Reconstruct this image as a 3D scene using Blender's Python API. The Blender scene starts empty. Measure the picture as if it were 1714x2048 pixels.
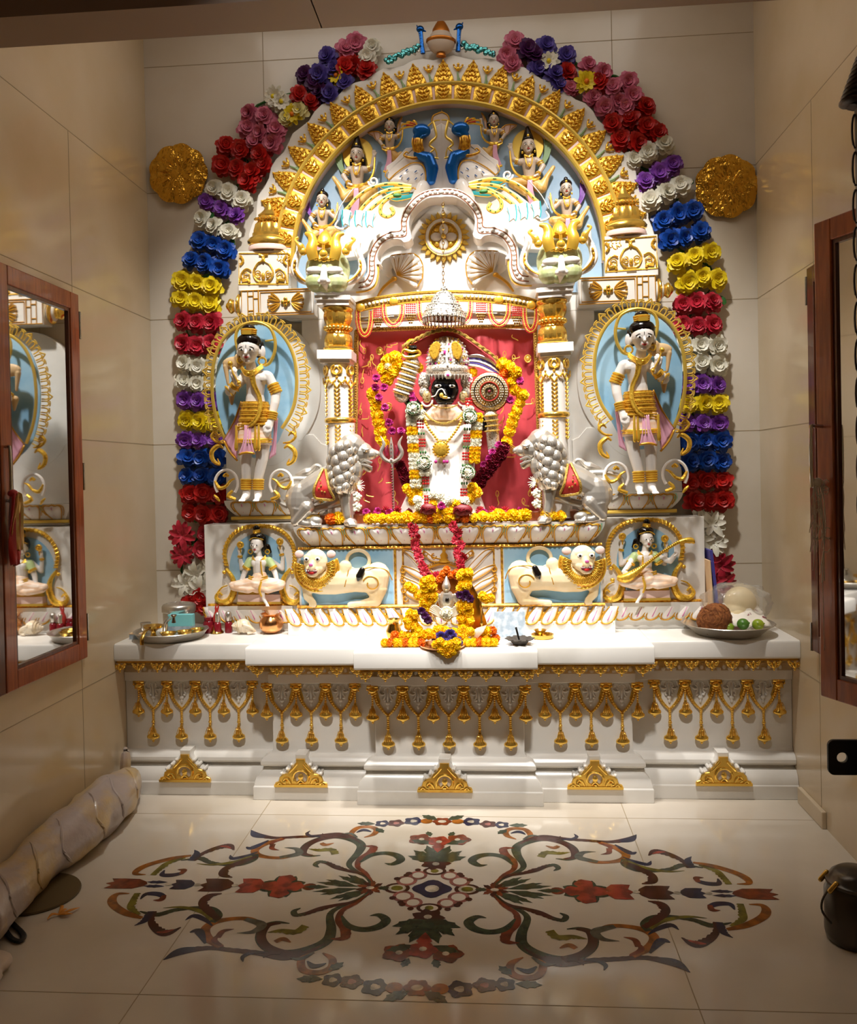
import bpy, bmesh, math, random
from mathutils import Vector, Matrix, noise
from mathutils.geometry import tessellate_polygon
random.seed(7)
PI = math.pi
sc = bpy.context.scene
col = sc.collection
# ---------------------------------------------------------------- camera
YAW, PITCH, ROLL = 0.07737, 0.0127, -0.020945
CAM = Vector((0.18064, -3.39424, 1.14898)); FP = 1717.0; CX = 857.0; CY = 967.0
fwd = Vector((-math.sin(YAW)*math.cos(PITCH), math.cos(YAW)*math.cos(PITCH), -math.sin(PITCH)))
rt = Vector((math.cos(YAW), math.sin(YAW), 0)); up0 = rt.cross(fwd)
rgt = math.cos(ROLL)*rt + math.sin(ROLL)*up0; upv = -math.sin(ROLL)*rt + math.cos(ROLL)*up0
cam = bpy.data.cameras.new('camera'); camo = bpy.data.objects.new('camera', cam); col.objects.link(camo)
m3 = Matrix((rgt, upv, -fwd)).transposed()
camo.matrix_world = Matrix.Translation(CAM) @ m3.to_4x4()
cam.sensor_fit = 'VERTICAL'; cam.sensor_height = 36.0; cam.lens = FP*36.0/2048.0
cam.shift_y = -(1024.0-CY)/2048.0; cam.clip_start = 0.05; cam.clip_end = 60
sc.camera = camo
# ---------------------------------------------------------------- look
sc.view_settings.view_transform = 'Standard'; sc.view_settings.look = 'None'
sc.view_settings.exposure = 0.0; sc.view_settings.gamma = 1.0
sc.view_settings.use_curve_mapping = False
w = bpy.data.worlds.new('World'); sc.world = w; w.use_nodes = True
w.node_tree.nodes['Background'].inputs[0].default_value = (1.0, 0.80, 0.62, 1)
w.node_tree.nodes['Background'].inputs[1].default_value = 0.055
def spot(name, loc, tgt, power, size, blend, color=(1, .93, .82), rad=.05):
    l = bpy.data.lights.new(name, 'SPOT'); l.energy = power; l.spot_size = math.radians(size); l.spot_blend = blend
    l.color = color; l.shadow_soft_size = rad
    o = bpy.data.objects.new(name, l); col.objects.link(o); o.location = loc
    o.rotation_euler = (Vector(tgt)-Vector(loc)).to_track_quat('-Z', 'Y').to_euler(); return o
def area(name, loc, tgt, power, sx, sy, color=(1, .93, .82)):
    l = bpy.data.lights.new(name, 'AREA'); l.energy = power; l.shape = 'RECTANGLE'; l.size = sx; l.size_y = sy; l.color = color
    o = bpy.data.objects.new(name, l); col.objects.link(o); o.location = loc
    o.rotation_euler = (Vector(tgt)-Vector(loc)).to_track_quat('-Z', 'Y').to_euler(); return o
# downlights recessed in the niche ceiling behind the beam, then the added fill lights
spot('downlight_middle', (0.0, -0.93, 2.93), (0.0, -0.15, 1.15), 260, 50, 1, (1, .97, .92))
spot('downlight_left', (-0.55, -0.93, 2.93), (-0.46, 0.0, 1.05), 140, 72, 1, (1, .955, .89))
spot('downlight_right', (0.55, -0.93, 2.93), (0.46, 0.0, 1.05), 140, 72, 1, (1, .955, .89))
for x_ in (-.45, .45): spot('plinth_fill_spot', (x_, -1.95, 2.95), (x_*.9, -.33, .55), 200, 31, 1, (1, .955, .89), .06)  # added pair of narrow spots, brightens the plinth front from the room side
area('niche_fill', (0.0, -.62, 3.07), (0, -.35, 1.0), 5, 1.7, .5, (1, .93, .84))  # added fill standing in for bounce inside the niche, not a fixture
area('room_fill', (0.0, -3.6, 2.95), (0, -1.2, .6), 2, 1.2, .8, (1, .90, .78))  # added dim warm fill from behind the camera, no lamp known there

# ---------------------------------------------------------------- helpers
XC = 0.003
def at(px, py, Y=None, Z=None, X=None):
    d = fwd + rgt*((px-CX)/FP) - upv*((py-CY)/FP)
    if Z is not None: t = (Z-CAM.z)/d.z
    elif X is not None: t = (X-CAM.x)/d.x
    else: t = (Y-CAM.y)/d.y
    return CAM + d*t
def catm(p, k, closed=False):
    if k <= 1: return [tuple(q) for q in p]
    n = len(p); out = []; dim = len(p[0])
    rng = range(n) if closed else range(n-1)
    for i in rng:
        if closed: a, b, c, d = p[(i-1) % n], p[i], p[(i+1) % n], p[(i+2) % n]
        else: a, b, c, d = p[max(i-1, 0)], p[i], p[i+1], p[min(i+2, n-1)]
        for j in range(k):
            t = j/k
            out.append(tuple(.5*((2*b[m]) + (c[m]-a[m])*t + (2*a[m]-5*b[m]+4*c[m]-d[m])*t*t + (3*b[m]-a[m]-3*c[m]+d[m])*t**3) for m in range(dim)))
    if not closed: out.append(tuple(p[-1]))
    return out
class G:
    """collects shapes; raw = metres, else photo-scale carving space (u right, v down, w towards the viewer) on the plane Y0"""
    def __init__(s, Y0=None, mir=False, o=(0, 0), k=1.0, d=0, kd=1.0, clamp=False):
        s.kd = kd; s.clamp = clamp
        s.raw = Y0 is None; s.Y0 = Y0 or 0; s.mir = mir; s.v = []; s.f = []; s.sl = 0; s.fm = []; s.o = o; s.k = k; s.d = d
        s.s = (3.39424+s.Y0)/1717.0
    def P(s, p):
        if s.raw: return Vector(p)
        u = s.o[0]+p[0]*s.k; v = s.o[1]+p[1]*s.k; w = (p[2] if len(p) > 2 else 0)*s.k + s.d
        b = at(u, v, s.Y0); x = b.x
        if s.clamp: x = min(x, XC+.0003)
        w *= s.kd
        if s.mir: x = 2*XC-x
        return Vector((x, s.Y0-w*s.s, b.z))
    def add(s, vs, fs):
        n = len(s.v); s.v += [s.P(p) for p in vs]; s.f += [tuple(i+n for i in f) for f in fs]; s.fm += [s.sl]*len(fs)
    def ball(s, c, r, n=14, m=9):
        if not hasattr(r, '__len__'): r = (r, r, r)
        c = tuple(c) if len(c) > 2 else (c[0], c[1], 0)
        vs = [(c[0], c[1]-r[1], c[2])]
        for i in range(1, m):
            a = PI*i/m
            for j in range(n):
                b = 2*PI*j/n; vs.append((c[0]+r[0]*math.sin(a)*math.cos(b), c[1]-r[1]*math.cos(a), c[2]+r[2]*math.sin(a)*math.sin(b)))
        vs.append((c[0], c[1]+r[1], c[2])); fs = []
        for j in range(n): fs.append((0, 1+j, 1+(j+1) % n))
        for i in range(m-2):
            for j in range(n): a = 1+i*n; fs.append((a+j, a+n+j, a+n+(j+1) % n, a+(j+1) % n))
        a = 1+(m-2)*n
        for j in range(n): fs.append((a+j, len(vs)-1, a+(j+1) % n))
        s.add(vs, fs)
    def tube(s, p, r, n=6, k=1, closed=False, flat=1.0, w=0, taper=None):
        """flat squashes the section along w"""
        p = [tuple(q) if len(q) > 2 else (q[0], q[1], w) for q in p]
        if hasattr(r, '__len__'):
            q = catm([a+(b,) for a, b in zip(p, r)], k, closed); p = [a[:3] for a in q]; r = [max(a[3], 1e-5) for a in q]
        else:
            p = catm(p, k, closed); r = [r]*len(p)
        N = len(p); vs = []; fs = []
        nz = Vector((0, 0, 1)) if not s.raw or True else None
        prev = None
        for i in range(N):
            a = Vector(p[i-1] if (i > 0 or closed) else p[i]); b = Vector(p[(i+1) % N] if (i < N-1 or closed) else p[i])
            t = (b-a);
            if t.length < 1e-9: t = Vector((1, 0, 0))
            t.normalize()
            ref = Vector((0, 0, 1))
            if abs(t.z) > .93: ref = prev if prev is not None else Vector((0, 1, 0))
            x = t.cross(ref); x.normalize(); y = x.cross(t); y.normalize(); prev = y
            for j in range(n):
                g = 2*PI*j/n; q = Vector(p[i]) + x*(r[i]*math.cos(g)) + y*(r[i]*flat*math.sin(g)); vs.append(tuple(q))
        for i in range(N if closed else N-1):
            for j in range(n):
                a = i*n; b = ((i+1) % N)*n; fs.append((a+j, a+(j+1) % n, b+(j+1) % n, b+j))
        if not closed: fs.append(tuple(range(n))); fs.append(tuple((N-1)*n+j for j in range(n)))
        s.add(vs, fs)
    def cap(s, p, q, r1, r2=None, n=14):
        r2 = r1 if r2 is None else r2
        p = Vector(tuple(p)+(0,)*(3-len(p))); q = Vector(tuple(q)+(0,)*(3-len(q)))
        d = q-p; L = d.length
        if L < 1e-6: return s.ball(p, r1)
        d /= L; P_ = []; R_ = []
        for a in (-80, -55, -25): P_.append(p+d*(r1*math.sin(math.radians(a)))); R_.append(r1*math.cos(math.radians(a)))
        P_.append(p); R_.append(r1); P_.append(q); R_.append(r2)
        for a in (25, 55, 80): P_.append(q+d*(r2*math.sin(math.radians(a)))); R_.append(r2*math.cos(math.radians(a)))
        s.tube([tuple(a) for a in P_], R_, n=n)
    def chain(s, pts, rs, n=14):
        for i in range(len(pts)-1): s.cap(pts[i], pts[i+1], rs[i], rs[i+1], n)
    def plate(s, out, w0, w1, b=0, holes=(), k=1, kh=None, plane=None):
        """extruded outline with a bevelled front edge; plane(u,v,w) may remap the axes"""
        out = catm(out, k, True) if k > 1 else [tuple(q) for q in out]
        hs = [catm(h, kh or k, True) if (kh or k) > 1 else [tuple(q) for q in h] for h in holes]
        loops = [out]+hs; pl = plane or (lambda u, v, w: (u, v, w))
        def area_(L): return sum(L[i][0]*L[(i+1) % len(L)][1]-L[(i+1) % len(L)][0]*L[i][1] for i in range(len(L)))
        lo = []
        for i, L in enumerate(loops):
            A = area_(L)
            if (i == 0 and A < 0) or (i > 0 and A > 0): L = L[::-1]
            lo.append(L)
        vs = []; fs = []; front = []; back = []
        def inset(L, d):
            n = len(L); o = []
            for i in range(n):
                a = Vector(L[i-1][:2]); c = Vector(L[i][:2]); e = Vector(L[(i+1) % n][:2])
                t = (c-a); t2 = (e-c)
                if t.length < 1e-9: t = t2
                if t2.length < 1e-9: t2 = t
                if t.length < 1e-9: o.append(tuple(c)); continue
                t = t.normalized(); t2 = t2.normalized()
                nn = Vector((-t.y, t.x))+Vector((-t2.y, t2.x))
                if nn.length < 1e-3: nn = Vector((-t.y, t.x))
                nn.normalize(); c = c+nn*d; o.append((c.x, c.y))
            return o
        for L in lo:
            n = len(L); a0 = len(vs)
            vs += [pl(q[0], q[1], w0) for q in L]
            if b > 0:
                vs += [pl(q[0], q[1], w1-b) for q in L]; I = inset(L, b); vs += [pl(q[0], q[1], w1) for q in I]; lv = 3
            else:
                I = L; vs += [pl(q[0], q[1], w1) for q in L]; lv = 2
            for l in range(lv-1):
                for i in range(n): fs.append((a0+l*n+i, a0+l*n+(i+1) % n, a0+(l+1)*n+(i+1) % n, a0+(l+1)*n+i))
            front.append(([Vector((q[0], q[1], 0)) for q in I], a0+(lv-1)*n)); back.append(([Vector((q[0], q[1], 0)) for q in L], a0))
        for grp in (front, back):
            idx = []
            for pts, a0 in grp: idx += list(range(a0, a0+len(pts)))
            for t in tessellate_polygon([g[0] for g in grp]): fs.append(tuple(idx[i] for i in t))
        s.add(vs, fs)
    def box(s, a, b, c=0):
        (x0, y0, z0), (x1, y1, z1) = a, b
        vs = [(x0, y0, z0), (x1, y0, z0), (x1, y1, z0), (x0, y1, z0), (x0, y0, z1), (x1, y0, z1), (x1, y1, z1), (x0, y1, z1)]
        s.add(vs, [(0, 1, 2, 3), (4, 5, 6, 7), (0, 1, 5, 4), (1, 2, 6, 5), (2, 3, 7, 6), (3, 0, 4, 7)])
    def lathe(s, c, prof, n=24, rib=0, amp=0, ribs=None, sq=1.0):
        """profile (radius, height): raw = about world z at (x,y); carving space = about v at (u,w)"""
        vs = []; fs = []; m = len(prof)
        for i, (r, h) in enumerate(prof):
            rr = rib if (ribs is None or i in ribs) else 0
            for j in range(n):
                a = 2*PI*j/n; q = r*(1+amp*abs(math.cos(rr*a/2))-amp) if rr else r
                if s.raw: vs.append((c[0]+q*math.cos(a), c[1]+q*math.sin(a)*sq, (c[2] if len(c) > 2 else 0)+h))
                else: vs.append((c[0]+q*math.cos(a), h, c[1]+q*math.sin(a)*sq))
        for i in range(m-1):
            for j in range(n): fs.append((i*n+j, i*n+(j+1) % n, (i+1)*n+(j+1) % n, (i+1)*n+j))
        fs.append(tuple(range(n))); fs.append(tuple((m-1)*n+j for j in range(n)))
        s.add(vs, fs)
    def beads(s, path, r, step=None, k=4, closed=False, w=0, n=6, m=4, sq=1):
        p = [tuple(q) if len(q) > 2 else (q[0], q[1], w) for q in path]; p = catm(p, k, closed)
        if closed: p.append(p[0])
        step = step or 2*r; acc = 0; s.ball(p[0], (r, r, r*sq), n, m)
        for i in range(len(p)-1):
            a = Vector(p[i]); b = Vector(p[i+1]); L = (b-a).length
            while acc+step <= L+1e-9 and L > 0:
                acc += step; q = a+(b-a)*(acc/L); s.ball(tuple(q), (r, r, r*sq), n, m)
            acc -= L
def mk(g, mats, smooth=True, loc=(0, 0, 0), auto=None, recalc=True):
    me = bpy.data.meshes.new('m'); L = Vector(loc)
    me.from_pydata([tuple(v-L) for v in g.v], [], g.f)
    if not isinstance(mats, (list, tuple)): mats = [mats]
    for m in mats: me.materials.append(M(m))
    me.polygons.foreach_set('material_index', g.fm)
    if recalc:
        bm = bmesh.new(); bm.from_mesh(me); bmesh.ops.recalc_face_normals(bm, faces=bm.faces); bm.to_mesh(me); bm.free()
    if smooth:
        me.polygons.foreach_set('use_smooth', [True]*len(me.polygons))
        if auto:
            try: me.set_sharp_from_angle(angle=math.radians(auto))
            except Exception: pass
    me.update(); return me
WL = {}
def wl(p):
    return WL.get(p.name, Vector((0, 0, 0))) if p else Vector((0, 0, 0))
def tag(o, label=None, cat=None, group=None, kind=None):
    if label: o['label'] = label
    if cat: o['category'] = cat
    if group: o['group'] = group
    if kind: o['kind'] = kind
    return o
def thing(name, label, cat, loc=(0, 0, 0), group=None):
    o = bpy.data.objects.new(name, None); col.objects.link(o); o.location = loc; o.empty_display_size = .02
    WL[o.name] = Vector(loc); return tag(o, label, cat, group)
def obj(name, g, mats, par=None, smooth=True, auto=40, loc=None, label=None, bevel=0):
    """one mesh object; shapes are given in world metres and stored relative to the parent's origin"""
    L = wl(par) if par else Vector(loc or (0, 0, 0))
    me = mk(g, mats, smooth, L, auto); me.name = name
    o = bpy.data.objects.new(name, me); col.objects.link(o)
    if par: o.parent = par
    else: o.location = L
    WL[o.name] = L
    if label: o['label'] = label
    if bevel:
        b = o.modifiers.new('b', 'BEVEL'); b.width = bevel; b.segments = 2; b.limit_method = 'ANGLE'; b.angle_limit = math.radians(35)
    return o
def inst(name, me, par, loc, rot=(0, 0, 0), scl=1.0):
    """a part sharing mesh data, placed at a world point"""
    o = bpy.data.objects.new(name, me); col.objects.link(o)
    if par: o.parent = par
    o.location = Vector(loc)-wl(par); o.rotation_euler = rot
    o.scale = (scl,)*3 if not hasattr(scl, '__len__') else scl
    WL[o.name] = Vector(loc); return o
def blob(name, g, vox, mats, par=None, it=4, paint=None, loc=None, dec=None):
    """closed shapes melted into one continuous skin"""
    L = wl(par) if par else Vector(loc or (0, 0, 0))
    me0 = mk(g, mats if isinstance(mats, (list, tuple)) else [mats], False, L)
    o0 = bpy.data.objects.new('tmp', me0); col.objects.link(o0)
    r = o0.modifiers.new('r', 'REMESH'); r.mode = 'VOXEL'; r.voxel_size = vox; r.use_smooth_shade = True
    sm = o0.modifiers.new('s', 'SMOOTH'); sm.factor = .5; sm.iterations = it
    if dec: dm = o0.modifiers.new('d', 'DECIMATE'); dm.ratio = dec
    dg = bpy.context.evaluated_depsgraph_get(); dg.update()
    me = bpy.data.meshes.new_from_object(o0.evaluated_get(dg)); bpy.data.objects.remove(o0); bpy.data.meshes.remove(me0)
    me.name = name; me.polygons.foreach_set('use_smooth', [True]*len(me.polygons))
    if paint:
        me.polygons.foreach_set('material_index', [paint(p.center+L) for p in me.polygons])
    o = bpy.data.objects.new(name, me); col.objects.link(o)
    if par: o.parent = par
    else: o.location = L
    WL[o.name] = L
    return o
# ---------------------------------------------------------------- materials
def lin(h):
    h = h.lstrip('#'); c = [int(h[i:i+2], 16)/255 for i in (0, 2, 4)]
    return tuple(x/12.92 if x <= .04045 else ((x+.055)/1.055)**2.4 for x in c)+(1,)
DEF = {}
def D(name, c, rough=.5, metal=0, c2=None, nscale=8, bump=0, bscale=60, spec=.5, emit=0, alpha=1, trans=0, vor=False, coat=0, lo=.4, hi=.6, sheen=0, stretch=None, sss=0):
    DEF[name] = dict(locals())
MC = {}
def M(name):
    if name in MC: return MC[name]
    d = DEF[name]; m = bpy.data.materials.new(name); m.use_nodes = True; nt = m.node_tree; N = nt.nodes; K = nt.links
    b = N['Principled BSDF']; I = b.inputs
    I['Base Color'].default_value = lin(d['c']); I['Roughness'].default_value = d['rough']; I['Metallic'].default_value = d['metal']
    I['Specular IOR Level'].default_value = d['spec']
    if d['coat']: I['Coat Weight'].default_value = d['coat']; I['Coat Roughness'].default_value = .06
    if d['emit']: I['Emission Color'].default_value = lin(d['c']); I['Emission Strength'].default_value = d['emit']
    if d['alpha'] < 1: I['Alpha'].default_value = d['alpha']
    if d['trans']: I['Transmission Weight'].default_value = d['trans']
    if d['sheen']: I['Sheen Weight'].default_value = d['sheen']
    if d['sss']: I['Subsurface Weight'].default_value = d['sss']; I['Subsurface Radius'].default_value = (.01, .008, .006); I['Subsurface Scale'].default_value = 1
    tc = N.new('ShaderNodeNewGeometry')
    vec = tc.outputs['Position']
    if d['stretch']:
        mp = N.new('ShaderNodeMapping'); mp.inputs['Scale'].default_value = d['stretch']; K.new(vec, mp.inputs[0]); vec = mp.outputs[0]
    if d['c2']:
        n = N.new('ShaderNodeTexNoise'); n.inputs['Scale'].default_value = d['nscale']; n.inputs['Detail'].default_value = 5; K.new(vec, n.inputs['Vector'])
        r = N.new('ShaderNodeValToRGB'); r.color_ramp.elements[0].position = d['lo']; r.color_ramp.elements[1].position = d['hi']
        r.color_ramp.elements[0].color = lin(d['c2']); r.color_ramp.elements[1].color = lin(d['c'])
        K.new(n.outputs[0], r.inputs[0]); K.new(r.outputs[0], I['Base Color'])
    if d['bump']:
        if d['vor']:
            t = N.new('ShaderNodeTexVoronoi'); t.feature = 'SMOOTH_F1'; t.inputs['Scale'].default_value = d['bscale']; o = t.outputs['Distance']
            nn = N.new('ShaderNodeTexNoise'); nn.inputs['Scale'].default_value = d['bscale']*.35; K.new(vec, nn.inputs['Vector'])
            mx = N.new('ShaderNodeVectorMath'); mx.operation = 'MULTIPLY_ADD'; mx.inputs[1].default_value = (.03, .03, .03)
            K.new(nn.outputs['Color'], mx.inputs[0]); K.new(vec, mx.inputs[2]); K.new(mx.outputs[0], t.inputs['Vector'])
        else:
            t = N.new('ShaderNodeTexNoise'); t.inputs['Scale'].default_value = d['bscale']; t.inputs['Detail'].default_value = 3; o = t.outputs[0]; K.new(vec, t.inputs['Vector'])
        bp = N.new('ShaderNodeBump'); bp.inputs['Strength'].default_value = min(1, abs(d['bump'])*20); bp.inputs['Distance'].default_value = abs(d['bump']); bp.invert = d['vor']
        K.new(o, bp.inputs['Height']); K.new(bp.outputs[0], I['Normal'])
        if d['coat']: K.new(bp.outputs[0], I['Coat Normal'])
    MC[name] = m; return m
D('marble', '#efece6', .22, c2='#dad6ce', nscale=3.2, lo=.30, hi=.52, spec=.5)
D('marble_wall', '#e2dacd', .16, c2='#cfc3ae', nscale=1.6, lo=.30, hi=.62, spec=.5)
D('marble_side', '#dccbb0', .13, c2='#ceb995', nscale=2.2, lo=.30, hi=.66, spec=.5)
D('marble_floor', '#dcd2c4', .10, c2='#c9bda9', nscale=1.8, lo=.30, hi=.62, spec=.5)
D('grout', '#a8977a', .7)
D('white', '#f4f0ea', .25)
D('body_white', '#f2ece6', .22)
D('body_grey', '#cbb9a8', .35)
D('gold', '#fbcb4c', .26, .55)
D('gold_pale', '#f3cd5c', .30, .5)
D('gold_paint', '#ecb93c', .32, .45, c2='#b97718', nscale=90, lo=.40, hi=.6)
D('gold_relief', '#fbcb4a', .28, .62, c2='#c98a20', nscale=120, lo=.32, hi=.46, bump=.006, bscale=110, vor=True)
D('gold_line', '#d29a2c', .35, .4)
D('gold_shine', '#ffd263', .17, .85)
D('gold_foil', '#e0ab3c', .24, .9, bump=.03, bscale=30)
D('brown_line', '#8a4a14', .5)
D('copper', '#e3a56a', .22, 1.0)
D('copper_paint', '#c67a2e', .3, .7)
D('brass', '#d9b35a', .2, 1.0)
D('steel', '#d8d4cc', .28, .9)
D('steel_dark', '#8f8a83', .25, 1.0)
D('pail', '#55504a', .28, .9)
D('silver', '#d9d3c9', .30, .72)
D('silver_carved', '#e0dbd0', .28, .6, bump=.004, bscale=190, vor=True, c2='#4a4038', nscale=190, lo=.44, hi=.52)
D('sky_paint', '#a9d3ee', .4, c2='#8fc0e2', nscale=10)
D('arch_blue', '#a3bed6', .35, c2='#8fb0cd', nscale=9)
D('black', '#15100e', .18)
D('black_matt', '#080808', .5)
D('idol_black', '#0d0d12', .12)
D('hair', '#120b0a', .15)
D('red_lip', '#c42a2a', .4)
D('eye_white', '#f2eee8', .3)
D('pink', '#f0b4cc', .4)
D('pink_deep', '#d765a8', .4)
D('pink_stone', '#efd0c6', .35)
D('green_pale', '#b9dcb8', .4)
D('green_face', '#cfd5a6', .25, c2='#b9c48a', nscale=40)
D('green_leaf', '#2f6a2c', .5)
D('green_stem', '#8fae7a', .5)
D('mint', '#9fd6bb', .4)
D('teal', '#3fb7bd', .3)
D('teal_foil', '#5aa6a8', .15, .9, bump=.01, bscale=120)
D('blue_foil', '#1f5fae', .15, .8, bump=.006, bscale=160)
D('peacock', '#1565b8', .16, .45, bump=.004, bscale=130, vor=True)
D('peacock_smooth', '#1467bd', .12, .4)
D('cream', '#f6e3bd', .32, c2='#eccf99', nscale=12, lo=.36, hi=.56)
D('yellow_cloth', '#e6c178', .4, c2='#d3a04c', nscale=60, stretch=(1, 1, .3))
D('peach', '#f3c9a4', .4, c2='#f6e2d0', nscale=55, stretch=(.4, .4, 2))
D('green_blouse', '#c5da9a', .4)
D('tan_cloth', '#d9b888', .5)
D('red_cloth', '#c9404a', .6, c2='#b93640', nscale=7, sheen=.3)
D('red_velvet', '#c2201c', .5, sheen=.4)
D('red_dark', '#7a0f1c', .5)
D('red_thread', '#b3271d', .8)
D('thread', '#d8cab4', .8)
D('gold_lace', '#d8b45a', .4, .5, bump=.004, bscale=300, c2='#8a6a24', nscale=260, lo=.42, hi=.5)
D('pearl', '#f7f2e8', .2)
D('jewel', '#efe8dc', .25, .4, bump=.004, bscale=170, vor=True, c2='#8a6a4a', nscale=230, lo=.40, hi=.46)
D('jewel_gold', '#e6cf9a', .25, .5, bump=.005, bscale=260, vor=True, c2='#9a6a2a', nscale=240, lo=.42, hi=.48)
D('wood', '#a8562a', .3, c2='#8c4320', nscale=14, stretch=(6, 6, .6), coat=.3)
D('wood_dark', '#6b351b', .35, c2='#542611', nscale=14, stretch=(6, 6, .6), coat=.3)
D('carved_dark', '#2a1712', .4, bump=.006, bscale=60)
D('beam', '#7a6250', .5)
D('ceiling', '#b8a890', .6)
D('cabinet_inside', '#2f2b28', .7)
D('chrome', '#cfcfcf', .12, 1)
D('marigold', '#ffdc0c', .6, c2='#fbc80a', nscale=60)
D('marigold_orange', '#f08a12', .6, c2='#e2700a', nscale=60)
D('marigold_white', '#f7f3e2', .6)
D('petal_red', '#c9201a', .45, c2='#a81410', nscale=40)
D('petal_crimson', '#c72b40', .45, c2='#a81c30', nscale=40)
D('petal_pink', '#d87a94', .5, c2='#c25a78', nscale=40)
D('petal_white', '#ece9dc', .5, c2='#dcd8c4', nscale=40)
D('petal_yellow', '#f2da1e', .5, c2='#dcc010', nscale=40)
D('petal_cream', '#eee5a6', .5)
D('petal_purple', '#8f4fb8', .45, c2='#6f3398', nscale=40)
D('petal_violet', '#5a4aa0', .5, c2='#46388a', nscale=40)
D('petal_plum', '#4a1650', .5)
D('petal_magenta', '#b8287e', .5)
D('petal_blue', '#1a52b4', .4, c2='#123c92', nscale=40)
D('petal_maroon', '#8a1230', .5, c2='#6e0c24', nscale=60)
D('coconut', '#8f5527', .9, c2='#6e3c18', nscale=90, bump=.004, bscale=160)
D('lime', '#a9b32c', .35, c2='#7d9a22', nscale=20)
D('lime_dark', '#4c7a2a', .35)
D('plastic_film', '#f2f0ea', .15, trans=.75, alpha=.45, bump=.01, bscale=45)
D('bun', '#f0dcb0', .5)
D('cloth_print', '#efe8dc', .7, c2='#8a3a4a', nscale=30, lo=.36, hi=.40)
D('conch', '#efe2cc', .4, c2='#dcc6a2', nscale=30)
D('turquoise', '#7fd0d8', .5)
D('paper_blue', '#b5c1cb', .6, c2='#93a3b2', nscale=50)
D('book_purple', '#4a48a0', .5, c2='#8a86c8', nscale=60, lo=.3, hi=.36)
D('book_tan', '#ecc79a', .6)
D('bottle_red', '#7a1420', .2)
D('sack', '#cdb07c', .35, c2='#b9aaa4', nscale=7, lo=.42, hi=.58, bump=.015, bscale=22, coat=.3)
D('sack_yellow', '#c9a45c', .5, c2='#b8a285', nscale=6)
D('disc_brown', '#5f4d2a', .6)
D('orange_petal', '#d58a2a', .6)
D('flame', '#ffd27a', .5, emit=18)
D('ash', '#4a443e', .8)
D('rope_gold', '#b8964a', .45, .4)
D('inlay_node', '#5f1f16', .3)
for nm, cc in dict(i_red='#a8402f', i_maroon='#4f1f1a', i_orange='#a8621f', i_olive='#7d7426', i_green='#3f4a36', i_navy='#26294a', i_grey='#5f6156', i_white='#dccfb8', i_rust='#863c22', i_pink='#a5645c').items():
    D(nm, cc, .14, c2='#'+''.join('%02x' % int(int(cc[i:i+2], 16)*.72) for i in (1, 3, 5)), nscale=30)
# clear pane: what lies behind shows through, the altar mirrors in it
def pane_mat():
    m = bpy.data.materials.new('pane_glass'); m.use_nodes = True; nt = m.node_tree; N = nt.nodes; N.remove(N['Principled BSDF'])
    tr = N.new('ShaderNodeBsdfTransparent'); tr.inputs[0].default_value = (.75, .75, .75, 1); gl = N.new('ShaderNodeBsdfGlossy'); gl.inputs['Roughness'].default_value = .03
    fr = N.new('ShaderNodeFresnel'); fr.inputs[0].default_value = 1.65; mx = N.new('ShaderNodeMixShader')
    nt.links.new(fr.outputs[0], mx.inputs[0]); nt.links.new(tr.outputs[0], mx.inputs[1]); nt.links.new(gl.outputs[0], mx.inputs[2])
    nt.links.new(mx.outputs[0], N['Material Output'].inputs[0]); return m
MC['glass'] = pane_mat()
# ================================================================ the room
def struct(name, g, mats, par=None, **k):
    o = obj(name, g, mats, par, **k)
    if not par: o['kind'] = 'structure'
    return o
TOPZ = 3.1
g = G(); g.box((-1.35, 0, -.1), (1.35, .12, TOPZ))
g.sl = 1
for z in (2.808, 2.302, 1.791, 1.285, .774): g.box((-1.2, -.0006, z-.0014), (1.2, .001, z+.0014))
for x in (-.71, .665): g.box((x-.0014, -.0006, .5), (x+.0014, .001, TOPZ))
struct('wall_back', g, ['marble_wall', 'grout'], smooth=False)
# side walls: the left one holds a shut glazed door, the right one an open one
DL = (-.645, -1.60, .557, 1.762)      # far jamb, near jamb, bottom, top
DR = (-.575, -1.62, .55, 1.775)
for side, X, Dd in (('left', -1.2, DL), ('right', 1.2, DR)):
    g = G(); sx = 1 if X > 0 else -1; o = X+sx*.15
    xa, xb = min(X, o), max(X, o)
    g.box((xa, Dd[0], -.1), (xb, .1, TOPZ)); g.box((xa, -4.3, -.1), (xb, Dd[1], TOPZ))
    g.box((xa, Dd[1], -.1), (xb, Dd[0], Dd[2])); g.box((xa, Dd[1], Dd[3]), (xb, Dd[0], TOPZ))
    g.sl = 1; e = X-sx*.0006; f = X+sx*.001; ea, eb = min(e, f), max(e, f)
    for z in (2.302,): g.box((ea, -4.2, z-.0014), (eb, -.0001, z+.0014))
    zt = (1.791, 1.285, .454)
    for z in zt:
        far = -.0001; near = Dd[0] if Dd[2] < z < Dd[3] else -4.2
        g.box((ea, near, z-.0014), (eb, far, z+.0014))
    g.box((ea, Dd[0]-.004, Dd[3]), (eb, Dd[0]-.0012, 2.302)); g.box((ea, Dd[0]-.004, 0), (eb, Dd[0]-.0012, Dd[2]))
    g.box((ea, -1.9, 0), (eb, -1.8972, 2.9))
    struct('wall_'+side, g, ['marble_side', 'grout'], smooth=False)
    # shallow cupboard behind the panes
    g = G(); o2 = o+sx*.02
    g.box((min(o-sx*.02, o2), Dd[1]-.02, Dd[2]-.05), (max(o-sx*.02, o2), Dd[0]+.02, Dd[3]+.05))
    struct('trim_1' if side == 'left' else 'trim_2', g, 'cabinet_inside', smooth=False)
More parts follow.
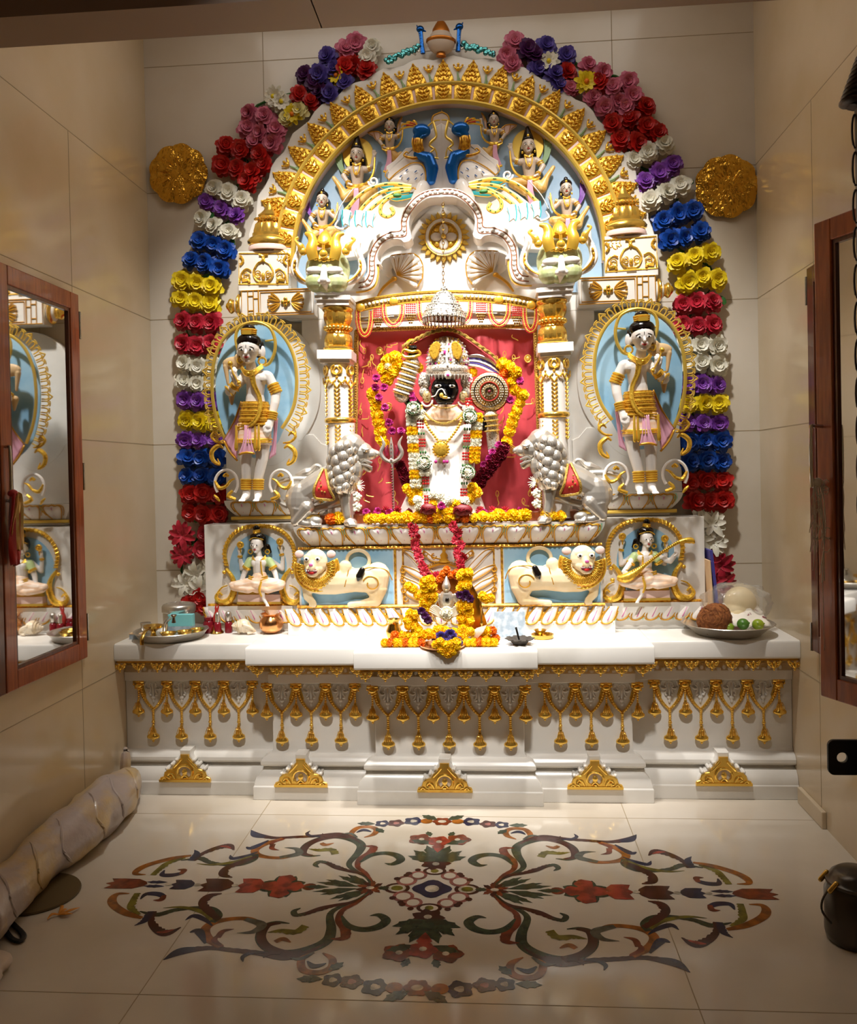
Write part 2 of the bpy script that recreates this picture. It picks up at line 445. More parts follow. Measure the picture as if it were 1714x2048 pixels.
# floor with joints and the pietra dura inlay
g = G(); g.box((-1.35, -4.3, -.1), (1.35, .12, 0)); g.sl = 1
for y in (-.548, -1.553, -2.55): g.box((-1.2, y-.0012, -.001), (1.2, y+.0012, .0004))
for x in (-.633, .59): g.box((x-.0012, -4.2, -.001), (x+.0012, 0, .0004))
floor = struct('floor', g, ['marble_floor', 'grout'], smooth=False)
g = G(); g.box((-1.35, -4.3, TOPZ), (1.35, .12, TOPZ+.1)); ceiling = struct('ceiling', g, 'ceiling', smooth=False)
g = G(); g.box((-1.2, -1.25, 2.348), (1.2, -1.1, TOPZ)); g.sl = 1; g.box((-.26, -1.2512, 2.348), (-.257, -1.1, TOPZ))
struct('trim_3', g, ['beam', 'grout'], smooth=False)
g = G(); g.box((-1.35, -4.42, -.1), (1.35, -4.3, TOPZ+.1)); struct('wall_front', g, 'ceiling', smooth=False)
# skirting along the right wall
g = G(); g.box((1.185, -.62, 0), (1.2, -.40, .055)); struct('baseboard_right', g, 'marble_side', smooth=False, bevel=.003)

# ---------------------------------------------------------------- doors
def leaf(par, P0, P1, z0, z1, th, fw, mats, handle=None, hinges=(), inner=True):
    """a glazed timber leaf from P0 (hinge) to P1 (free edge)"""
    P0 = Vector(P0+(0,)); P1 = Vector(P1+(0,)); d = (P1-P0); L = d.length; d.normalize(); n = Vector((d.y, -d.x, 0))
    def W(a, b, c): q = P0+d*a+n*c; return (q.x, q.y, b)
    def bx(g, a0, a1, b0, b1, c0, c1):
        vs = [W(a, b, c) for c in (c0, c1) for a, b in ((a0, b0), (a1, b0), (a1, b1), (a0, b1))]
        g.add(vs, [(0, 1, 2, 3), (4, 5, 6, 7), (0, 1, 5, 4), (1, 2, 6, 5), (2, 3, 7, 6), (3, 0, 4, 7)])
    g = G(); e = .0002
    bx(g, 0, fw, z0, z1, 0, th); bx(g, L-fw, L, z0, z1, 0, th); bx(g, fw-e, L-fw+e, z0, z0+fw, 0, th); bx(g, fw-e, L-fw+e, z1-fw, z1, 0, th)
    obj('frame', g, mats, par, smooth=False, bevel=.003)
    g = G(); q = .010
    for c0, c1 in ((th*.25, th*.8),):
        bx(g, fw, fw+q, z0+fw, z1-fw, c0, c1); bx(g, L-fw-q, L-fw, z0+fw, z1-fw, c0, c1); bx(g, fw+q, L-fw-q, z0+fw, z0+fw+q, c0, c1); bx(g, fw+q, L-fw-q, z1-fw-q, z1-fw, c0, c1)
    obj('glazing_bead', g, 'wood_dark', par, smooth=False)
    g = G(); vs = [W(fw+q*.5, z0+fw+q*.5, th*.5), W(L-fw-q*.5, z0+fw+q*.5, th*.5), W(L-fw-q*.5, z1-fw-q*.5, th*.5), W(fw+q*.5, z1-fw-q*.5, th*.5)]
    g.add(vs, [(0, 1, 2, 3)]); obj('pane', g, 'glass', par, smooth=False)
    if handle:
        zh, sd, off = handle; g = G(); a = L-off
        pts = [W(a, zh+.075, th*(sd > 0)), W(a, zh+.075, th*(sd > 0)+sd*.035), W(a, zh-.075, th*(sd > 0)+sd*.035), W(a, zh-.075, th*(sd > 0))]
        P_ = [Vector(p) for p in pts]; pth = [P_[0], P_[0].lerp(P_[1], .75), P_[1].lerp(P_[2], .07), P_[1].lerp(P_[2], .93), P_[3].lerp(P_[2], .75), P_[3]]
        g.tube([tuple(p) for p in pth], .005, n=8, k=3); obj('handle', g, 'chrome', par)
    for zc in hinges:
        g = G(); p = Vector(W(-.004, zc, th*.95)); g.tube([(p.x, p.y, zc-.045), (p.x, p.y, zc+.045)], .005, n=8); obj('hinge', g, 'brass' if 0 else 'steel_dark', par)
d1 = thing('door_1', None, None, (-1.2, -.645, .557)); d1['kind'] = 'structure'
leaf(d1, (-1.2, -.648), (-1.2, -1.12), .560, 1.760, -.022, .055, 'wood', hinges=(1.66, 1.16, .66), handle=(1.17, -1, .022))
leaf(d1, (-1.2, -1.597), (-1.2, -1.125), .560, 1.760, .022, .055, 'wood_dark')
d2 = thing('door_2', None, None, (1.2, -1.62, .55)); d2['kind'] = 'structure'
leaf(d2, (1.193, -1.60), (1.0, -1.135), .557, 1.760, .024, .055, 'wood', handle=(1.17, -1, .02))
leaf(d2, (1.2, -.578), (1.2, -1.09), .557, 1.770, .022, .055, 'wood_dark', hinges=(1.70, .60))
# red and yellow cloth tied to the left door's handle
t = thing('tied_cloth', 'red and yellow cloth tied to the steel handle of the left glass door', 'cloth', (-1.155, -1.10, 1.1))
for nm, mt, du, sc_ in (('red_strip', 'red_velvet', 0, 1), ('yellow_strip', 'yellow_cloth', .012, .8)):
    g = G(); n = 15; vs = []; fs = []
    for i in range(n):
        a = i/(n-1); z = 1.115-a*.20*sc_; wd = .010+.016*math.sin(a*2.6)+.003*math.sin(a*9)
        for j in range(7):
            b = j/6-.5; x = -1.156+.009*math.cos(j*2.2+a*3)+du*.4+.02*0; y = -1.098+du*.8+b*wd*2*.9+.004*math.sin(a*8)
            vs.append((x, y, z+.004*math.sin(j*1.7)))
    for i in range(n-1):
        for j in range(6): fs.append((i*7+j, i*7+j+1, (i+1)*7+j+1, (i+1)*7+j))
    g.add(vs, fs); o = obj(nm, g, mt, t, auto=None); s_ = o.modifiers.new('s', 'SOLIDIFY'); s_.thickness = .002
g = G(); g.ball((-1.160, -1.098, 1.115), (.014, .014, .012), 10, 6); obj('knot', g, 'red_velvet', t)

# ---------------------------------------------------------------- floor inlay, traced in plan
IC = (-.015, -1.047)
def fl(px, py):
    q = at(px, py, Z=0); return (q.x-IC[0], q.y-IC[1])
def c5(x, y): return fl(180+x/2.255, 1610+y/2.255)
cols = {}
lay = [0]
def poly(pts, m, quad=True, sx=(1, -1), sy=(1, -1)):
    g_ = cols.setdefault(m, G()); lay[0] += 1; z = .0004+(lay[0] % 60)*.000012
    for a in (sx if quad else (1,)):
        for b in (sy if quad else (1,)):
            P_ = [Vector((p[0]*a, p[1]*b, 0)) for p in pts]
            tr = tessellate_polygon([P_])
            g_.add([(p.x+IC[0], p.y+IC[1], z) for p in P_], [tuple(t) for t in tr])
def ribbon(pts, ws, m, k=6, leafy=0, **kw):
    """tapered scroll; ws = half widths in metres at each point"""
    q = [c5(*p)+(w_,) for p, w_ in zip(pts, ws)]; q = catm(q, k); L = []; R_ = []
    for i in range(len(q)):
        a = Vector(q[max(0, i-1)][:2]); b = Vector(q[min(len(q)-1, i+1)][:2]); t = (b-a); t = t.normalized() if t.length > 1e-7 else Vector((1, 0))
        nn = Vector((-t.y, t.x)); c = Vector(q[i][:2]); w_ = max(q[i][2], .0004)
        wl_ = w_*(1+leafy*(((i*.55) % 1.0)-.3)) if leafy > 0 else w_; wr = w_*(1-leafy*(((i*.5) % 1.0)-.3)) if leafy < 0 else w_
        L.append(tuple(c+nn*wl_)); R_.append(tuple(c-nn*wr))
    kw.setdefault('sx', (1, -1)); kw.setdefault('sy', (1, -1))
    g_ = cols.setdefault(m, G()); lay[0] += 1; z = .0004+(lay[0] % 60)*.000012; n = len(L)
    for a in kw['sx']:
        for b in kw['sy']:
            g_.add([(p[0]*a+IC[0], p[1]*b+IC[1], z) for p in L+R_], [(i, i+1, n+i+1, n+i) for i in range(n-1)])
def disc(cx, cy, r, m, n=18, lob=0, amp=.0, ry=None, ph=0, **kw):
    pts = [(cx+(r*(1+amp*math.cos(lob*a+ph)))*math.cos(a), cy+((ry or r)*(1+amp*math.cos(lob*a+ph)))*math.sin(a)) for a in [2*PI*i/n for i in range(n)]]
    poly(pts, m, **kw)
def leafp(x, y, ang, L, wd, m, **kw):
    pts = []; c, s_ = math.cos(ang), math.sin(ang)
    for a, b in ((0, 0), (.2, .5), (.45, 1), (.55, .7), (.75, .8), (.8, .45), (1, 0), (.8, -.45), (.75, -.8), (.55, -.7), (.45, -1), (.2, -.5)):
        u, v = a*L, b*wd; pts.append((x+u*c-v*s_, y+u*s_+v*c))
    poly(pts, m, **kw)
mm = .001
ribbon([(1265, 385), (1215, 425), (1150, 450), (1085, 490), (1088, 560), (1070, 610), (1000, 648), (900, 668), (815, 655), (768, 605), (785, 550), (840, 530), (900, 535)], [3*mm, 7*mm, 7*mm, 9*mm, 13*mm, 15*mm, 16*mm, 14*mm, 13*mm, 13*mm, 10*mm, 7*mm, 2*mm], 'i_green')
ribbon([(960, 660), (880, 668), (800, 640), (772, 595), (800, 545), (860, 533)], [4*mm, 12*mm, 12*mm, 12*mm, 10*mm, 4*mm], 'i_maroon')
ribbon([(972, 545), (930, 572), (860, 568), (800, 575)], [12*mm, 11*mm, 9*mm, 1*mm], 'i_olive', leafy=.6)
ribbon([(835, 618), (870, 605), (905, 620)], [7*mm, 9*mm, 2*mm], 'i_orange')
ribbon([(1060, 625), (980, 665), (880, 688), (760, 668), (640, 655), (540, 645), (430, 660), (330, 700)], [2*mm, 8*mm, 12*mm, 10*mm, 9*mm, 9*mm, 12*mm, 1*mm], 'i_maroon', leafy=-.35)
ribbon([(470, 650), (400, 662), (330, 700)], [10*mm, 14*mm, 1*mm], 'i_navy')
ribbon([(590, 640), (530, 600), (520, 560), (560, 530), (640, 514), (720, 515), (775, 540)], [9*mm, 13*mm, 13*mm, 12*mm, 9*mm, 9*mm, 7*mm], 'i_orange')
ribbon([(700, 515), (775, 540), (735, 572), (662, 578)], [8*mm, 13*mm, 9*mm, 1*mm], 'i_grey')
ribbon([(575, 600), (600, 570), (650, 560)], [8*mm, 8*mm, 1*mm], 'i_rust')
ribbon([(600, 640), (560, 610), (590, 580)], [3*mm, 8*mm, 2*mm], 'i_rust')
ribbon([(450, 575), (490, 570), (520, 625)], [2*mm, 12*mm, 3*mm], 'i_navy')
ribbon([(550, 530), (578, 500), (545, 470), (470, 465), (380, 475), (300, 495), (225, 480)], [10*mm, 12*mm, 12*mm, 9*mm, 9*mm, 10*mm, 2*mm], 'i_green', leafy=.3)
ribbon([(330, 465), (420, 462), (510, 485), (545, 520)], [1*mm, 6*mm, 8*mm, 6*mm], 'i_olive')
ribbon([(430, 520), (470, 500), (520, 520), (550, 545)], [1*mm, 9*mm, 7*mm, 2*mm], 'i_navy')
ribbon([(290, 480), (275, 525), (300, 560), (345, 580), (410, 552)], [7*mm, 8*mm, 12*mm, 13*mm, 2*mm], 'i_maroon', leafy=.6)
ribbon([(200, 545), (250, 520), (275, 480)], [1*mm, 10*mm, 8*mm], 'i_navy', leafy=.5)
ribbon([(300, 575), (340, 572), (380, 562)], [2*mm, 7*mm, 2*mm], 'i_red')
ribbon([(235, 510), (165, 490), (110, 455), (100, 425), (125, 402), (178, 400)], [6*mm, 11*mm, 12*mm, 12*mm, 8*mm, 2*mm], 'i_orange')
ribbon([(215, 398), (195, 430), (185, 465), (225, 495)], [9*mm, 9*mm, 10*mm, 3*mm], 'i_olive', leafy=.7)
ribbon([(228, 425), (255, 402), (305, 402), (335, 415)], [2*mm, 9*mm, 11*mm, 8*mm], 'i_navy')
ribbon([(285, 430), (320, 428), (335, 408)], [1*mm, 9*mm, 6*mm], 'i_rust')
ribbon([(595, 400), (535, 412), (508, 445), (540, 485), (578, 515)], [2*mm, 12*mm, 12*mm, 11*mm, 8*mm], 'i_maroon', leafy=.6)
ribbon([(1262, 400), (1200, 435), (1110, 452), (1040, 468), (975, 490), (930, 498)], [3*mm, 6*mm, 7*mm, 10*mm, 8*mm, 7*mm], 'i_maroon', leafy=.5)
ribbon([(975, 490), (930, 498), (920, 480), (950, 466)], [3*mm, 8*mm, 8*mm, 2*mm], 'i_green')
ribbon([(1258, 400), (1205, 440), (1140, 475), (1122, 520), (1150, 560), (1145, 600), (1085, 605)], [2*mm, 6*mm, 8*mm, 10*mm, 13*mm, 11*mm, 1*mm], 'i_rust', leafy=.25)
ribbon([(1135, 500), (1165, 545), (1230, 562), (1300, 550), (1335, 522), (1305, 497), (1262, 500)], [3*mm, 10*mm, 11*mm, 13*mm, 13*mm, 9*mm, 1*mm], 'i_green')
ribbon([(690, 708), (690, 685), (730, 668), (790, 665)], [1*mm, 6*mm, 6*mm, 4*mm], 'i_navy')
ribbon([(780, 690), (820, 668), (860, 670)], [1*mm, 7*mm, 5*mm], 'i_maroon')
ribbon([(1005, 668), (955, 695), (962, 745), (1030, 757), (1085, 735), (1092, 695), (1050, 668)], [3*mm, 9*mm, 10*mm, 10*mm, 10*mm, 9*mm, 2*mm], 'i_orange')
ribbon([(980, 705), (1010, 728), (1065, 715)], [2*mm, 9*mm, 2*mm], 'i_navy')
ribbon([(900, 690), (950, 695), (1010, 665)], [1*mm, 7*mm, 4*mm], 'i_grey')
def lf5(x0, y0, x1, y1, wd, m, **k):
    a = Vector(c5(x0, y0)); b = Vector(c5(x1, y1)); d = b-a; leafp(a.x, a.y, math.atan2(d.y, d.x), d.length, wd, m, **k)
lf5(1075, 748, 1145, 710, .014, 'i_green'); lf5(1050, 785, 930, 785, .016, 'i_green')
for x, y, r, m1, m2 in ((1095, 790, .024, 'i_navy', 'i_white'), (1180, 798, .026, 'i_maroon', 'i_pink'), (1285, 822, .030, 'i_navy', 'i_white')):
    cx, cy = c5(x, y); disc(cx, cy, r, m1, 24, 5, .14); disc(cx, cy, r*.38, m2, 12, 3, .15)
cx, cy = c5(1372, 825); disc(cx, cy, .020, 'i_orange', 16); cx, cy = c5(1455, 825); disc(0, cy, .030, 'i_rust', 24, 6, .12, quad=True, sx=(1,)); disc(0, cy, .014, 'i_white', 12, ry=.011, sx=(1,))
lf5(1440, 840, 1320, 885, .018, 'i_green'); 
def tul(x0, x1, wd, m):
    y = 0; a = c5(x0, 370)[0]; b = c5(x1, 370)[0]; L = b-a
    for sy in (1,):
        P_ = [(a, .004), (a+L*.18, wd*.9), (a+L*.30, wd), (a+L*.7, wd*.95), (a+L*.93, wd*.45), (b, 0), (a+L*.93, -wd*.45), (a+L*.7, -wd*.95), (a+L*.30, -wd), (a+L*.18, -wd*.9), (a, -.004), (a-L*.08, 0)]
        P_[1] = (a-L*.02, wd*.95); P_[9] = (a-L*.02, -wd*.95); P_[0] = (a+L*.1, wd*.35); P_[10] = (a+L*.1, -wd*.35)
        poly(P_, m, sy=(1,))
tul(70, 248, .030, 'i_rust'); tul(365, 465, .028, 'i_navy'); tul(500, 645, .038, 'i_maroon'); tul(670, 785, .042, 'i_red')
for sgn in (1, -1):
    a = c5(335, 370); b = c5(235, 370); leafp(a[0], .012*sgn, PI, a[0]-b[0], .009, 'i_navy', sy=(1,))
for x in (345, 478, 650, 790): disc(c5(x, 370)[0], 0, .010, 'i_white', 10, ry=.008, sy=(1,))
fx = c5(868, 370)[0]
disc(fx, 0, .056, 'i_green', 32, 8, .16, ph=PI, sy=(1,))
for q in range(4):
    a = q*PI/2; disc(fx+.034*math.cos(a), .040*math.sin(a), .026, 'i_red', 18, 5, .10, sy=(1,))
disc(fx, 0, .030, 'i_red', 16, sy=(1,)); disc(fx, 0, .014, 'i_white', 12, sy=(1,))
for q in (1, 3): disc(fx, .048*math.sin(q*PI/2), .008, 'i_white', 8, sy=(1,))
disc(c5(990, 370)[0], 0, .020, 'i_rust', 14, sy=(1,))
for x0, x1, dy in ((1040, 960, .0), (1160, 1050, .035), (1180, 1010, .022), (1200, 1100, .055), (1220, 1140, .062)):
    a = c5(x0+40, 370)[0]; b = c5(x1, 370)[0]
    for sg in (1, -1): leafp(a, dy*.25*sg, PI-sg*math.atan2(dy, a-b), math.hypot(a-b, dy), .012, 'i_green', sy=(1,))
nx = c5(1262, 378)[0]
for q in range(9): a = q*2*PI/9; leafp(nx, 0, a, .042, .010, 'i_maroon' if q % 2 else 'i_rust', sy=(1,))
disc(nx, 0, .012, 'i_white', 8, ry=.009, sy=(1,))
# the middle medallion
a0 = c5(1310, 375)[0]
for x, r in ((c5(1385, 375)[0], .030),):
    g_ = cols.setdefault('i_maroon', G())
    for rr, m in ((.030, 'i_maroon'), (.021, 'i_white'), (.014, 'i_olive')): disc(x, 0, rr*1.2, m, 18, ry=rr, sy=(1,))
leafp(c5(1352, 375)[0], 0, PI, .035, .012, 'i_green', sy=(1,))
for q in range(4):
    for sg in (1, -1):
        pass
for (x, y, r) in ((.075, .045, .030), (.045, .078, .026)):
    for rr, m in ((1, 'i_pink'), (.66, 'marble_floor')): disc(x, y, r*rr, m, 16)
    disc(x+.028, y+.010, .010, 'i_maroon', 8); disc(x+.004, y+.032, .009, 'i_maroon', 8)
disc(.0, .105, .034, 'i_maroon', 20, ry=.024, sx=(1,)); disc(0, .105, .024, 'marble_floor', 16, ry=.016, sx=(1,)); disc(0, .105, .012, 'i_olive', 10, sx=(1,))
disc(0, 0, .050, 'i_navy', 24, 4, .12, ry=.046, quad=False); disc(0, 0, .020, 'i_white', 14, quad=False)
# vertical axis
disc(0, .155, .040, 'i_maroon', 28, 7, .16, sx=(1,)); disc(0, .150, .011, 'i_white', 8, sx=(1,))
for dx, dy, L in ((.10, .10, .10), (.075, .03, .09), (.04, .12, .11), (0.0, .10, .09)):
    for sg in (1, -1): leafp(0, .165, PI/2-sg*math.atan2(dx, dy), L*1.05, .020, 'i_green', sx=(1,))
leafp(0, .225, PI/2, .09, .020, 'i_red', sx=(1,))
for dx in (-1, 1): disc(.060*dx, .318, .036, 'i_rust', 20, 5, .14, sx=(1,)); leafp(.02*dx, .285, PI/2-dx*1.2, .075, .016, 'i_green', sx=(1,)); disc(.056*dx, .318, .009, 'i_white', 8, sx=(1,))
disc(0, .305, .034, 'i_red', 20, 5, .12, sx=(1,)); disc(0, .300, .010, 'i_white', 8, sx=(1,)); leafp(.03, .34, PI/2-.3, .04, .012, 'i_green', sx=(1,)); leafp(-.03, .34, PI/2+.3, .04, .012, 'i_green', sx=(1,))
gi = G(); ml = []
for m, g_ in cols.items():
    ml.append(m); gi.sl = len(ml)-1; gi.add([tuple(v) for v in g_.v], g_.f)
o = obj('inlay', gi, ml, floor, smooth=False)
# ================================================================ the marble base
def loft_rects(g, hx, d, prof, yb=0.0, xc=XC):
    """stack of rectangles (z, e): half width hx+e, front face at -(d+e)"""
    vs = []; fs = []
    for z, e in prof:
        vs += [(xc-hx-e, yb, z), (xc-hx-e, -(d+e), z), (xc+hx+e, -(d+e), z), (xc+hx+e, yb, z)]
    n = len(prof)
    for i in range(n-1):
        for j in range(4): fs.append((i*4+j, i*4+(j+1) % 4, i*4+4+(j+1) % 4, i*4+4+j))
    fs.append((0, 1, 2, 3)); fs.append(tuple((n-1)*4+j for j in range(4)))
    g.add(vs, fs)
base = thing('altar_plinth', 'stepped white marble base of the shrine hung with gold bells and swags', 'plinth', (XC, -.3, 0))
BP = [(0, 0), (.046, 0), (.050, -.003), (.060, -.004), (.078, -.010), (.095, -.026), (.100, -.046), (.109, -.048), (.111, -.030), (.118, -.022), (.130, -.023), (.141, -.031), (.149, -.046), (.151, -.054), (.164, -.060),
      (.402, -.060), (.4025, -.050), (.436, -.048), (.444, -.056), (.458, -.062), (.462, -.072), (.492, -.074)]
for nm, hx, d, yb in (('side_block', 1.197, .378, 0), ('middle_block', .70, .42, -.30), ('front_block', .322, .458, -.34)):
    g = G(); pr = BP if nm != 'side_block' else [(z, e) for z, e in BP]
    if nm == 'side_block':
        vs = []; fs = []
        for z, e in pr: vs += [(-1.1995, yb, z), (-1.1995, -(d+e), z), (1.1995, -(d+e), z), (1.1995, yb, z)]
        n = len(pr)
        for i in range(n-1):
            for j in range(4): fs.append((i*4+j, i*4+(j+1) % 4, i*4+4+(j+1) % 4, i*4+4+j))
        fs.append((0, 1, 2, 3)); fs.append(tuple((n-1)*4+j for j in range(4))); g.add(vs, fs)
    else: loft_rects(g, hx, d, pr, yb)
    obj(nm, g, 'marble', base, auto=30, bevel=.0018)
# frieze of small cusps under the top
def cusps(x0, x1, y):
    cus = G()
    n = int((x1-x0)/.036)
    for i in range(n):
        x = x0+(i+.5)*(x1-x0)/n; cus.ball((x, y-.002, .440), (.010, .008, .010), 8, 4); cus.ball((x+.018, y-.001, .446), (.008, .006, .012), 8, 4)
    obj('cusp_frieze', cus, 'marble', base)
cusps(XC-.26, XC+.26, -.400); cusps(XC-.635, XC-.33, -.362); cusps(XC+.33, XC+.635, -.362); cusps(-1.16, -.70, -.322); cusps(.70, 1.16, -.322)
# gold swags, bells and pendants: metres, facing -y, origin at the top of the knot
PT = .1072
def raw_bell(g, x, z, s=1.0, y=0):
    pr = [(.001, .022), (.004, .020), (.005, .012), (.009, .004), (.011, -.006), (.019, -.012), (.0205, -.017), (.019, -.021), (.010, -.024), (.008, -.027), (.002, -.030)]
    g.lathe((x, y-.008*s, z), [(r*s, h*s) for r, h in pr], 14, sq=.6)
    for i in range(-2, 3): g.tube([(x+i*.003*s, y-.013*s, z+.014*s), (x+i*.006*s, y-.020*s, z-.006*s)], .0013*s, 4)
    g.ball((x, y-.008*s, z-.031*s), .0035*s, 8, 5)
def mk_swag():
    g = G(); p = [(0, 0), (.008, -.030), (.018, -.062), (.035, -.088), (PT/2, -.106)]
    def strand(sg, x0):
        q = [(x0+sg*a, 0, b) for a, b in p]; g.tube(q, .0085, 6, k=4, flat=.5)
        q2 = [(a-sg*.003, -.005, b+.002) for a, _, b in q]; g.beads(q2, .0044, .0092, k=5, n=6, m=4)
        q3 = [(a-sg*.011, -.001, b+.006) for a, _, b in q]; g.tube(q3, .0022, 4, k=4)
    strand(1, 0.004); strand(-1, PT-.004); g.ball((PT/2, -.006, -.106), .006, 8, 5); return g
def mk_bell():
    g = G(); g.box((-.020, -.008, -.005), (.020, 0, .004)); g.ball((0, -.006, -.014), (.016, .011, .011), 10, 6)
    for s in (-1, 1): g.ball((s*.018, -.004, -.010), .0045, 6, 4); g.ball((s*.012, -.004, -.024), .004, 6, 4)
    g.ball((0, -.006, -.028), (.007, .006, .005), 8, 4)
    for i in range(4): g.ball((0, -.005, -.038-i*.008), (.0045, .0045, .0042), 8, 4)
    raw_bell(g, 0, -.090, 1.16); return g
def mk_pend():
    g = G()
    for i in range(5): g.ball((0, -.005, -.004-i*.0075), (.0055, .005, .0045), 8, 4)
    g.ball((0, -.006, -.040), (.007, .006, .006), 8, 5); g.ball((0, -.005, -.049), .0045, 6, 4)
    raw_bell(g, 0, -.074, 1.18); return g
def mk_curl():
    g = G()
    for s in (1, -1):
        g.tube([(s*.026, 0, -.002), (s*.030, -.002, -.016), (s*.024, -.003, -.028), (s*.012, -.003, -.028), (s*.010, -.003, -.020), (s*.017, -.003, -.018)], [.002, .003, .0035, .003, .0025, .003], 6, k=3)
        g.tube([(s*.004, 0, -.006), (s*.012, -.002, -.010), (s*.010, -.002, -.034), (s*.016, -.002, -.046)], [.002, .0025, .003, .004], 6, k=3)
        g.ball((s*.011, -.002, -.050), (.006, .004, .005), 8, 4)
    g.ball((0, -.002, -.060), (.009, .004, .008), 8, 5); g.ball((0, -.002, -.073), (.005, .003, .009), 8, 4); g.tube([(0, 0, -.01), (0, -.002, -.056)], .003, 6); return g
ME = {k: mk(f(), 'gold_shine' if k != 'curl' else 'marble', auto=None) for k, f in dict(swag=mk_swag, bell=mk_bell, pendant=mk_pend, curl=mk_curl).items()}
for k in ME: ME[k].name = k
ZT = .399
def drape(xs0, n, y, ends=(0, 0), pend_ends=(0, 0)):
    for i in range(n):
        x = xs0+i*PT; inst('swag', ME['swag'], base, (x, y, ZT)); inst('scroll_carving', ME['curl'], base, (x+PT/2, y+.001, ZT)); inst('pendant', ME['pendant'], base, (x+PT/2, y, ZT-.108))
    for i in range(n+1): inst('bell', ME['bell'], base, (xs0+i*PT, y, ZT))
drape(XC-2.5*PT+.0, 5, -.400)
for s in (1, -1):
    x0 = (XC+.336) if s > 0 else XC-.336-3*PT; drape(x0, 3, -.3615)
    x0 = (XC+.722) if s > 0 else XC-.722-4*PT; drape(x0, 4, -.3195)
# gilt arched plaques standing on the base mouldings
def mk_plaque():
    g = G(); pl = lambda u, v, w: (u, -w, v)
    out = [(-.095, 0), (-.092, .014), (-.080, .018), (-.076, .034), (-.060, .044), (-.048, .046), (-.040, .060), (-.028, .068), (-.022, .080), (-.016, .086), (-.016, .098), (.016, .098), (.016, .086), (.022, .080), (.028, .068), (.040, .060), (.048, .046), (.060, .044), (.076, .034), (.080, .018), (.092, .014), (.095, 0)]
    h1 = [(.024*math.cos(a), .034+.022*math.sin(a)) for a in [i*2*PI/14 for i in range(14)]]
    g.plate(out, 0, .007, .002, holes=(h1,), plane=pl)
    g.tube([(.028*math.cos(a), -.009, .034+.026*math.sin(a)) for a in [PI*(-.15+1.3*i/12) for i in range(13)]], .0045, 6)
    for s in (1, -1):
        g.tube([(s*.036, -.008, .012), (s*.044, -.010, .028), (s*.058, -.010, .030), (s*.062, -.010, .018), (s*.052, -.010, .014)], .004, 6, k=3); g.ball((s*.053, -.010, .021), .005, 8, 4)
        g.tube([(s*.066, -.008, .008), (s*.076, -.010, .016), (s*.084, -.009, .008)], .0035, 6, k=3)
        g.tube([(s*.012, -.009, .082), (s*.026, -.010, .066), (s*.040, -.009, .052)], .004, 6, k=3)
    g.ball((0, -.009, .036), (.010, .006, .012), 8, 5); g.tube([(-.012, -.008, .016), (0, -.009, .026), (.012, -.008, .016)], .004, 6, k=3)
    g.box((-.095, -.012, 0), (.095, 0, .009)); return g
def mk_back():
    g = G(); pl = lambda u, v, w: (u, -w, v)
    out = [(-.088, 0), (-.084, .022), (-.070, .040), (-.052, .054), (-.036, .068), (-.020, .092), (-.020, .112), (.020, .112), (.020, .092), (.036, .068), (.052, .054), (.070, .040), (.084, .022), (.088, 0)]
    g.plate(out, -.055, 0, .003, plane=pl)
    for s in (1, -1): 
        for a, b in ((.07, .044), (.05, .060), (.033, .076)): g.cap((s*a, -.001, b), (s*a, .05, b), .006, n=8)
    return g
mp = mk(mk_plaque(), 'gold_shine', auto=35); mb = mk(mk_back(), 'marble', auto=35)
for px, d in ((372, .378), (603, .42), (890, .458), (1190, .42), (1447, .378)):
    x = at(px, 1575, -d).x; inst('gilt_plaque', mp, base, (x, -d-.001, .051)); inst('plaque_block', mb, base, (x, -d+.0, .052))
# ---------------------------------------------------------------- shelf slabs
shelf = thing('marble_shelf', 'white marble shelf in three steps carrying the offerings', 'shelf', (XC, -.3, .492))
for nm, xa, xb, d, y1 in (('slab', -1.1995, XC-.6975, .41, 0), ('slab', XC+.6975, 1.1995, .41, 0), ('slab', XC-.697, XC-.3065, .49, 0), ('slab', XC+.3065, XC+.697, .49, 0), ('slab', XC-.306, XC+.306, .56, 0)):
    g = G(); pr = [(-(d-.006), .4925), (-d, .4985), (-d, .546), (-(d-.004), .553), (-(d-.012), .555), (y1, .555), (y1, .4925)]
    n = len(pr); g.add([(xa, y, z) for y, z in pr]+[(xb, y, z) for y, z in pr], [tuple(range(n)), tuple(range(n, 2*n))]+[(i, (i+1) % n, n+(i+1) % n, n+i) for i in range(n)])
    obj(nm, g, 'marble', shelf, auto=30, bevel=.0012)
g = G(); 
for xa, xb, d in ((-1.198, XC-.66, .392), (XC+.66, 1.198, .392), (XC-.672, XC+.672, .468), (XC-.286, XC+.286, .538)): g.box((xa, -d, .483), (xb, -d+.16 if d > .4 else -.2, .4922))
obj('gilt_fillet', g, 'gold_line', shelf, smooth=False)
def mk_drop():
    g = G(); g.ball((0, -.004, -.016), (.0085, .005, .013), 8, 5); g.ball((0, -.002, -.030), (.004, .003, .006), 6, 4)
    for s in (1, -1): g.ball((s*.014, -.004, -.010), (.0085, .005, .007), 8, 5); g.ball((s*.020, -.004, -.003), (.006, .005, .005), 8, 4); g.tube([(s*.005, -.002, -.024), (s*.015, -.003, -.018), (s*.022, -.002, -.008)], .0022, 5, k=2)
    g.ball((0, -.006, -.004), (.006, .005, .005), 6, 4); return g
md = mk(mk_drop(), 'gold_shine', auto=None)
for xa, xb, d, n in ((-1.185, XC-.70, .393, 8), (XC+.70, 1.185, .393, 8), (XC-.66, XC-.31, .469, 6), (XC+.31, XC+.66, .469, 6), (XC-.27, XC+.27, .539, 9)):
    for i in range(n): inst('gilt_leaf_drop', md, shelf, (xa+(xb-xa)*i/(n-1), -d, .484))
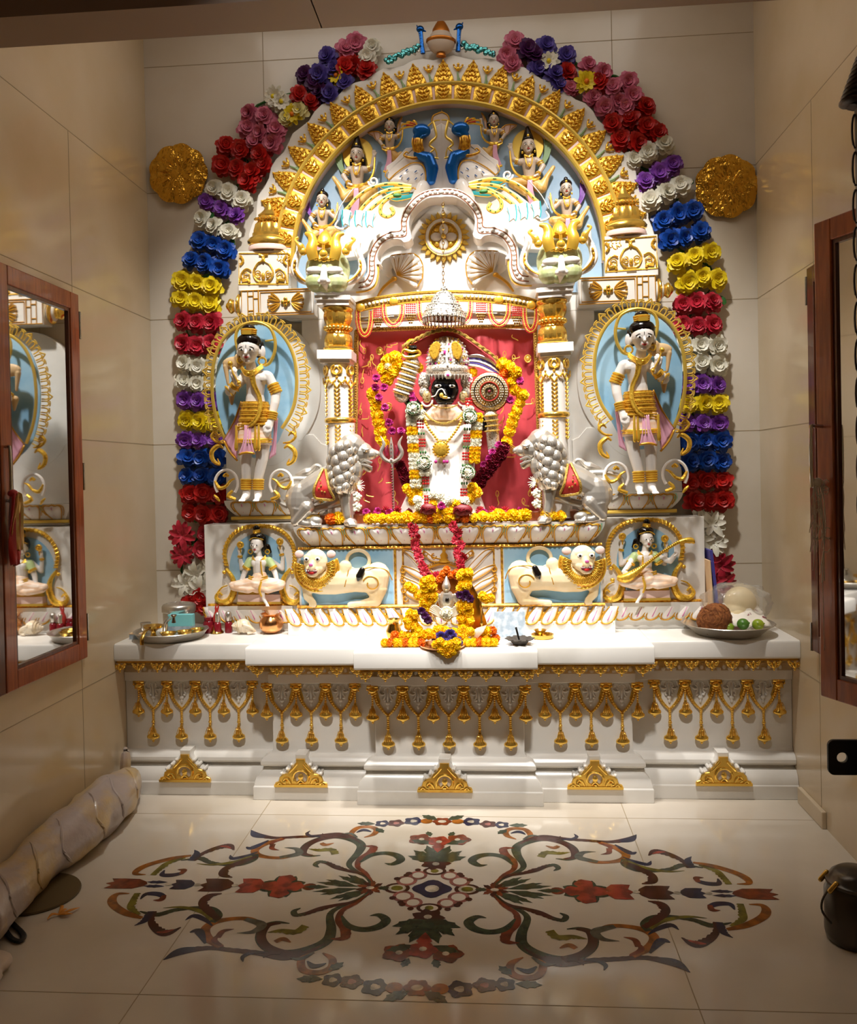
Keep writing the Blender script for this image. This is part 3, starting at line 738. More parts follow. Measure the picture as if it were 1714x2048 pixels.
for s in (1, -1):
    for y in (-.43,): inst('gilt_leaf_drop', md, shelf, (XC+s*.673, y, .484), (0, 0, s*PI/2))
    inst('gilt_leaf_drop', md, shelf, (XC+s*.287, -.505, .484), (0, 0, s*PI/2))

# ================================================================ pedestal with lotus mouldings and relief panels
ped = thing('shrine_pedestal', 'white marble pedestal with painted lotus petal mouldings above and below the animal panels', 'pedestal', (XC, -.2, .5552))
zc = at(888, 1048, Y=-.30).z; zb = at(888, 1092, Y=-.28).z
g = G(); loft_rects(g, .60, .262, [(.5553, 0), (.600, 0), (.601, -.004)], -.17)
loft_rects(g, .56, .236, [(.600, 0), (.665, .0), (zb-.004, .0)], -.16); obj('central_body', g, 'marble', ped, smooth=False, bevel=.0015)
g = G(); g.box((-.938, -.172, .5553), (.944, -.0005, .966)); obj('side_body', g, 'marble', ped, smooth=False, bevel=.0015)
# curved mouldings
def moulding(name, hx, d, z0, z1, bulge, yb=-.1, mats='marble'):
    pr = []
    for i in range(9): a = i/8; pr.append((z0+(z1-z0)*a, bulge(a)))
    g = G(); loft_rects(g, hx, d, pr, yb); return obj(name, g, mats, ped, auto=50)
moulding('cornice', .545, .262, zb, zc, lambda a: -.028+.050*math.sin(a*PI/2)**.9, -.16)
zl0 = at(888, 1251, Y=-.27).z; zl1 = at(888, 1214, Y=-.25).z
moulding('lotus_band', .595, .262, zl0, zl1, lambda a: -.024*math.sin(a*PI/2)-.0, -.16)
def petal_row(name, xa, xb, z0, z1, yf, pitch, inv=False, slant=True, par=ped, lean=.0):
    """a row of domed petals: white leaf, gilt rim, pink midrib, green spandrels"""
    g = G(); n = max(1, round((xb-xa)/pitch)); pt = (xb-xa)/n; H = z1-z0; xm = (xa+xb)/2
    for i in range(n):
        x = xa+(i+.5)*pt; sl = max(-1, min(1, (x-XC)/.15))*lean if slant else 0
        def Q(a, b, o=0):           # a across -1..1, b height 0..1 (0 = foot)
            bb = b; hh = z0+H*bb if not inv else z1-H*bb; y = yf(b)-o
            return (x+a*pt*.5+sl*(1-b)*H, y, hh)
        # white domed leaf
        ol = [(-.40, .02), (-.62, .28), (-.80, .60), (-.78, .84), (-.52, .94), (-.24, .90), (0, .98), (.24, .90), (.52, .94), (.78, .84), (.80, .60), (.62, .28), (.40, .02)] if not inv else [(-.58, .04), (-.74, .3), (-.84, .58), (-.74, .82), (-.40, .96), (0, 1.0), (.40, .96), (.74, .82), (.84, .58), (.74, .3), (.58, .04)]
        vs = [Q(0, .5, .011)]+[Q(a*.45, .5+(b-.5)*.55, .009) for a, b in ol]+[Q(a, b, .001) for a, b in ol]; m = len(ol); fs = []
        for j in range(m): fs.append((0, 1+j, 1+(j+1) % m)); fs.append((1+j, 1+m+j, 1+m+(j+1) % m, 1+(j+1) % m))
        g.sl = 0; g.add(vs, fs)
        g.sl = 1; g.tube([Q(a, b, .003) for a, b in ol], .0026, 5, k=2)
        g.tube([Q(a*1.24, b*1.02, .001) for a, b in ol[1:-1]], .0020, 5, k=2)
        g.sl = 2; g.tube([Q(-.05, .80, .0095), Q(0, .76, .0105), Q(0, .25, .0085)], [.0012, .0018, .0012], 5)
        g.sl = 3; vs = [Q(.84, .70, .0006), Q(1.16, .70, .0006), Q(1.05, .99, .0012), Q(.95, .99, .0012), Q(1.0, .42, .0006)]; g.add(vs, [(0, 1, 2, 3), (0, 4, 1)])
    return obj(name, g, ['body_white', 'gold_line', 'pink_deep', 'mint'], par, auto=None)
HC = .545; petal_row('cornice_petals', XC-.556, XC+.556, zb+.002, zc-.006, lambda b: -(.262-.028+.050*math.sin(b*PI/2)**.9)-.001, .0835, lean=-.25)
for s in (1, -1):      # petals on the ends of the cornice
    g = G()
petal_row('lotus_band_petals', XC-.592, XC+.592, zl0+.001, zl1-.001, lambda b: -.2625+.018*math.sin((1-b)*PI/2), .0545, inv=True, lean=.55)
for s in (1, -1):
    xa, xb = ((-.925, XC-.60) if s < 0 else (XC+.60, .93))
    petal_row('lotus_band_petals', xa, xb, zl0+.001, zl1-.001, lambda b: -.188+.010*math.sin((1-b)*PI/2), .0545, inv=True, lean=.55)
    g = G(); g.box((xa, -.187, zl0), (xb, -.17, zl1)); obj('lotus_band', g, 'marble', ped, smooth=False)
g = G()
zg = zl1+.004
g.tube([(XC-.567, -.243, zg), (XC+.567, -.243, zg)], .006, 6); g.tube([(XC-.56, -.240, zb-.005), (XC+.56, -.240, zb-.005)], .0055, 6)
for i in range(70): x = XC-.55+i*1.1/69; g.ball((x, -.246, zb-.003), (.006, .005, .004), 6, 4)
for s in (1, -1):
    g.tube([(XC+s*.575, -.176, zg), (XC+s*.93, -.176, zg)], .006, 6)
    for x in (.197, .168): g.tube([(XC+s*x, -.240, zg), (XC+s*x, -.240, zb-.006)], .0045 if x > .18 else .003, 6)
obj('gilt_mouldings', g, 'gold_paint', ped)
# blue grounds of the animal panels
YP = -.2365
for s in (1, -1):
    g = G(); x0, x1 = sorted((XC+s*.205, XC+s*.552)); g.box((x0, YP-.0008, zg+.007), (x1, YP+.004, zb-.012)); obj('blue_ground', g, 'sky_paint', ped, smooth=False)
# carved leaf panel in the middle
g = G(YP-.001)
def both(f):
    for m_ in (False, True):
        g.mir = m_; f()
g.sl = 0
def midleaf():
    for p, r in (([(868, 1150), (845, 1130), (822, 1108), (806, 1100)], [3, 9, 7, 1]), ([(862, 1165), (838, 1150), (815, 1138), (803, 1132)], [3, 8, 6, 1]), ([(858, 1185), (835, 1172), (812, 1160), (802, 1150)], [3, 8, 6, 2]), ([(850, 1200), (828, 1192), (812, 1182), (806, 1172)], [4, 7, 6, 2]), ([(884, 1120), (866, 1118), (852, 1108), (846, 1102)], [3, 6, 6, 2])):
        g.sl = 0; g.tube(p, r, 8, k=4, flat=.5); g.sl = 1
        g.tube([(a, b-rr*.8, 3) for (a, b), rr in zip(p, r)], 1.1, 5, k=4); g.tube([(a, b+rr*.8, 3) for (a, b), rr in zip(p, r)], 1.1, 5, k=4)
    g.sl = 1
    for c in ((806, 1140), (806, 1160), (808, 1180), (812, 1198), (850, 1108), (868, 1112)): g.tube([(c[0]+5*math.cos(a), c[1]+5*math.sin(a), 3) for a in [i*.8 for i in range(7)]], 1.5, 5)
both(midleaf); g.mir = False
g.sl = 1; g.lathe((888, 3), [(1, 1094), (4, 1099), (3, 1104), (8, 1110), (6, 1116), (12, 1124), (2, 1126)], 12, sq=.4)
g.beads([(852, 1132), (888, 1122), (924, 1132)], 2, 4.5, w=3)
g.tube([(846, 1140), (888, 1127), (930, 1140)], 2.5, 6, k=4, w=3)
obj('carved_leaf_panel', g, ['body_white', 'gold_line'], ped)

# ---------------------------------------------------------------- crouching lion reliefs (left one traced, right one mirrored)
def crop6(x, y, w=0): return (420+x/3.571, 980+y/3.571, w)
def lion_relief(mir, label):
    t = thing('lion_relief', label, 'relief', G(YP, mir, kd=.62).P((690, 1208, 0)), 'lion reliefs on the pedestal')
    c = crop6
    g = G(YP, mir, kd=.62); g.sl = 0
    g.chain([c(790, 640, 12), c(900, 640, 14), c(1040, 640, 12), c(1170, 640, 12)], [29, 29, 24, 26])
    g.cap(c(1200, 600, 10), c(1190, 700, 8), 25, 22)
    g.chain([c(800, 660, 10), c(700, 690, 8), c(700, 760, 10), c(740, 800, 12)], [24, 12, 8, 7])
    g.chain([c(715, 765, 12), c(745, 812, 14)], [7, 7])
    g.chain([c(975, 540, 22), c(960, 610, 26), c(938, 660, 28)], [13, 9, 8]); 
    for i in range(3): g.cap(c(925+i*16, 665, 30), c(922+i*16, 678, 31), 3.2)
    g.chain([c(1200, 700, 10), c(1190, 790, 10), c(1080, 805, 14), c(1010, 815, 16)], [20, 11, 6, 7])
    for i in range(3): g.cap(c(1005+i*18, 815, 18), c(998+i*18, 822, 20), 3)
    for i in range(3): g.cap(c(725+i*16, 812, 16), c(722+i*16, 822, 17), 3)
    b = blob('body', g, .0028, 'cream', t, 3)
    g = G(YP, mir, kd=.62); g.ball(c(770, 505, 34), (24, 26, 20), 16, 10); g.ball(c(765, 560, 44), (14, 11, 14), 12, 8); g.ball(c(735, 552, 44), (9, 8, 10)); g.ball(c(795, 552, 44), (9, 8, 10)); g.cap(c(758, 490, 48), c(752, 540, 58), 5, 7)
    g.ball(c(720, 470, 46), (9, 7, 6)); g.ball(c(795, 468, 46), (9, 7, 6)); g.ball(c(752, 592, 42), (11, 6, 12))
    h = blob('head', g, .0022, 'cream', t, 2)
    g = G(YP, mir, kd=.62)
    for x in (652, 878): g = G(YP, mir, kd=.62); g.ball(c(x, 452, 30), (9, 8, 5)); obj('ear', g, 'pink_stone', h)
    
    for x in (714, 792):
        g = G(YP, mir, kd=.62); g.ball(c(x, 482, 52), (5.2, 4.2, 3)); g.sl = 1; g.ball(c(x, 483, 54.5), (2.4, 2.4, 2)); obj('eye', g, ['eye_white', 'black'], h)
    g = G(YP, mir, kd=.62); g.ball(c(752, 566, 56), (11, 6.5, 4)); g.sl = 1; g.ball(c(752, 578, 58), (5, 3.5, 4)); g.sl = 2
    for i in range(6): g.box(tuple(c(715+i*13, 556, 57)), tuple(c(722+i*13, 566, 60)))
    g.sl = 3; g.ball(c(750, 520, 64), (4, 3, 3))
    obj('mouth', g, ['red_dark', 'petal_red', 'eye_white', 'pink_deep'], h)
    # flared gilt collar
    g = G(YP, mir, kd=.62); vs = []; fs = []; n = 40
    for i in range(n+1):
        a = math.radians(-25+220*i/n)
        for k_, (rx, ry, w) in enumerate(((22, 20, 40), (30, 28, 44), (38, 38, 40), (44, 46, 32))):
            rr = 1+.03*math.cos(i*PI) if k_ < 3 else 1
            p = c(775, 550); vs.append((p[0]+rx*rr*math.cos(a), p[1]+ry*rr*math.sin(a)*1.0, w))
    for i in range(n):
        for k_ in range(3): fs.append((i*4+k_, i*4+k_+1, i*4+5+k_, i*4+4+k_))
    g.add(vs, fs); g.sl = 1
    for i in range(0, n+1, 1): a = i*4; g.tube([vs[a], vs[a+1], vs[a+2]], 1.0, 4)
    g.tube([vs[i*4+3] for i in range(n+1)], 1.8, 5); g.tube([vs[i*4+2] for i in range(n+1)], 1.2, 5)
    o = obj('collar', g, ['gold_paint', 'gold'], t, auto=None); sm = o.modifiers.new('s', 'SOLIDIFY'); sm.thickness = .004
    g = G(YP, mir, kd=.62); ring = [c(1062+80*math.cos(a), 500+72*math.sin(a), 12) for a in [math.radians(-250+330*i/24) for i in range(25)]]
    g.tube(ring, 3.6, 8); g.tube([ring[0], c(1030, 560, 18), c(990, 545, 14)], 3, 6, k=3); g.tube([ring[-1], c(1150, 530, 14), c(1110, 560, 22), c(1095, 572, 34)], 3.6, 6, k=3); obj('tail', g, 'cream', t)
    g = G(YP, mir, kd=.62); g.cap(c(1098, 565, 36), c(1080, 605, 38), 6, 7); g.cap(c(1080, 605, 38), c(1070, 635, 36), 7, 2); obj('tail_tuft', g, 'black', t)
    g = G(YP, mir, kd=.62); sp = [c(1165+(62-i*2.3)*math.cos(math.radians(200+i*24)), 660+(60-i*2.3)*math.sin(math.radians(200+i*24)), 37) for i in range(16)]
    g.tube(sp, 1.4, 5, k=2); g.tube([c(1090, 560, 26), c(1180, 545, 30), c(1270, 570, 24), c(1305, 640, 14)], 1.2, 5, k=4); g.tube([c(985, 500, 16), c(1000, 560, 30), c(985, 640, 38), c(975, 680, 36)], 1.1, 5, k=3)
    obj('painted_outline', g, 'gold_line', t)
lion_relief(False, 'cream crouching lion relief on blue, left of the small silver idol')
lion_relief(True, 'cream crouching lion relief on blue, right of the small silver idol')
# ================================================================ arch behind the shrine
AC = (XC+.010, 1.968); R0, R1 = .591, .672
def A(r, a, y): return (AC[0]+r*math.sin(a), y, AC[1]+r*math.cos(a))        # a from straight up
def sector(g, r0, r1, a0, a1, y0, y1, n=48):
    vs = []; fs = []
    for i in range(n+1):
        a = a0+(a1-a0)*i/n
        for r in (r0, r1):
            for y in (y0, y1): vs.append(A(r, a, y))
    for i in range(n):
        b = i*4; c = b+4
        for p, q in ((0, 1), (1, 3), (3, 2), (2, 0)): fs.append((b+p, b+q, c+q, c+p))
    fs += [(0, 1, 3, 2), tuple(n*4+j for j in (0, 1, 3, 2))]; g.add(vs, fs)
arch = thing('shrine_arch', 'large carved arch of white marble with gilt leaf flames round a blue field', 'arch', (AC[0], -.05, 1.75))
AE = math.radians(93)
g = G(); sector(g, R0, R1, -AE, AE, -.0005, -.095)
# straight feet of the band down to the side blocks
obj('band', g, 'pink_stone', arch, auto=30)
g = G(); n = 70; vs = []; fs = []
out = [A(.792+.008*math.cos(i*2*PI/3.6), math.radians(-100+200*i/n), 0) for i in range(n+1)]
pl = lambda u, v, w: (u, -w, v)
g.plate([(p[0], p[2]) for p in out]+[(XC+.62, 1.76), (XC-.62, 1.76)], .0008, .045, .003, plane=pl); obj('backing', g, 'marble', arch, auto=30)
g = G(); g.plate([(A(R0+.004, -PI/2+PI*i/60, 0)[0], A(R0+.004, -PI/2+PI*i/60, 0)[2]) for i in range(61)]+[(AC[0]+R0+.003, 1.83), (AC[0]-R0-.003, 1.83)], .0455, .052, plane=pl); obj('blue_field', g, 'arch_blue', arch, smooth=False)
g = G(); g.box((XC-.57, -.046, .967), (XC+.57, -.0008, 1.76)); obj('lower_backing', g, 'marble', arch, smooth=False)
for r, rr in ((R0+.008, .010), (R1-.004, .009)):
    g = G(); g.tube([A(r, -AE+2*AE*i/60, -.095) for i in range(61)], rr, 8); obj('gilt_rim', g, 'gold_pale', arch)
# repoussé panels of the band
NP = 27
def mk_panel():
    g = G(); h = .031; w_ = .031; pl = lambda u, v, w: (u, -w, v)
    g.plate([(-w_, -h*.8), (-w_*.85, -h), (w_*.85, -h), (w_, -h*.8), (w_*1.08, h*.8), (w_*.9, h), (-w_*.9, h), (-w_*1.08, h*.8)], 0, .006, .002, plane=pl)
    for s in (1, -1):
        for k_, (ax, az) in enumerate(((.010, -.014), (.018, .004), (.010, .018))):
            g.tube([(s*.003, -.007, -.020+k_*.012), (s*ax, -.010, az-.006), (s*(ax+.006), -.010, az+.004), (s*ax, -.010, az+.009), (s*(ax-.005), -.009, az+.004)], .0028, 5, k=2)
    for z in (-.018, -.004, .010, .022): g.ball((0, -.008, z), (.004, .005, .005), 6, 4)
    return g
mpn = mk(mk_panel(), 'gold_relief', auto=None)
def ainst(name, me, r, a, y): return inst(name, me, arch, A(r, a, y), (0, a, 0))
for i in range(NP):
    a = -AE+.04+(2*AE-.08)*(i+.5)/NP; ainst('repousse_panel', mpn, (R0+R1)/2, a, -.094)
def mk_flame():
    g = G(); pl = lambda u, v, w: (u, -w, v)
    ol = [(-.036, 0), (-.041, .018), (-.036, .040), (-.026, .062), (-.013, .086), (0, .104), (.013, .086), (.026, .062), (.036, .040), (.041, .018), (.036, 0)]
    g.plate(ol, 0, .010, .003, plane=pl)
    for s in (1, -1):
        for k_, (x, z) in enumerate(((.020, .012), (.024, .032), (.016, .052), (.009, .070))):
            g.tube([(s*.004, -.011, z-.010), (s*x*.8, -.015, z-.008), (s*x, -.015, z+.004), (s*x*.7, -.014, z+.010), (s*x*.45, -.013, z+.003)], .0033-.0004*k_, 5, k=2)
        for z in (.022, .042, .060, .078): g.ball((s*(.036-.36*(z-.02)), -.010, z), (.0045, .005, .006), 6, 4)
    for z in (.010, .028, .046, .064, .082, .096): g.ball((0, -.013, z), (.0048, .006, .0055), 6, 4)
    return g
def mk_bud():
    g = G(); g.sl = 1; g.tube([(0, -.004, 0), (.003, -.006, .025), (-.001, -.006, .052)], [.006, .0045, .003], 6, k=3); g.tube([(.007, -.003, 0), (.008, -.005, .03)], .003, 5)
    g.sl = 0; g.ball((0, -.008, .064), (.009, .007, .010), 8, 5); g.ball((0, -.008, .080), (.006, .006, .007), 8, 5)
    for s in (1, -1): g.tube([(0, -.008, .060), (s*.010, -.009, .066), (s*.016, -.008, .076)], [.004, .004, .003], 6, k=2); g.ball((s*.017, -.008, .078), .0045, 6, 4)
    return g
mf = mk(mk_flame(), 'gold_relief', auto=None); mbd = mk(mk_bud(), ['gold_relief', 'green_stem'], auto=None)
ST = math.radians(8.75)
for i in range(-10, 11): ainst('gilt_flame', mf, R1+.004, i*ST, -.045)
for i in range(-10, 10): ainst('flower_bud', mbd, R1+.006, (i+.5)*ST, -.045)

# ---------------------------------------------------------------- blocks, consoles and finials at the arch feet
def scroll(g, c, r, turns=1.4, th=1.4, d=1, w=3, ph=0, n=16):
    g.tube([(c[0]+d*(r*(1-.75*i/n))*math.cos(ph+turns*2*PI*i/n), c[1]+(r*(1-.75*i/n))*math.sin(ph+turns*2*PI*i/n), w) for i in range(n+1)], th, 5)
side_lbl = {False: 'left', True: 'right'}
for mir in (False, True):
    sd = side_lbl[mir]
    t = thing('console_beam', 'white marble console beam with painted flower panel and gold end knob at the %s foot of the arch' % sd, 'console', G(-.11, mir).P((555, 636, 0)), 'console beams of the arch')
    Y = -.115; g = G(); a = at(481, 574, Y); b = at(629, 634, Y); x0, x1 = a.x, b.x; z1, z0 = at(555, 578, Y).z, at(555, 632, Y).z
    if mir: x0, x1 = 2*XC-x1, 2*XC-x0
    g.box((x0, Y, z0), (x1, -.0466, z1)); obj('beam', g, 'marble', t, smooth=False, bevel=.002)
    sx = -1 if mir else 1; xl = x1 if mir else x0        # outer end
    F = lambda u, v, o=.002: (xl+sx*u*.001, Y-o, z1-v*.001)
    W_ = abs(x1-x0)*1000; H_ = (z1-z0)*1000
    g = G()
    def ln(pts, r=.0022): g.tube([F(*p) for p in pts], r, 4)
    ln([(3, 3), (W_-3, 3), (W_-3, H_-3), (3, H_-3), (3, 3)]); ln([(70, 3), (70, H_-3)], .003); ln([(28, 3), (28, H_-3)]); ln([(50, 3), (50, H_-3)]); ln([(50, 34), (70, 34)]); ln([(28, 24), (50, 24)]); ln([(28, H_-24), (50, H_-24)])
    ln([(78, 12), (W_-12, 12), (W_-12, H_-12), (78, H_-12), (78, 12)], .0018)
    cu, cv = (78+W_-12)/2, H_/2
    for q in range(4):
        an = q*PI/2; p = F(cu+11*math.cos(an), cv+11*math.sin(an), .006); g.ball(p, (.0085, .004, .0085), 8, 5)
    g.sl = 1
    for q in range(4): an = q*PI/2; g.ball(F(cu+12*math.cos(an), cv+12*math.sin(an), .010), (.003, .003, .003), 6, 4)
    g.sl = 0; g.ball(F(cu, cv, .010), .005, 8, 5)
    for ds in (1, -1):
        for dv in (1, -1):
            for L, sp in ((62, 26), (66, 12), (52, 34)):
                g.tube([F(cu+ds*22, cv+dv*4), F(cu+ds*L*.6, cv+dv*sp*.5, .004), F(cu+ds*L, cv+dv*sp, .005), F(cu+ds*(L+4), cv+dv*(sp-7), .004), F(cu+ds*(L-3), cv+dv*(sp-8), .004)], [.0015, .0035, .003, .0025, .001], 5, k=3)
    obj('painted_panel', g, ['gold_line', 'green_leaf'], t)
    g = G(); yc = -.075; hor = lambda pr: [(xl-sx*x, r) for x, r in pr]
    for m_, pr in ((0, [(-.004, .030), (.006, .034), (.008, .038)]), (1, [(.008, .040), (.012, .046), (.018, .047), (.024, .040)]), (0, [(.022, .036), (.028, .033), (.034, .026)]), (1, [(.034, .026), (.040, .022), (.046, .028), (.052, .030), (.058, .026), (.062, .018), (.068, .012), (.072, .004)])):
        g.sl = m_; vs = []; fs = []; n = 24
        for x, r in hor(pr):
            for j in range(n): an = 2*PI*j/n; vs.append((x, yc+r*.85*math.cos(an), (z0+z1)/2+r*math.sin(an)))
        k_ = len(pr)
        for i in range(k_-1):
            for j in range(n): fs.append((i*n+j, i*n+(j+1) % n, (i+1)*n+(j+1) % n, (i+1)*n+j))
        fs += [tuple(range(n)), tuple((k_-1)*n+j for j in range(n))]; g.add(vs, fs)
    obj('end_knob', g, ['white', 'gold_shine'], t, auto=50)
    # square block with open gilt scrollwork
    t2 = thing('scroll_block', 'square white marble block with gilt scrollwork under the %s gold urn finial' % sd, 'block', G(-.1, mir).P((527, 573, 0)), 'scroll blocks')
    g = G(-.046, mir); zz = (z1+.0005); q0 = at(476, 505, -.1); q1 = at(577, 570, -.1); xa, xb = q0.x, q1.x
    if mir: xa, xb = 2*XC-xb, 2*XC-xa
    g = G(); g.box((xa, -.105, zz), (xb, -.0466, q0.z+.002)); obj('block', g, 'marble', t2, smooth=False, bevel=.002)
    g = G(-.106, mir); g.tube([(478, 507), (576, 507), (576, 568), (478, 568)], 1.6, 5, closed=True)
    for s in (1, -1):
        c = 527
        g.tube([(c, 566, 2), (c+s*14, 560, 2), (c+s*20, 545, 2), (c+s*12, 528, 2), (c+s*3, 522, 2), (c+s*2, 512, 2), (c+s*9, 510, 2)], 1.8, 5, k=4)
        scroll(g, (c+s*34, 552), 10, d=s); scroll(g, (c+s*10, 548), 8, d=-s, ph=1); g.tube([(c+s*47, 566, 2), (c+s*44, 548, 2), (c+s*34, 538, 2), (c+s*24, 542, 2)], 1.6, 5, k=4)
        g.tube([(c+s*46, 512, 2), (c+s*40, 522, 2), (c+s*46, 530, 2)], 2.4, 5, k=3); g.tube([(c+s*28, 566, 2), (c+s*30, 560, 2), (c+s*42, 562, 2)], 3, 5, k=3)
    g.ball((527, 552, 3), (4, 6, 3)); g.ball((527, 520, 3), (3, 5, 3)); g.tube([(518, 566, 2), (536, 566, 2)], 3.5, 6); obj('scrollwork', g, 'gold_relief', t2)
    # gold urn finial
    t3 = thing('urn_finial', 'gold urn shaped finial with ribbed dome on the %s scroll block' % sd, 'finial', G(-.08, mir).P((536, 503, 0)), 'gold urn finials')
    g = G(-.078, mir); g.lathe((538, 0), [(40, 502), (41, 498), (38, 492)], 28, sq=.62); obj('foot', g, 'pink_stone', t3)
    g = G(-.078, mir); g.lathe((538, 0), [(38, 492), (42, 489), (43, 484), (39, 478), (33, 474), (33, 468)], 28, sq=.62)
    g.lathe((538, 0), [(31, 470), (31, 462), (28, 450), (22, 444), (20, 443)], 32, rib=16, amp=.12, sq=.62)
    g.lathe((538, 0), [(22, 444), (26, 441), (26, 438), (20, 434), (22, 431), (14, 424), (8, 418), (6, 412), (4, 408), (1, 404)], 24, sq=.62)
    g.beads([(538+27*math.cos(a), 440, 15*math.sin(a)+2) for a in [i*PI/8 for i in range(9)]], 3.0, 6.4, k=2); obj('urn', g, 'gold_shine', t3)

# crowning pot on top of the arch
t = thing('crown_finial', 'grey and gold pot finial at the very top of the arch', 'finial', G(-.07).P((882, 112, 0)))
g = G(-.066); g.sl = 1; g.lathe((882, 0), [(10, 113), (9, 108), (8, 104)], 20, sq=.7); g.sl = 0; g.lathe((882, 0), [(14, 106), (22, 100), (27, 92), (28, 86)], 24, sq=.7); g.sl = 1; g.lathe((882, 0), [(28, 87), (30, 85), (30, 81), (27, 79)], 24, sq=.7)
g.sl = 0; g.lathe((882, 0), [(26, 80), (22, 72), (18, 66)], 24, sq=.7); g.sl = 1; g.lathe((882, 0), [(18, 67), (17, 60), (13, 52), (8, 44), (2, 42)], 24, sq=.7)
obj('pot', g, ['body_grey', 'copper_paint'], t)
# tinsel peacocks beside it
for mir, lb in ((False, 'left'), (True, 'right')):
    t = thing('tinsel_peacock', 'small blue and teal tinsel peacock ornament %s of the crown finial' % lb, 'ornament', G(-.05, mir).P((842, 100, 0)), 'tinsel peacocks')
    g = G(-.052, mir); g.tube([(846, 108, 2), (844, 90, 4), (842, 70, 6), (840, 62, 6)], [5, 4, 4.5, 6], 8, k=4); g.ball((841, 62, 7), (8, 7, 6)); g.cap((836, 58, 6), (834, 54, 6), 2, 1); g.cap((847, 64, 6), (852, 66, 6), 2.5, 1); obj('neck', g, 'blue_foil', t)
    g = G(-.052, mir)
    for i in range(26): a = i/25; g.ball((838-64*a+random.uniform(-3, 3), 98+26*a+random.uniform(-5, 5), 3+random.uniform(0, 5)), (6-1*a, 5, 4), 6, 4)
    obj('tail', g, 'teal_foil', t)
    g = G(-.052, mir); g.tube([(838, 105, 3), (830, 98, 5), (824, 104, 5), (832, 112, 4)], 2, 5, k=3); obj('tinsel', g, 'silver', t)

# ================================================================ cusped torana arch of the sanctum
tor = thing('cusped_arch', 'white cusped marble arch with gilt bead border over the black faced idol', 'arch', (XC, -.2, 1.90))
def c2(x, y): return (730+x/5.356, 380+y/5.356)
inner = [c2(*p) for p in ((820, 158), (690, 175), (590, 235), (515, 330), (494, 430), (510, 530), (522, 575), (490, 620), (440, 632), (400, 602), (320, 600), (235, 640), (180, 710), (164, 790), (198, 838), (190, 862), (160, 862), (163, 950), (135, 1060), (60, 1118), (-60, 1135))]
outer = [c2(*p) for p in ((-470, 1130), (-470, 1020), (-330, 1010), (-100, 1000), (20, 985), (60, 930), (62, 800), (70, 700), (110, 600), (190, 530), (290, 488), (395, 475), (410, 380), (450, 270), (530, 170), (640, 95), (740, 65), (820, 58))]
YT = -.115
def sym(pts): return pts, [None]
# left half traced, right half mirrored in metres
def halfplate(outp, w0, w1, b, mats, name, par, Y=YT, k=3, mirs=(False, True), mid=True):
    for mir in mirs:
        g = G(Y, mir); g.plate(outp, w0, w1, b, k=1); obj(name, g, mats, par, auto=45)
ax = 900
LI = catm(inner, 4); LO = catm(outer[3:], 3); LI = [(ax, inner[0][1])]+LI[1:]; LO = LO[:-1]+[(ax, outer[-1][1])]
ped_l = [c2(-60, 1135), c2(-330, 1130), c2(-330, 1000)]
for mir in (False, True):
    g = G(YT, mir, clamp=True); g.plate(LI+[c2(-500, 1135), c2(-500, 1010)]+LO, 0, 46, 1.6); obj('arch_half', g, 'body_white', tor, auto=45)
bead = [c2(*p) for p in ((820, 100), (700, 115), (590, 175), (495, 280), (445, 400), (436, 530), (310, 548), (200, 610), (130, 710), (108, 820), (110, 950), (60, 1050), (-30, 1075))]
g = G(YT)
for mir in (False, True): g.mir = mir; g.beads([(a, b, 46.5) for a, b in bead], 4.0, 9.6, k=8, n=10, m=6, sq=.7)
g.mir = False; obj('bead_border', g, 'body_white', tor)
g = G(YT)
for mir in (False, True):
    g.mir = mir
    off = lambda L, d: L
    g.tube([(a, b, 46) for a, b in catm([c2(*p) for p in ((820, 78), (700, 92), (575, 150), (475, 262), (420, 400), (412, 500), (300, 522), (180, 590), (106, 700), (84, 820), (84, 950), (40, 1030), (-30, 1050))], 4)], 1.3, 5)
    g.tube([(a, b, 46) for a, b in catm([c2(*p) for p in ((820, 124), (700, 140), (605, 200), (520, 300), (468, 410), (462, 555), (310, 575), (215, 632), (155, 725), (134, 820), (136, 950), (85, 1070), (-30, 1100))], 4)], 1.1, 5)
g.mir = False; obj('gilt_lines', g, 'brown_line', tor)
g = G(YT)
for mir in (False, True):
    g.mir = mir; g.tube([c2(*p)+(40,) for p in ((164, 862), (162, 950), (135, 1060), (60, 1115), (-60, 1133))], 3.2, 8, k=4)
g.mir = False; obj('lower_roll', g, 'gold_pale', tor)
# pale wall of the sanctum seen through the arch
for mir in (False, True):
    g = G(-.0525, mir, clamp=True); g.plate([(ax, 1048), (660, 1048), (660, 600), (640, 560)]+[(a+2, b+2) for a, b in LO[5:]], 0, 4); obj('recess_wall', g, 'white', tor, smooth=False)
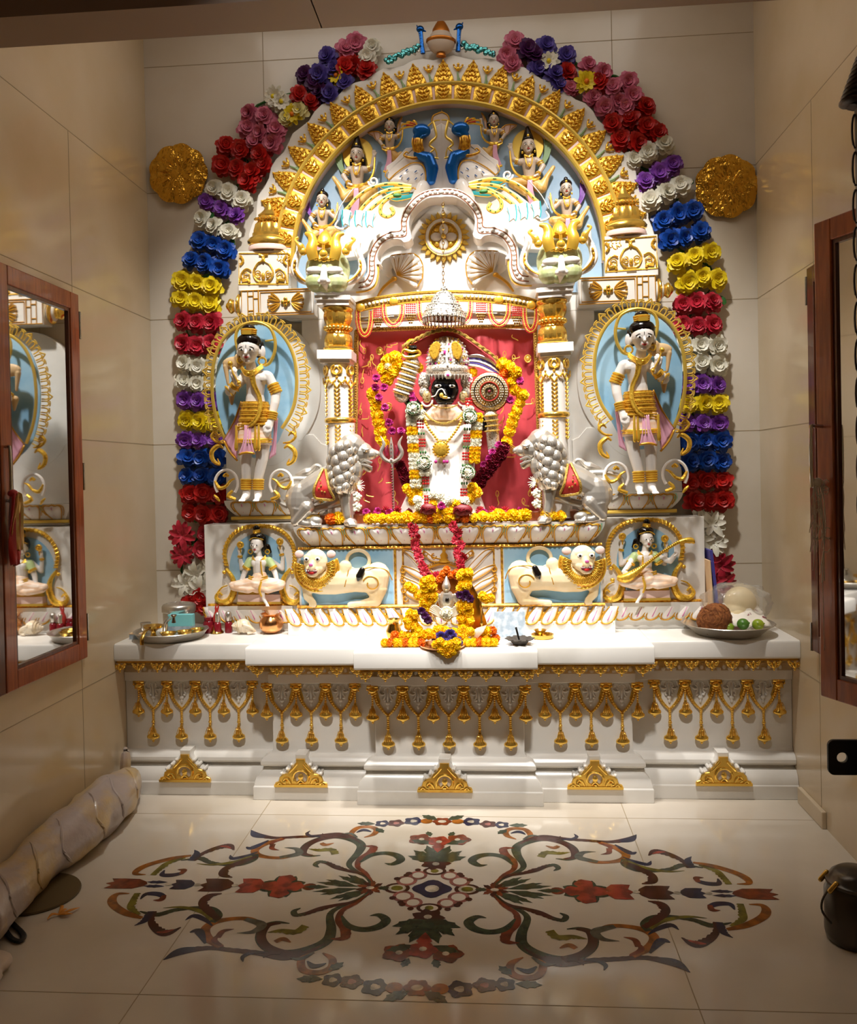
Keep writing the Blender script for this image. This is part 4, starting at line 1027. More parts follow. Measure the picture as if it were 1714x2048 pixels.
# shells either side
for mir, lb in ((False, 'left'), (True, 'right')):
    t = thing('gilt_shell', 'white and gold fan shell under the %s lobe of the cusped arch' % lb, 'shell', G(-.08, mir).P((800, 570, 0)), 'gilt fan shells')
    g = G(-.0605, mir); cx, cy = c2(350, 925)
    tips = [(292, 745), (345, 735), (400, 730), (455, 722), (515, 722), (570, 765), (598, 830), (600, 900), (590, 960), (545, 1035)]
    for i, (x, y) in enumerate(tips):
        p = c2(x, y); g.sl = 0; g.cap((cx, cy, 6), (p[0], p[1], 12), 1.6, 4.6, 8)
    g.sl = 1
    for i in range(len(tips)-1):
        a = c2(*tips[i]); b = c2(*tips[i+1]); g.tube([(cx, cy, 9), ((a[0]+b[0])/2*.95+cx*.05, (a[1]+b[1])/2*.95+cy*.05, 12)], .9, 5)
    rim = []
    for i, q in enumerate(tips):
        p = Vector(c2(*q)); d = (p-Vector((cx, cy))).normalized(); rim.append(tuple(p+d*4.8)+(12,))
    g.tube(rim, 1.4, 5, k=3); g.tube([c2(310, 965)+(8,), c2(250, 1010)+(8,), c2(190, 1070)+(8,), c2(140, 1150)+(8,)], [4, 3, 3, 2], 8, k=4); g.ball(c2(318, 960)+(8,), (6, 5, 5))
    g.sl = 0; g.tube([c2(300, 740)+(6,), c2(250, 800)+(6,), c2(240, 870)+(6,), c2(300, 950)+(6,)], [5, 12, 10, 3], 8, k=4, flat=.4)
    obj('shell', g, ['body_white', 'gold_line'], t)
# sun wheel
t = thing('sun_wheel', 'round gilt and white flower wheel behind the hanging chain', 'emblem', G(-.07).P((888, 512, 0)))
g = G(-.0605); cx, cy = c2(845, 510)
ring = lambda r, w, n=40: [(cx+r*math.cos(2*PI*i/n), cy+r*math.sin(2*PI*i/n), w) for i in range(n)]
g.tube(ring(33, 7), 4, 8, closed=True); o = obj('ring', g, 'body_white', t)
g = G(-.0605)
for i in range(24):
    a = 2*PI*i/24; g.plate([(cx+38*math.cos(a-.10), cy+38*math.sin(a-.10)), (cx+45*math.cos(a-.11), cy+45*math.sin(a-.11)), (cx+52*math.cos(a+.02), cy+52*math.sin(a+.02)), (cx+45*math.cos(a+.10), cy+45*math.sin(a+.10)), (cx+38*math.cos(a+.10), cy+38*math.sin(a+.10))], 0, 6, 1.5)
obj('rays', g, 'gold_pale', t); g = G(-.0605); g.tube(ring(37.5, 8), 1.3, 5, closed=True); g.tube(ring(28.5, 8), 1.3, 5, closed=True); g.plate(ring(28, 0), .5, 3, 0)
obj('disc', g, 'gold_relief', t)
g = G(-.0605)
for q in range(4):
    a = q*PI/2; g.ball((cx+15*math.cos(a), cy+15*math.sin(a), 5), (12 if q % 2 == 0 else 9, 9 if q % 2 == 0 else 12, 5), 12, 8)
    g.sl = 1; b = a+PI/4; g.ball((cx+20*math.cos(b), cy+20*math.sin(b), 5), (5, 5, 3)); g.sl = 0
g.sl = 1; g.ball((cx, cy, 10), (5, 5, 4)); obj('petals', g, ['body_white', 'gold'], t)

# ---------------------------------------------------------------- pillars
for mir, lb in ((False, 'left'), (True, 'right')):
    t = thing('shrine_pillar', 'round white pillar with gold vase capital on the %s of the idol' % lb, 'pillar', G(-.19, mir).P((682, 1044, 0)), 'pillars of the shrine')
    Y = -.19; g = G(Y, mir); ux = lambda v: 675+(v-600)*.022
    def L(pr, n=28, **k): g.lathe((ux(sum(p[1] for p in pr)/len(pr)), 0), pr, n, **k)
    u = 672
    g.box((u-36, 597, -38), (u+34, 606, 34)); g.box((u-33, 606, -34), (u+31, 616, 30)); g.box((u-32, 704, -32), (u+36, 722, 32)); g.box((u-27, 722, -28), (u+32, 729, 28))
    obj('abacus', g, 'body_white', t, smooth=False, bevel=.0015)
    g = G(Y, mir); L([(24, 729), (26, 732), (27, 745), (27, 838)]); L([(27, 846), (27, 900), (26.5, 1042), (29, 1043)]); obj('shaft', g, 'body_white', t)
    g = G(Y, mir); L([(26, 616), (30, 618), (30, 622), (27, 626)])
    L([(27, 626), (29, 632), (28, 640), (24, 650), (20, 655)], 32, rib=14, amp=.10); g.beads([(ux(655)+25*math.cos(a), 658, 25*math.sin(a)) for a in [i*2*PI/24 for i in range(24)]], 4.6, 8.6, k=2, closed=True, n=8, m=5)
    L([(20, 655), (22, 664), (24, 668)]); L([(22, 668), (26, 672), (28, 682), (28, 692), (24, 697)], 32, rib=14, amp=.10); L([(27, 695), (30, 697), (30, 701), (26, 704)]); obj('capital', g, 'gold_shine', t)
    g = G(Y, mir); L([(27.5, 836), (30, 838), (31, 841), (30, 845), (27.5, 847)]); obj('ring', g, 'gold_shine', t)
    for du, ang in ((0, 0), (26, 62), (-26, -62)):
        g = G(Y, mir); ca, sa = math.sin(math.radians(ang)), math.cos(math.radians(ang)); 
        def S(a, v, o=1): return (ux(v)+(26.5+o)*ca+a*sa, v, (26.5+o)*sa-a*ca)
        for s in (1, -1):
            g.tube([S(0, 752), S(s*9, 748), S(s*10, 738), S(s*4, 734)], 2.0, 5, k=3); g.tube([S(0, 752), S(s*6, 744), S(0, 736)], 1.6, 5, k=3); g.tube([S(s*2, 762), S(s*10, 768), S(s*16, 762), S(s*18, 756)], 1.4, 5, k=3)
            for i in range(4): g.ball(S(s*(5+i*4), 772-i*2.5), (1.6, 4, 1.6), 6, 4)
        g.ball(S(0, 757), (3, 3, 2), 6, 4)
        for v in list(range(772, 832, 8))+list(range(852, 885, 8)):
            for s in (1, -1): g.tube([S(0, v+6), S(s*5, v)], [1.0, 2.2], 5)
        obj('gilt_garland', g, 'gold_relief', t)

# ---------------------------------------------------------------- green faced guardian capitals
def c3(x, y, w=0): return (420+x/3.571, 440+y/3.571, w)
for mir, lb in ((False, 'left'), (True, 'right')):
    t = thing('guardian_mask', 'pale green guardian mask with gold horned crown on top of the %s pillar' % lb, 'mask', G(-.2, mir).P((660, 592, 0)), 'guardian masks')
    Y = -.17; g = G(Y, mir)
    g.ball(c3(860, 380, 26), (44, 44, 34), 22, 14); g.ball(c3(790, 470, 40), (22, 22, 22)); g.ball(c3(935, 470, 40), (22, 22, 22)); g.ball(c3(862, 510, 44), (18, 12, 16))
    b = blob('face', g, .0028, ['green_face', 'body_white'], t, 3)
    g = G(Y, mir); g.ball(c3(790, 405, 56), (17, 8, 8), 12, 8); g.ball(c3(925, 405, 56), (17, 8, 8), 12, 8); g.cap(c3(857, 385, 60), c3(860, 480, 68), 5, 8); g.ball(c3(836, 490, 66), (6, 6, 6)); g.ball(c3(885, 490, 66), (6, 6, 6)); g.cap(c3(862, 500, 62), c3(870, 540, 50), 7, 3)
    g.ball(c3(770, 425, 54), (12, 5, 5)); g.ball(c3(950, 425, 54), (12, 5, 5)); blob('brow_and_nose', g, .0022, 'body_white', t, 2)
    g = G(Y, mir)
    for s in (1, -1):
        X = lambda x: 857+s*x
        g.tube([c3(X(70), 335, 62), c3(X(85), 270, 64), c3(X(78), 210, 60), c3(X(95), 165, 58), c3(X(135), 150, 56)], [10, 11, 9, 7, 3], 8, k=4, flat=.5)
        g.tube([c3(X(160), 270, 54), c3(X(165), 240, 56), c3(X(190), 215, 56), c3(X(205), 190, 52), c3(X(185), 175, 50)], [7, 7, 3, 3, 3], 8, k=3); g.ball(c3(X(148), 275, 56), (8, 8, 6))
    g.tube([c3(857, 240, 58), c3(857, 170, 52), c3(857, 118, 44)], [14, 13, 2], 10, k=3, flat=.6); g.ball(c3(857, 300, 66), (8, 8, 6)); g.tube([c3(825, 215, 66), c3(857, 230, 68), c3(890, 215, 66)], 3.5, 6, k=3); g.tube([c3(857, 225, 68), c3(857, 290, 66)], 3, 6)
    for i in range(7): g.ball(c3(770+i*29, 340-6*abs(3-i), 60), (5, 4, 4), 8, 5)
    obj('crown', g, 'gold', t)
    for x in (-215, 235):
        g = G(Y, mir); g.sl = 0; g.tube([c3(857+x*1.0, 300, 30), c3(857+x*1.05, 380, 32), c3(857+x*.85, 450, 34), c3(857+x*.55, 490, 36)], [7, 8, 7, 3], 8, k=4)
        g.tube([c3(857+x*.95, 190, 28), c3(857+x*.9, 250, 30), c3(857+x*1.0, 300, 30)], [4, 7, 7], 8, k=3)
        g.sl = 1; g.tube([c3(857+x*1.0, 320, 40), c3(857+x*1.04, 380, 42), c3(857+x*.84, 445, 44), c3(857+x*.6, 480, 44)], 2.0, 5, k=4)
        for v in (335, 365, 398, 430): g.ball(c3(857+x*(1.02 if v < 400 else .92), v, 43), (2, 4, 2), 6, 4)
        obj('side_scroll', g, ['body_white', 'gold_line'], t)
# ================================================================ carved figures
def face(par, G_, c, r, mat_skin=None, look=0, lip='red_lip', brow=True, eyeh=0.0, mark=False):
    """eyes, brows and lips on a head centred at c with radii r (carving units)"""
    cx, cy, cw = c; rx, ry, rw = r
    for s in (1, -1):
        g = G_(); ex = cx+s*rx*.40+look*rx; ey = cy+ry*(.02+eyeh); ew = cw+rw*.86
        g.ball((ex, ey, ew), (rx*.24, ry*.085, rw*.12), 10, 6); g.sl = 1; g.ball((ex+look*rx*.1, ey, ew+rw*.09), (rx*.10, ry*.085, rw*.06), 8, 5); obj('eye', g, ['eye_white', 'black'], par)
        if brow:
            g = G_(); g.tube([(ex-s*rx*.26, ey-ry*.16, ew), (ex, ey-ry*.24, ew+rw*.04), (ex+s*rx*.30, ey-ry*.13, ew-rw*.12)], rx*.035, 5, k=3); obj('eyebrow', g, 'hair', par)
    g = G_(); lx = cx+look*rx; ly = cy+ry*.56; lw = cw+rw*.90; g.tube([(lx-rx*.24, ly-ry*.04, lw-rw*.06), (lx-rx*.10, ly, lw+rw*.02), (lx, ly+ry*.005, lw+rw*.04), (lx+rx*.10, ly, lw+rw*.02), (lx+rx*.24, ly-ry*.04, lw-rw*.06)], [rx*.015, rx*.055, rx*.05, rx*.055, rx*.015], 6, k=3); g.ball((lx, ly+ry*.06, lw), (rx*.13, ry*.045, rw*.06), 10, 5); obj('lips', g, lip, par)
    if mark: g = G_(); g.tube([(cx+look*rx, cy-ry*.35, cw+rw*.93), (cx+look*rx, cy-ry*.15, cw+rw*.98)], rx*.03, 5); obj('forehead_mark', g, 'hair', par)
def headshape(g, c, r, look=0):
    cx, cy, cw = c; rx, ry, rw = r
    g.ball((cx, cy-ry*.12, cw), (rx, ry*.88, rw), 18, 12); g.ball((cx+look*rx*.6, cy+ry*.45, cw+rw*.1), (rx*.72, ry*.52, rw*.78), 14, 10)
    g.cap((cx+look*rx, cy+ry*.02, cw+rw*.92), (cx+look*rx, cy+ry*.30, cw+rw*1.08), rx*.09, rx*.16, 8); g.ball((cx+look*rx, cy+ry*.86, cw+rw*.55), (rx*.3, ry*.14, rw*.28))
    for s in (1, -1): g.ball((cx+s*rx*.98, cy+ry*.12, cw-rw*.1), (rx*.16, ry*.30, rw*.2), 8, 6)
def rings(g, a, b, r0, r1, n, th, el=.8, k=16):
    """bangles between two points of a limb"""
    a = Vector(a); b = Vector(b); d = (b-a).normalized(); ref = Vector((0, 0, 1)); x = d.cross(ref); x = x.normalized() if x.length > .1 else Vector((1, 0, 0)); y = x.cross(d)
    for i in range(n):
        t = i/max(1, n-1); p = a.lerp(b, t); r = r0+(r1-r0)*t; g.tube([tuple(p+x*r*math.cos(q)+y*r*math.sin(q)) for q in [2*PI*j/k for j in range(k)]], th, 6, closed=True)
def ell_loft(g, secs, n=28):
    """stack of ellipses (u, v, rx, w, rw)"""
    vs = []; fs = []
    for u, v, rx, w_, rw in secs:
        for j in range(n): a = 2*PI*j/n; vs.append((u+rx*math.cos(a), v, w_+rw*math.sin(a)))
    for i in range(len(secs)-1):
        for j in range(n): fs.append((i*n+j, i*n+(j+1) % n, (i+1)*n+(j+1) % n, (i+1)*n+j))
    fs += [tuple(range(n)), tuple((len(secs)-1)*n+j for j in range(n))]; g.add(vs, fs)
def sheet(g, A_, B_, k=8, m=6, wave=0, nw=3):
    """cloth between two edge paths"""
    A_ = catm([tuple(p) for p in A_], k); B_ = catm([tuple(p) for p in B_], k); n = min(len(A_), len(B_)); vs = []; fs = []
    for i in range(n):
        a = Vector(A_[i]); b = Vector(B_[i])
        for j in range(m+1): t = j/m; p = a.lerp(b, t); vs.append((p.x, p.y, p.z+wave*math.cos(t*nw*2*PI)))
    for i in range(n-1):
        for j in range(m): c = i*(m+1)+j; fs.append((c, c+1, c+m+2, c+m+1))
    g.add(vs, fs)
def solid(o, th=.003):
    s = o.modifiers.new('s', 'SOLIDIFY'); s.thickness = th; s.offset = 0; return o

# ---------------------------------------------------------------- oval niches with the standing attendants
for mir, lb, nb in ((False, 'left', 'left of the left pillar'), (True, 'right', 'right of the right pillar')):
    Y = -.0005; GG = lambda d=0, Y=Y, mir=mir: G(Y, mir, o=(430, 640), k=1/4.996, d=d)
    t = thing('niche_panel', 'white panel with blue oval and gold scalloped rim, %s' % nb, 'panel', GG().P((600, 1790, 0)), 'oval niche panels')
    oval = [(600, 152), (740, 180), (870, 285), (955, 450), (985, 640), (975, 840), (930, 990), (850, 1130), (760, 1300), (600, 1400), (440, 1330), (325, 1215), (262, 1060), (222, 880), (212, 680), (235, 490), (310, 310), (440, 195)]
    OV = catm(oval, 5, True)
    g = GG(); bk = []
    cx, cy = 600, 700
    for i, p in enumerate(OV):
        d = Vector((p[0]-cx, p[1]-cy)).normalized(); q = Vector(p)+d*(96 if p[1] < 1150 else 60); bk.append((q.x, q.y))
    g.plate(bk, 0, 130, 6); g.plate([(150, 1150), (1010, 1150), (1090, 1240), (1150, 1260), (1150, 1795), (150, 1795)], 0, 128, 4); obj('backing', g, 'marble', t, auto=40)
    g = GG(130); g.plate([(cx+(x-cx)*.985, cy+(y-cy)*.985) for x, y in OV], 0, 14, 0); obj('blue_oval', g, 'sky_paint', t, smooth=False)
    g = GG(150); rim = [p for p in OV]; i0 = 0
    rimc = catm([(330, 1215), (262, 1060), (222, 880), (212, 680), (235, 490), (310, 310), (440, 195), (600, 152), (740, 180), (870, 285), (955, 450), (985, 640), (975, 840), (930, 990), (850, 1120)], 5)
    g.tube([p+(0,) for p in rimc], 16, 8, flat=.8); obj('gilt_rim', g, 'gold_pale', t)
    # scalloped loops
    gl = GG(135); L_ = [0]
    for i in range(1, len(rimc)): L_.append(L_[-1]+math.dist(rimc[i-1], rimc[i]))
    n = 40; tot = L_[-1]
    for q in range(n+1):
        s_ = tot*(q+.5)/(n+1); i = max(j for j in range(len(L_)) if L_[j] <= s_); i = min(i, len(rimc)-2); f = (s_-L_[i])/(L_[i+1]-L_[i]); p = Vector(rimc[i]).lerp(Vector(rimc[i+1]), f)
        dd = (Vector(rimc[i+1])-Vector(rimc[i])).normalized(); nn = Vector((dd.y, -dd.x))
        if nn.dot(p-Vector((cx, cy))) < 0: nn = -nn
        wd = 20; Ln = 84
        gl.tube([tuple(p+nn*14-dd*wd)+(0,), tuple(p+nn*(Ln-16)-dd*wd)+(6,), tuple(p+nn*Ln)+(6,), tuple(p+nn*(Ln-16)+dd*wd)+(6,), tuple(p+nn*14+dd*wd)+(0,)], 7, 5, k=3)
        if q % 3 == 1: gl.tube([tuple(p+nn*(Ln-12)-dd*38)+(4,), tuple(p+nn*(Ln+14)-dd*14)+(4,), tuple(p+nn*(Ln+34))+(4,), tuple(p+nn*(Ln+14)+dd*14)+(4,), tuple(p+nn*(Ln-12)+dd*38)+(4,)], 8, 5, k=2)
        else: gl.tube([tuple(p+nn*(Ln+8)-dd*26)+(4,), tuple(p+nn*(Ln+14))+(4,), tuple(p+nn*(Ln+8)+dd*26)+(4,)], 7, 5, k=2)
    obj('scalloped_fringe', gl, 'gold_pale', t)
    g = GG(150); g.tube([(520, 520, 0), (450, 400, 0), (430, 280, 0), (470, 190, 0), (600, 150, 0), (730, 190, 0), (785, 300, 0), (785, 420, 0), (740, 520, 0), (690, 545, 0)], 15, 8, k=4); g.tube([(430, 320, 0), (500, 322, 0)], 9, 6); g.tube([(700, 322, 0), (785, 310, 0)], 9, 6); obj('halo', g, 'gold_pale', t)
    # scroll feet
    for fx, sg in ((230, 1), (915, -1)):
        gs = GG(135); gs.sl = 0
        gs.tube([(fx+sg*70, 1250, 6), (fx, 1240, 8), (fx-sg*45, 1190, 8), (fx-sg*10, 1150, 8), (fx+sg*20, 1185, 8)], [8, 12, 14, 12, 6], 8, k=4)
        gs.tube([(fx+sg*60, 1300, 6), (fx+sg*20, 1275, 8), (fx-sg*40, 1330, 12), (fx-sg*30, 1410, 12), (fx+sg*30, 1450, 8), (fx+sg*10, 1395, 8)], [8, 20, 22, 20, 12, 5], 8, k=4)
        cxs = fx+sg*90
        gs.sl = 1; gs.tube([(cxs+105*math.cos(a), 1625+125*math.sin(a), 4) for a in [math.radians(140-sg*0+i*26) for i in range(11)]], 14, 8, k=2)
        gs.sl = 0; gs.tube([(cxs-sg*100, 1600, 14), (cxs-sg*60, 1665, 16), (cxs, 1650, 16), (cxs+sg*40, 1600, 14), (cxs+sg*80, 1580, 12)], [10, 18, 14, 12, 6], 8, k=3)
        gs.tube([(cxs-sg*20, 1560, 12), (cxs, 1540, 16), (cxs+sg*25, 1560, 12)], [14, 18, 10], 8, k=2); gs.tube([(cxs+sg*60, 1690, 12), (cxs+sg*20, 1740, 14), (cxs+sg*90, 1770, 10)], [12, 20, 14], 8, k=3); gs.tube([(cxs-sg*110, 1730, 10), (cxs-sg*80, 1760, 12), (cxs-sg*60, 1790, 8)], [8, 14, 6], 8, k=2)
        obj('scrollwork', gs, ['gold_relief', 'body_white'], t)
    # lotus footing
    xa = at(462, 1030, -.10).x; xb = at(650, 1030, -.10).x
    if mir: xa, xb = 2*XC-xb, 2*XC-xa
    za_, zb_ = at(530, 1000, -.10).z, at(530, 1033, -.10).z
    t2 = thing('lotus_base', 'white lotus petal base carrying the standing attendant, %s' % nb, 'base', ((xa+xb)/2, -.08, zb_), 'lotus bases of the attendants')
    g = G(); pr = [(zb_-.022, -.020), (zb_-.002, -.020), (zb_, -.018)]+[(zb_+(za_-zb_)*i/7, -.018+.040*math.sin(i/7*PI/2)) for i in range(1, 8)]
    loft_rects(g, (xb-xa)/2, .092, pr, -.0285, xc=(xa+xb)/2); obj('block', g, 'marble', t2, auto=40)
    petal_row('lotus_petals', xa+.004, xb-.004, zb_+.002, za_-.002, lambda b: -(.092-.018+.040*math.sin(b*PI/2))-.0008, .088, lean=.0, par=t2)
    g = G(); g.tube([(xa-.004, -.082, zb_-.006), (xb+.004, -.082, zb_-.006)], .007, 8); obj('gilt_bar', g, 'gold_pale', t2)
    # the attendant
    t = thing('attendant_statue', 'white bare chested statue in gold girdle on the lotus base, %s' % nb, 'statue', GG().P((590, 1790, 200)), 'standing attendants')
    D_ = 150+0; g = GG(D_)
    headshape(g, (580, 428, 120), (98, 118, 92)); g.cap((592, 520, 105), (600, 600, 90), 42, 50)
    g.chain([(545, 650, 85), (735, 650, 80)], [52, 50]); g.cap((640, 680, 90), (630, 840, 85), 88, 76); g.cap((590, 670, 110), (690, 680, 105), 56, 56); g.cap((630, 840, 85), (635, 980, 80), 82, 100)
    g.chain([(745, 655, 80), (820, 790, 85), (815, 900, 110), (790, 1030, 130)], [50, 44, 40, 30])
    g.chain([(535, 665, 95), (420, 790, 130)], [46, 44]); g.chain([(415, 795, 130), (490, 730, 190)], [44, 34])
    g.chain([(575, 1050, 80), (540, 1290, 85), (545, 1400, 85), (548, 1580, 75)], [86, 68, 54, 42]); g.chain([(700, 1050, 75), (695, 1290, 80), (690, 1400, 80), (655, 1580, 75)], [84, 68, 54, 42])
    g.chain([(548, 1650, 75), (548, 1730, 80), (535, 1765, 150)], [38, 36, 22]); g.chain([(652, 1650, 75), (655, 1730, 80), (662, 1765, 150)], [38, 36, 22]); g.cap((548, 1580, 75), (548, 1650, 75), 42, 38); g.cap((655, 1580, 75), (652, 1650, 75), 42, 38)
    for sx, bx in ((-1, 535), (1, 662)):
        for i in range(5): g.cap((bx-22+i*11, 1768, 160), (bx-24+i*12, 1778, 182), 8, 6, 6)
    # hanging hand: palm and five fingers
    g.chain([(790, 1040, 135), (772, 1110, 150)], [30, 34])
    for i, (dx, L) in enumerate(((-22, 74), (-6, 84), (10, 80), (24, 66))): g.chain([(772+dx, 1115, 160), (764+dx*1.1, 1115+L*.55, 166), (752+dx, 1115+L, 150)], [12, 11, 9], 8)
    g.chain([(748, 1085, 158), (728, 1120, 170), (728, 1155, 168)], [12, 11, 8], 8)
    # raised hand holding the stem
    g.chain([(490, 725, 190), (478, 668, 205)], [32, 32])
    for i, (dx, L) in enumerate(((-24, 66), (-9, 78), (6, 74), (20, 58))): g.chain([(478+dx, 665, 212), (474+dx*1.1, 665-L*.6, 222), (482+dx*.9, 665-L, 208)], [12, 10, 8], 8)
    g.chain([(500, 700, 212), (530, 700, 226), (545, 715, 232)], [12, 11, 8], 8)
    body = blob('body', g, .0021, 'body_white', t, 3)
    face(body, lambda: GG(D_), (580, 428, 120), (98, 118, 92), mark=True)
    g = GG(D_); g.ball((582, 345, 108), (112, 78, 92), 20, 12); g.ball((660, 400, 60), (50, 90, 50)); g.ball((500, 400, 60), (40, 90, 50)); g.ball((580, 230, 110), (62, 44, 50), 14, 8)
    blob('hair', g, .002, 'hair', t, 2)
    g = GG(D_); rings(g, (580, 275, 110), (580, 240, 110), 62, 66, 3, 9); g.box((540, 250, 160), (620, 290, 185)); obj('hair_band', g, 'gold', t)
    g = GG(D_); g.ball((700, 440, 92), (26, 62, 16), 12, 8); obj('ear', g, 'body_white', t)
    for ex, ey in ((700, 520), (498, 512)):
        g = GG(D_); rr = 34 if ex > 600 else 24; g.tube([(ex+rr*math.cos(a), ey+rr*math.sin(a), 110) for a in [i*PI/6 for i in range(12)]], 9, 6, closed=True); g.ball((ex, ey+rr, 115), 12); obj('earring', g, 'gold', t)
    g = GG(D_)
    for i in range(4): g.tube([(520-i*2, 560+i*8, 130), (560, 606+i*12, 182), (600, 622+i*13, 190), (650, 606+i*12, 176), (700+i*3, 552+i*9, 120)], 9, 6, k=4)
    g.ball((598, 640, 196), (14, 14, 10)); obj('necklace', g, 'gold_relief', t)
    g = GG(D_); sheet(g, [(600, 625, 188), (625, 740, 186), (680, 860, 180), (682, 980, 200), (620, 1080, 210), (490, 1110, 160)], [(655, 610, 182), (665, 730, 180), (712, 850, 170), (716, 990, 196), (640, 1110, 212), (495, 1145, 160)], 6, 4, wave=4, nw=1); solid(obj('sash', g, 'gold_relief', t, auto=None), .004)
    # girdle and skirt
    g = GG(D_); ell_loft(g, [(635, 885, 118, 85, 98), (630, 960, 132, 85, 112), (628, 1040, 142, 85, 118), (628, 1085, 146, 85, 122), (625, 1110, 138, 85, 116)]); obj('girdle', g, 'gold_paint', t)
    g = GG(D_)
    for v, r in ((900, 122), (930, 128), (965, 134), (1000, 138), (1035, 142), (1085, 148)): g.tube([(630+r*math.cos(a), v+8*math.sin(a), 85+r*.84*math.sin(a)) for a in [PI*i/14 for i in range(15)]], 7, 6)
    for v, r in ((915, 127), (980, 138), (1050, 146)): g.beads([(630+r*math.cos(a), v+8*math.sin(a), 85+r*.84*math.sin(a)) for a in [PI*i/8 for i in range(9)]], 7, 15, k=2)
    obj('girdle_cords', g, 'gold', t)
    g = GG(D_); n = 44; vs = []; fs = []
    for i, (v, r) in enumerate(((1080, 140), (1140, 146), (1200, 150), (1245, 154), (1275, 156))):
        for j in range(n): a = 2*PI*j/n; rr = r*(1+.03*math.cos(j*PI/2)); vs.append((618+rr*math.cos(a), v, 85+rr*.78*math.sin(a)))
    for i in range(4):
        for j in range(n): fs.append((i*n+j, i*n+(j+1) % n, (i+1)*n+(j+1) % n, (i+1)*n+j))
    g.add(vs, fs); solid(obj('skirt', g, 'peach', t, auto=None), .003)
    g = GG(D_); g.tube([(618+158*math.cos(a), 1222+14*math.sin(a), 85+124*math.sin(a)) for a in [PI*i/14 for i in range(15)]], 15, 6, flat=.5); g.tube([(618+160*math.cos(a), 1245+12*math.sin(a), 85+126*math.sin(a)) for a in [PI*i/14 for i in range(15)]], 6, 6)
    for x in (490, 660, 690): g.tube([(x, 1100, 195), (x+4, 1200, 205), (x+2, 1300, 200), (x+4, 1330, 196)], [10, 12, 18, 8], 8, k=3)
    obj('skirt_border', g, 'gold', t)
    g = GG(D_); sheet(g, [(570, 1100, 200), (560, 1240, 208), (515, 1360, 196)], [(625, 1100, 200), (630, 1240, 208), (655, 1350, 196)], 6, 8, wave=8, nw=3); g.sl = 1; g.tube([(515, 1362, 196), (580, 1345, 204), (655, 1352, 196)], 7, 6, k=3); solid(obj('front_drape', g, ['pink', 'gold_line'], t, auto=None), .003)
    g = GG(D_); sheet(g, [(500, 880, 70), (430, 1060, 50), (330, 1230, 30)], [(525, 900, 60), (480, 1150, 50), (450, 1410, 35)], 6, 8, wave=9, nw=3); g.sl = 1; g.tube([(330, 1232, 34), (380, 1330, 40), (455, 1415, 40)], 6, 6, k=3); g.tube([(500, 880, 74), (430, 1060, 54), (330, 1230, 34)], 5, 6, k=3); solid(obj('pink_scarf', g, ['pink', 'gold_line'], t, auto=None), .003)
    g = GG(D_); sheet(g, [(790, 1060, 60), (790, 1200, 50), (745, 1400, 40)], [(830, 1030, 60), (815, 1200, 50), (805, 1360, 40)], 6, 6, wave=7, nw=2); solid(obj('side_scarf', g, 'pink', t, auto=None), .003)
    g = GG(D_); g.ball((430, 530, 40), (112, 62, 30), 14, 8); g.cap((350, 560, 40), (372, 720, 45), 26, 12); g.cap((400, 800, 30), (405, 900, 40), 36, 12); g.cap((470, 480, 45), (470, 560, 50), 40, 30); blob('tan_shawl', g, .0025, 'tan_cloth', t, 3)
    g = GG(D_); rings(g, (770, 745, 84), (835, 755, 85), 0, 0, 1, 1); obj_ = None
    g = GG(D_); rings(g, (790, 735, 84), (822, 800, 86), 48, 48, 4, 11); obj('armlet', g, 'gold', t)
    g = GG(D_); rings(g, (455, 690+60, 110), (405, 730+60, 130), 46, 48, 3, 10); obj('armlet', g, 'gold', t)
    g = GG(D_); rings(g, (800, 985, 124), (792, 1040, 130), 40, 38, 4, 9); obj('bangle', g, 'gold', t)
    g = GG(D_); rings(g, (468, 752, 170), (486, 732, 186), 40, 38, 3, 9); obj('bangle', g, 'gold', t)
    for ax_ in (547, 655): g = GG(D_); rings(g, (ax_, 1590, 76), (ax_-1, 1670, 76), 46, 43, 5, 10); obj('anklet', g, 'gold', t)
    g = GG(D_); g.tube([(440, 560, 200), (475, 640, 238), (528, 728, 246)], 7, 6); g.ball((438, 552, 200), 24, 10, 6); g.ball((530, 730, 246), 19, 10, 6); obj('flower_stem', g, 'gold', t)

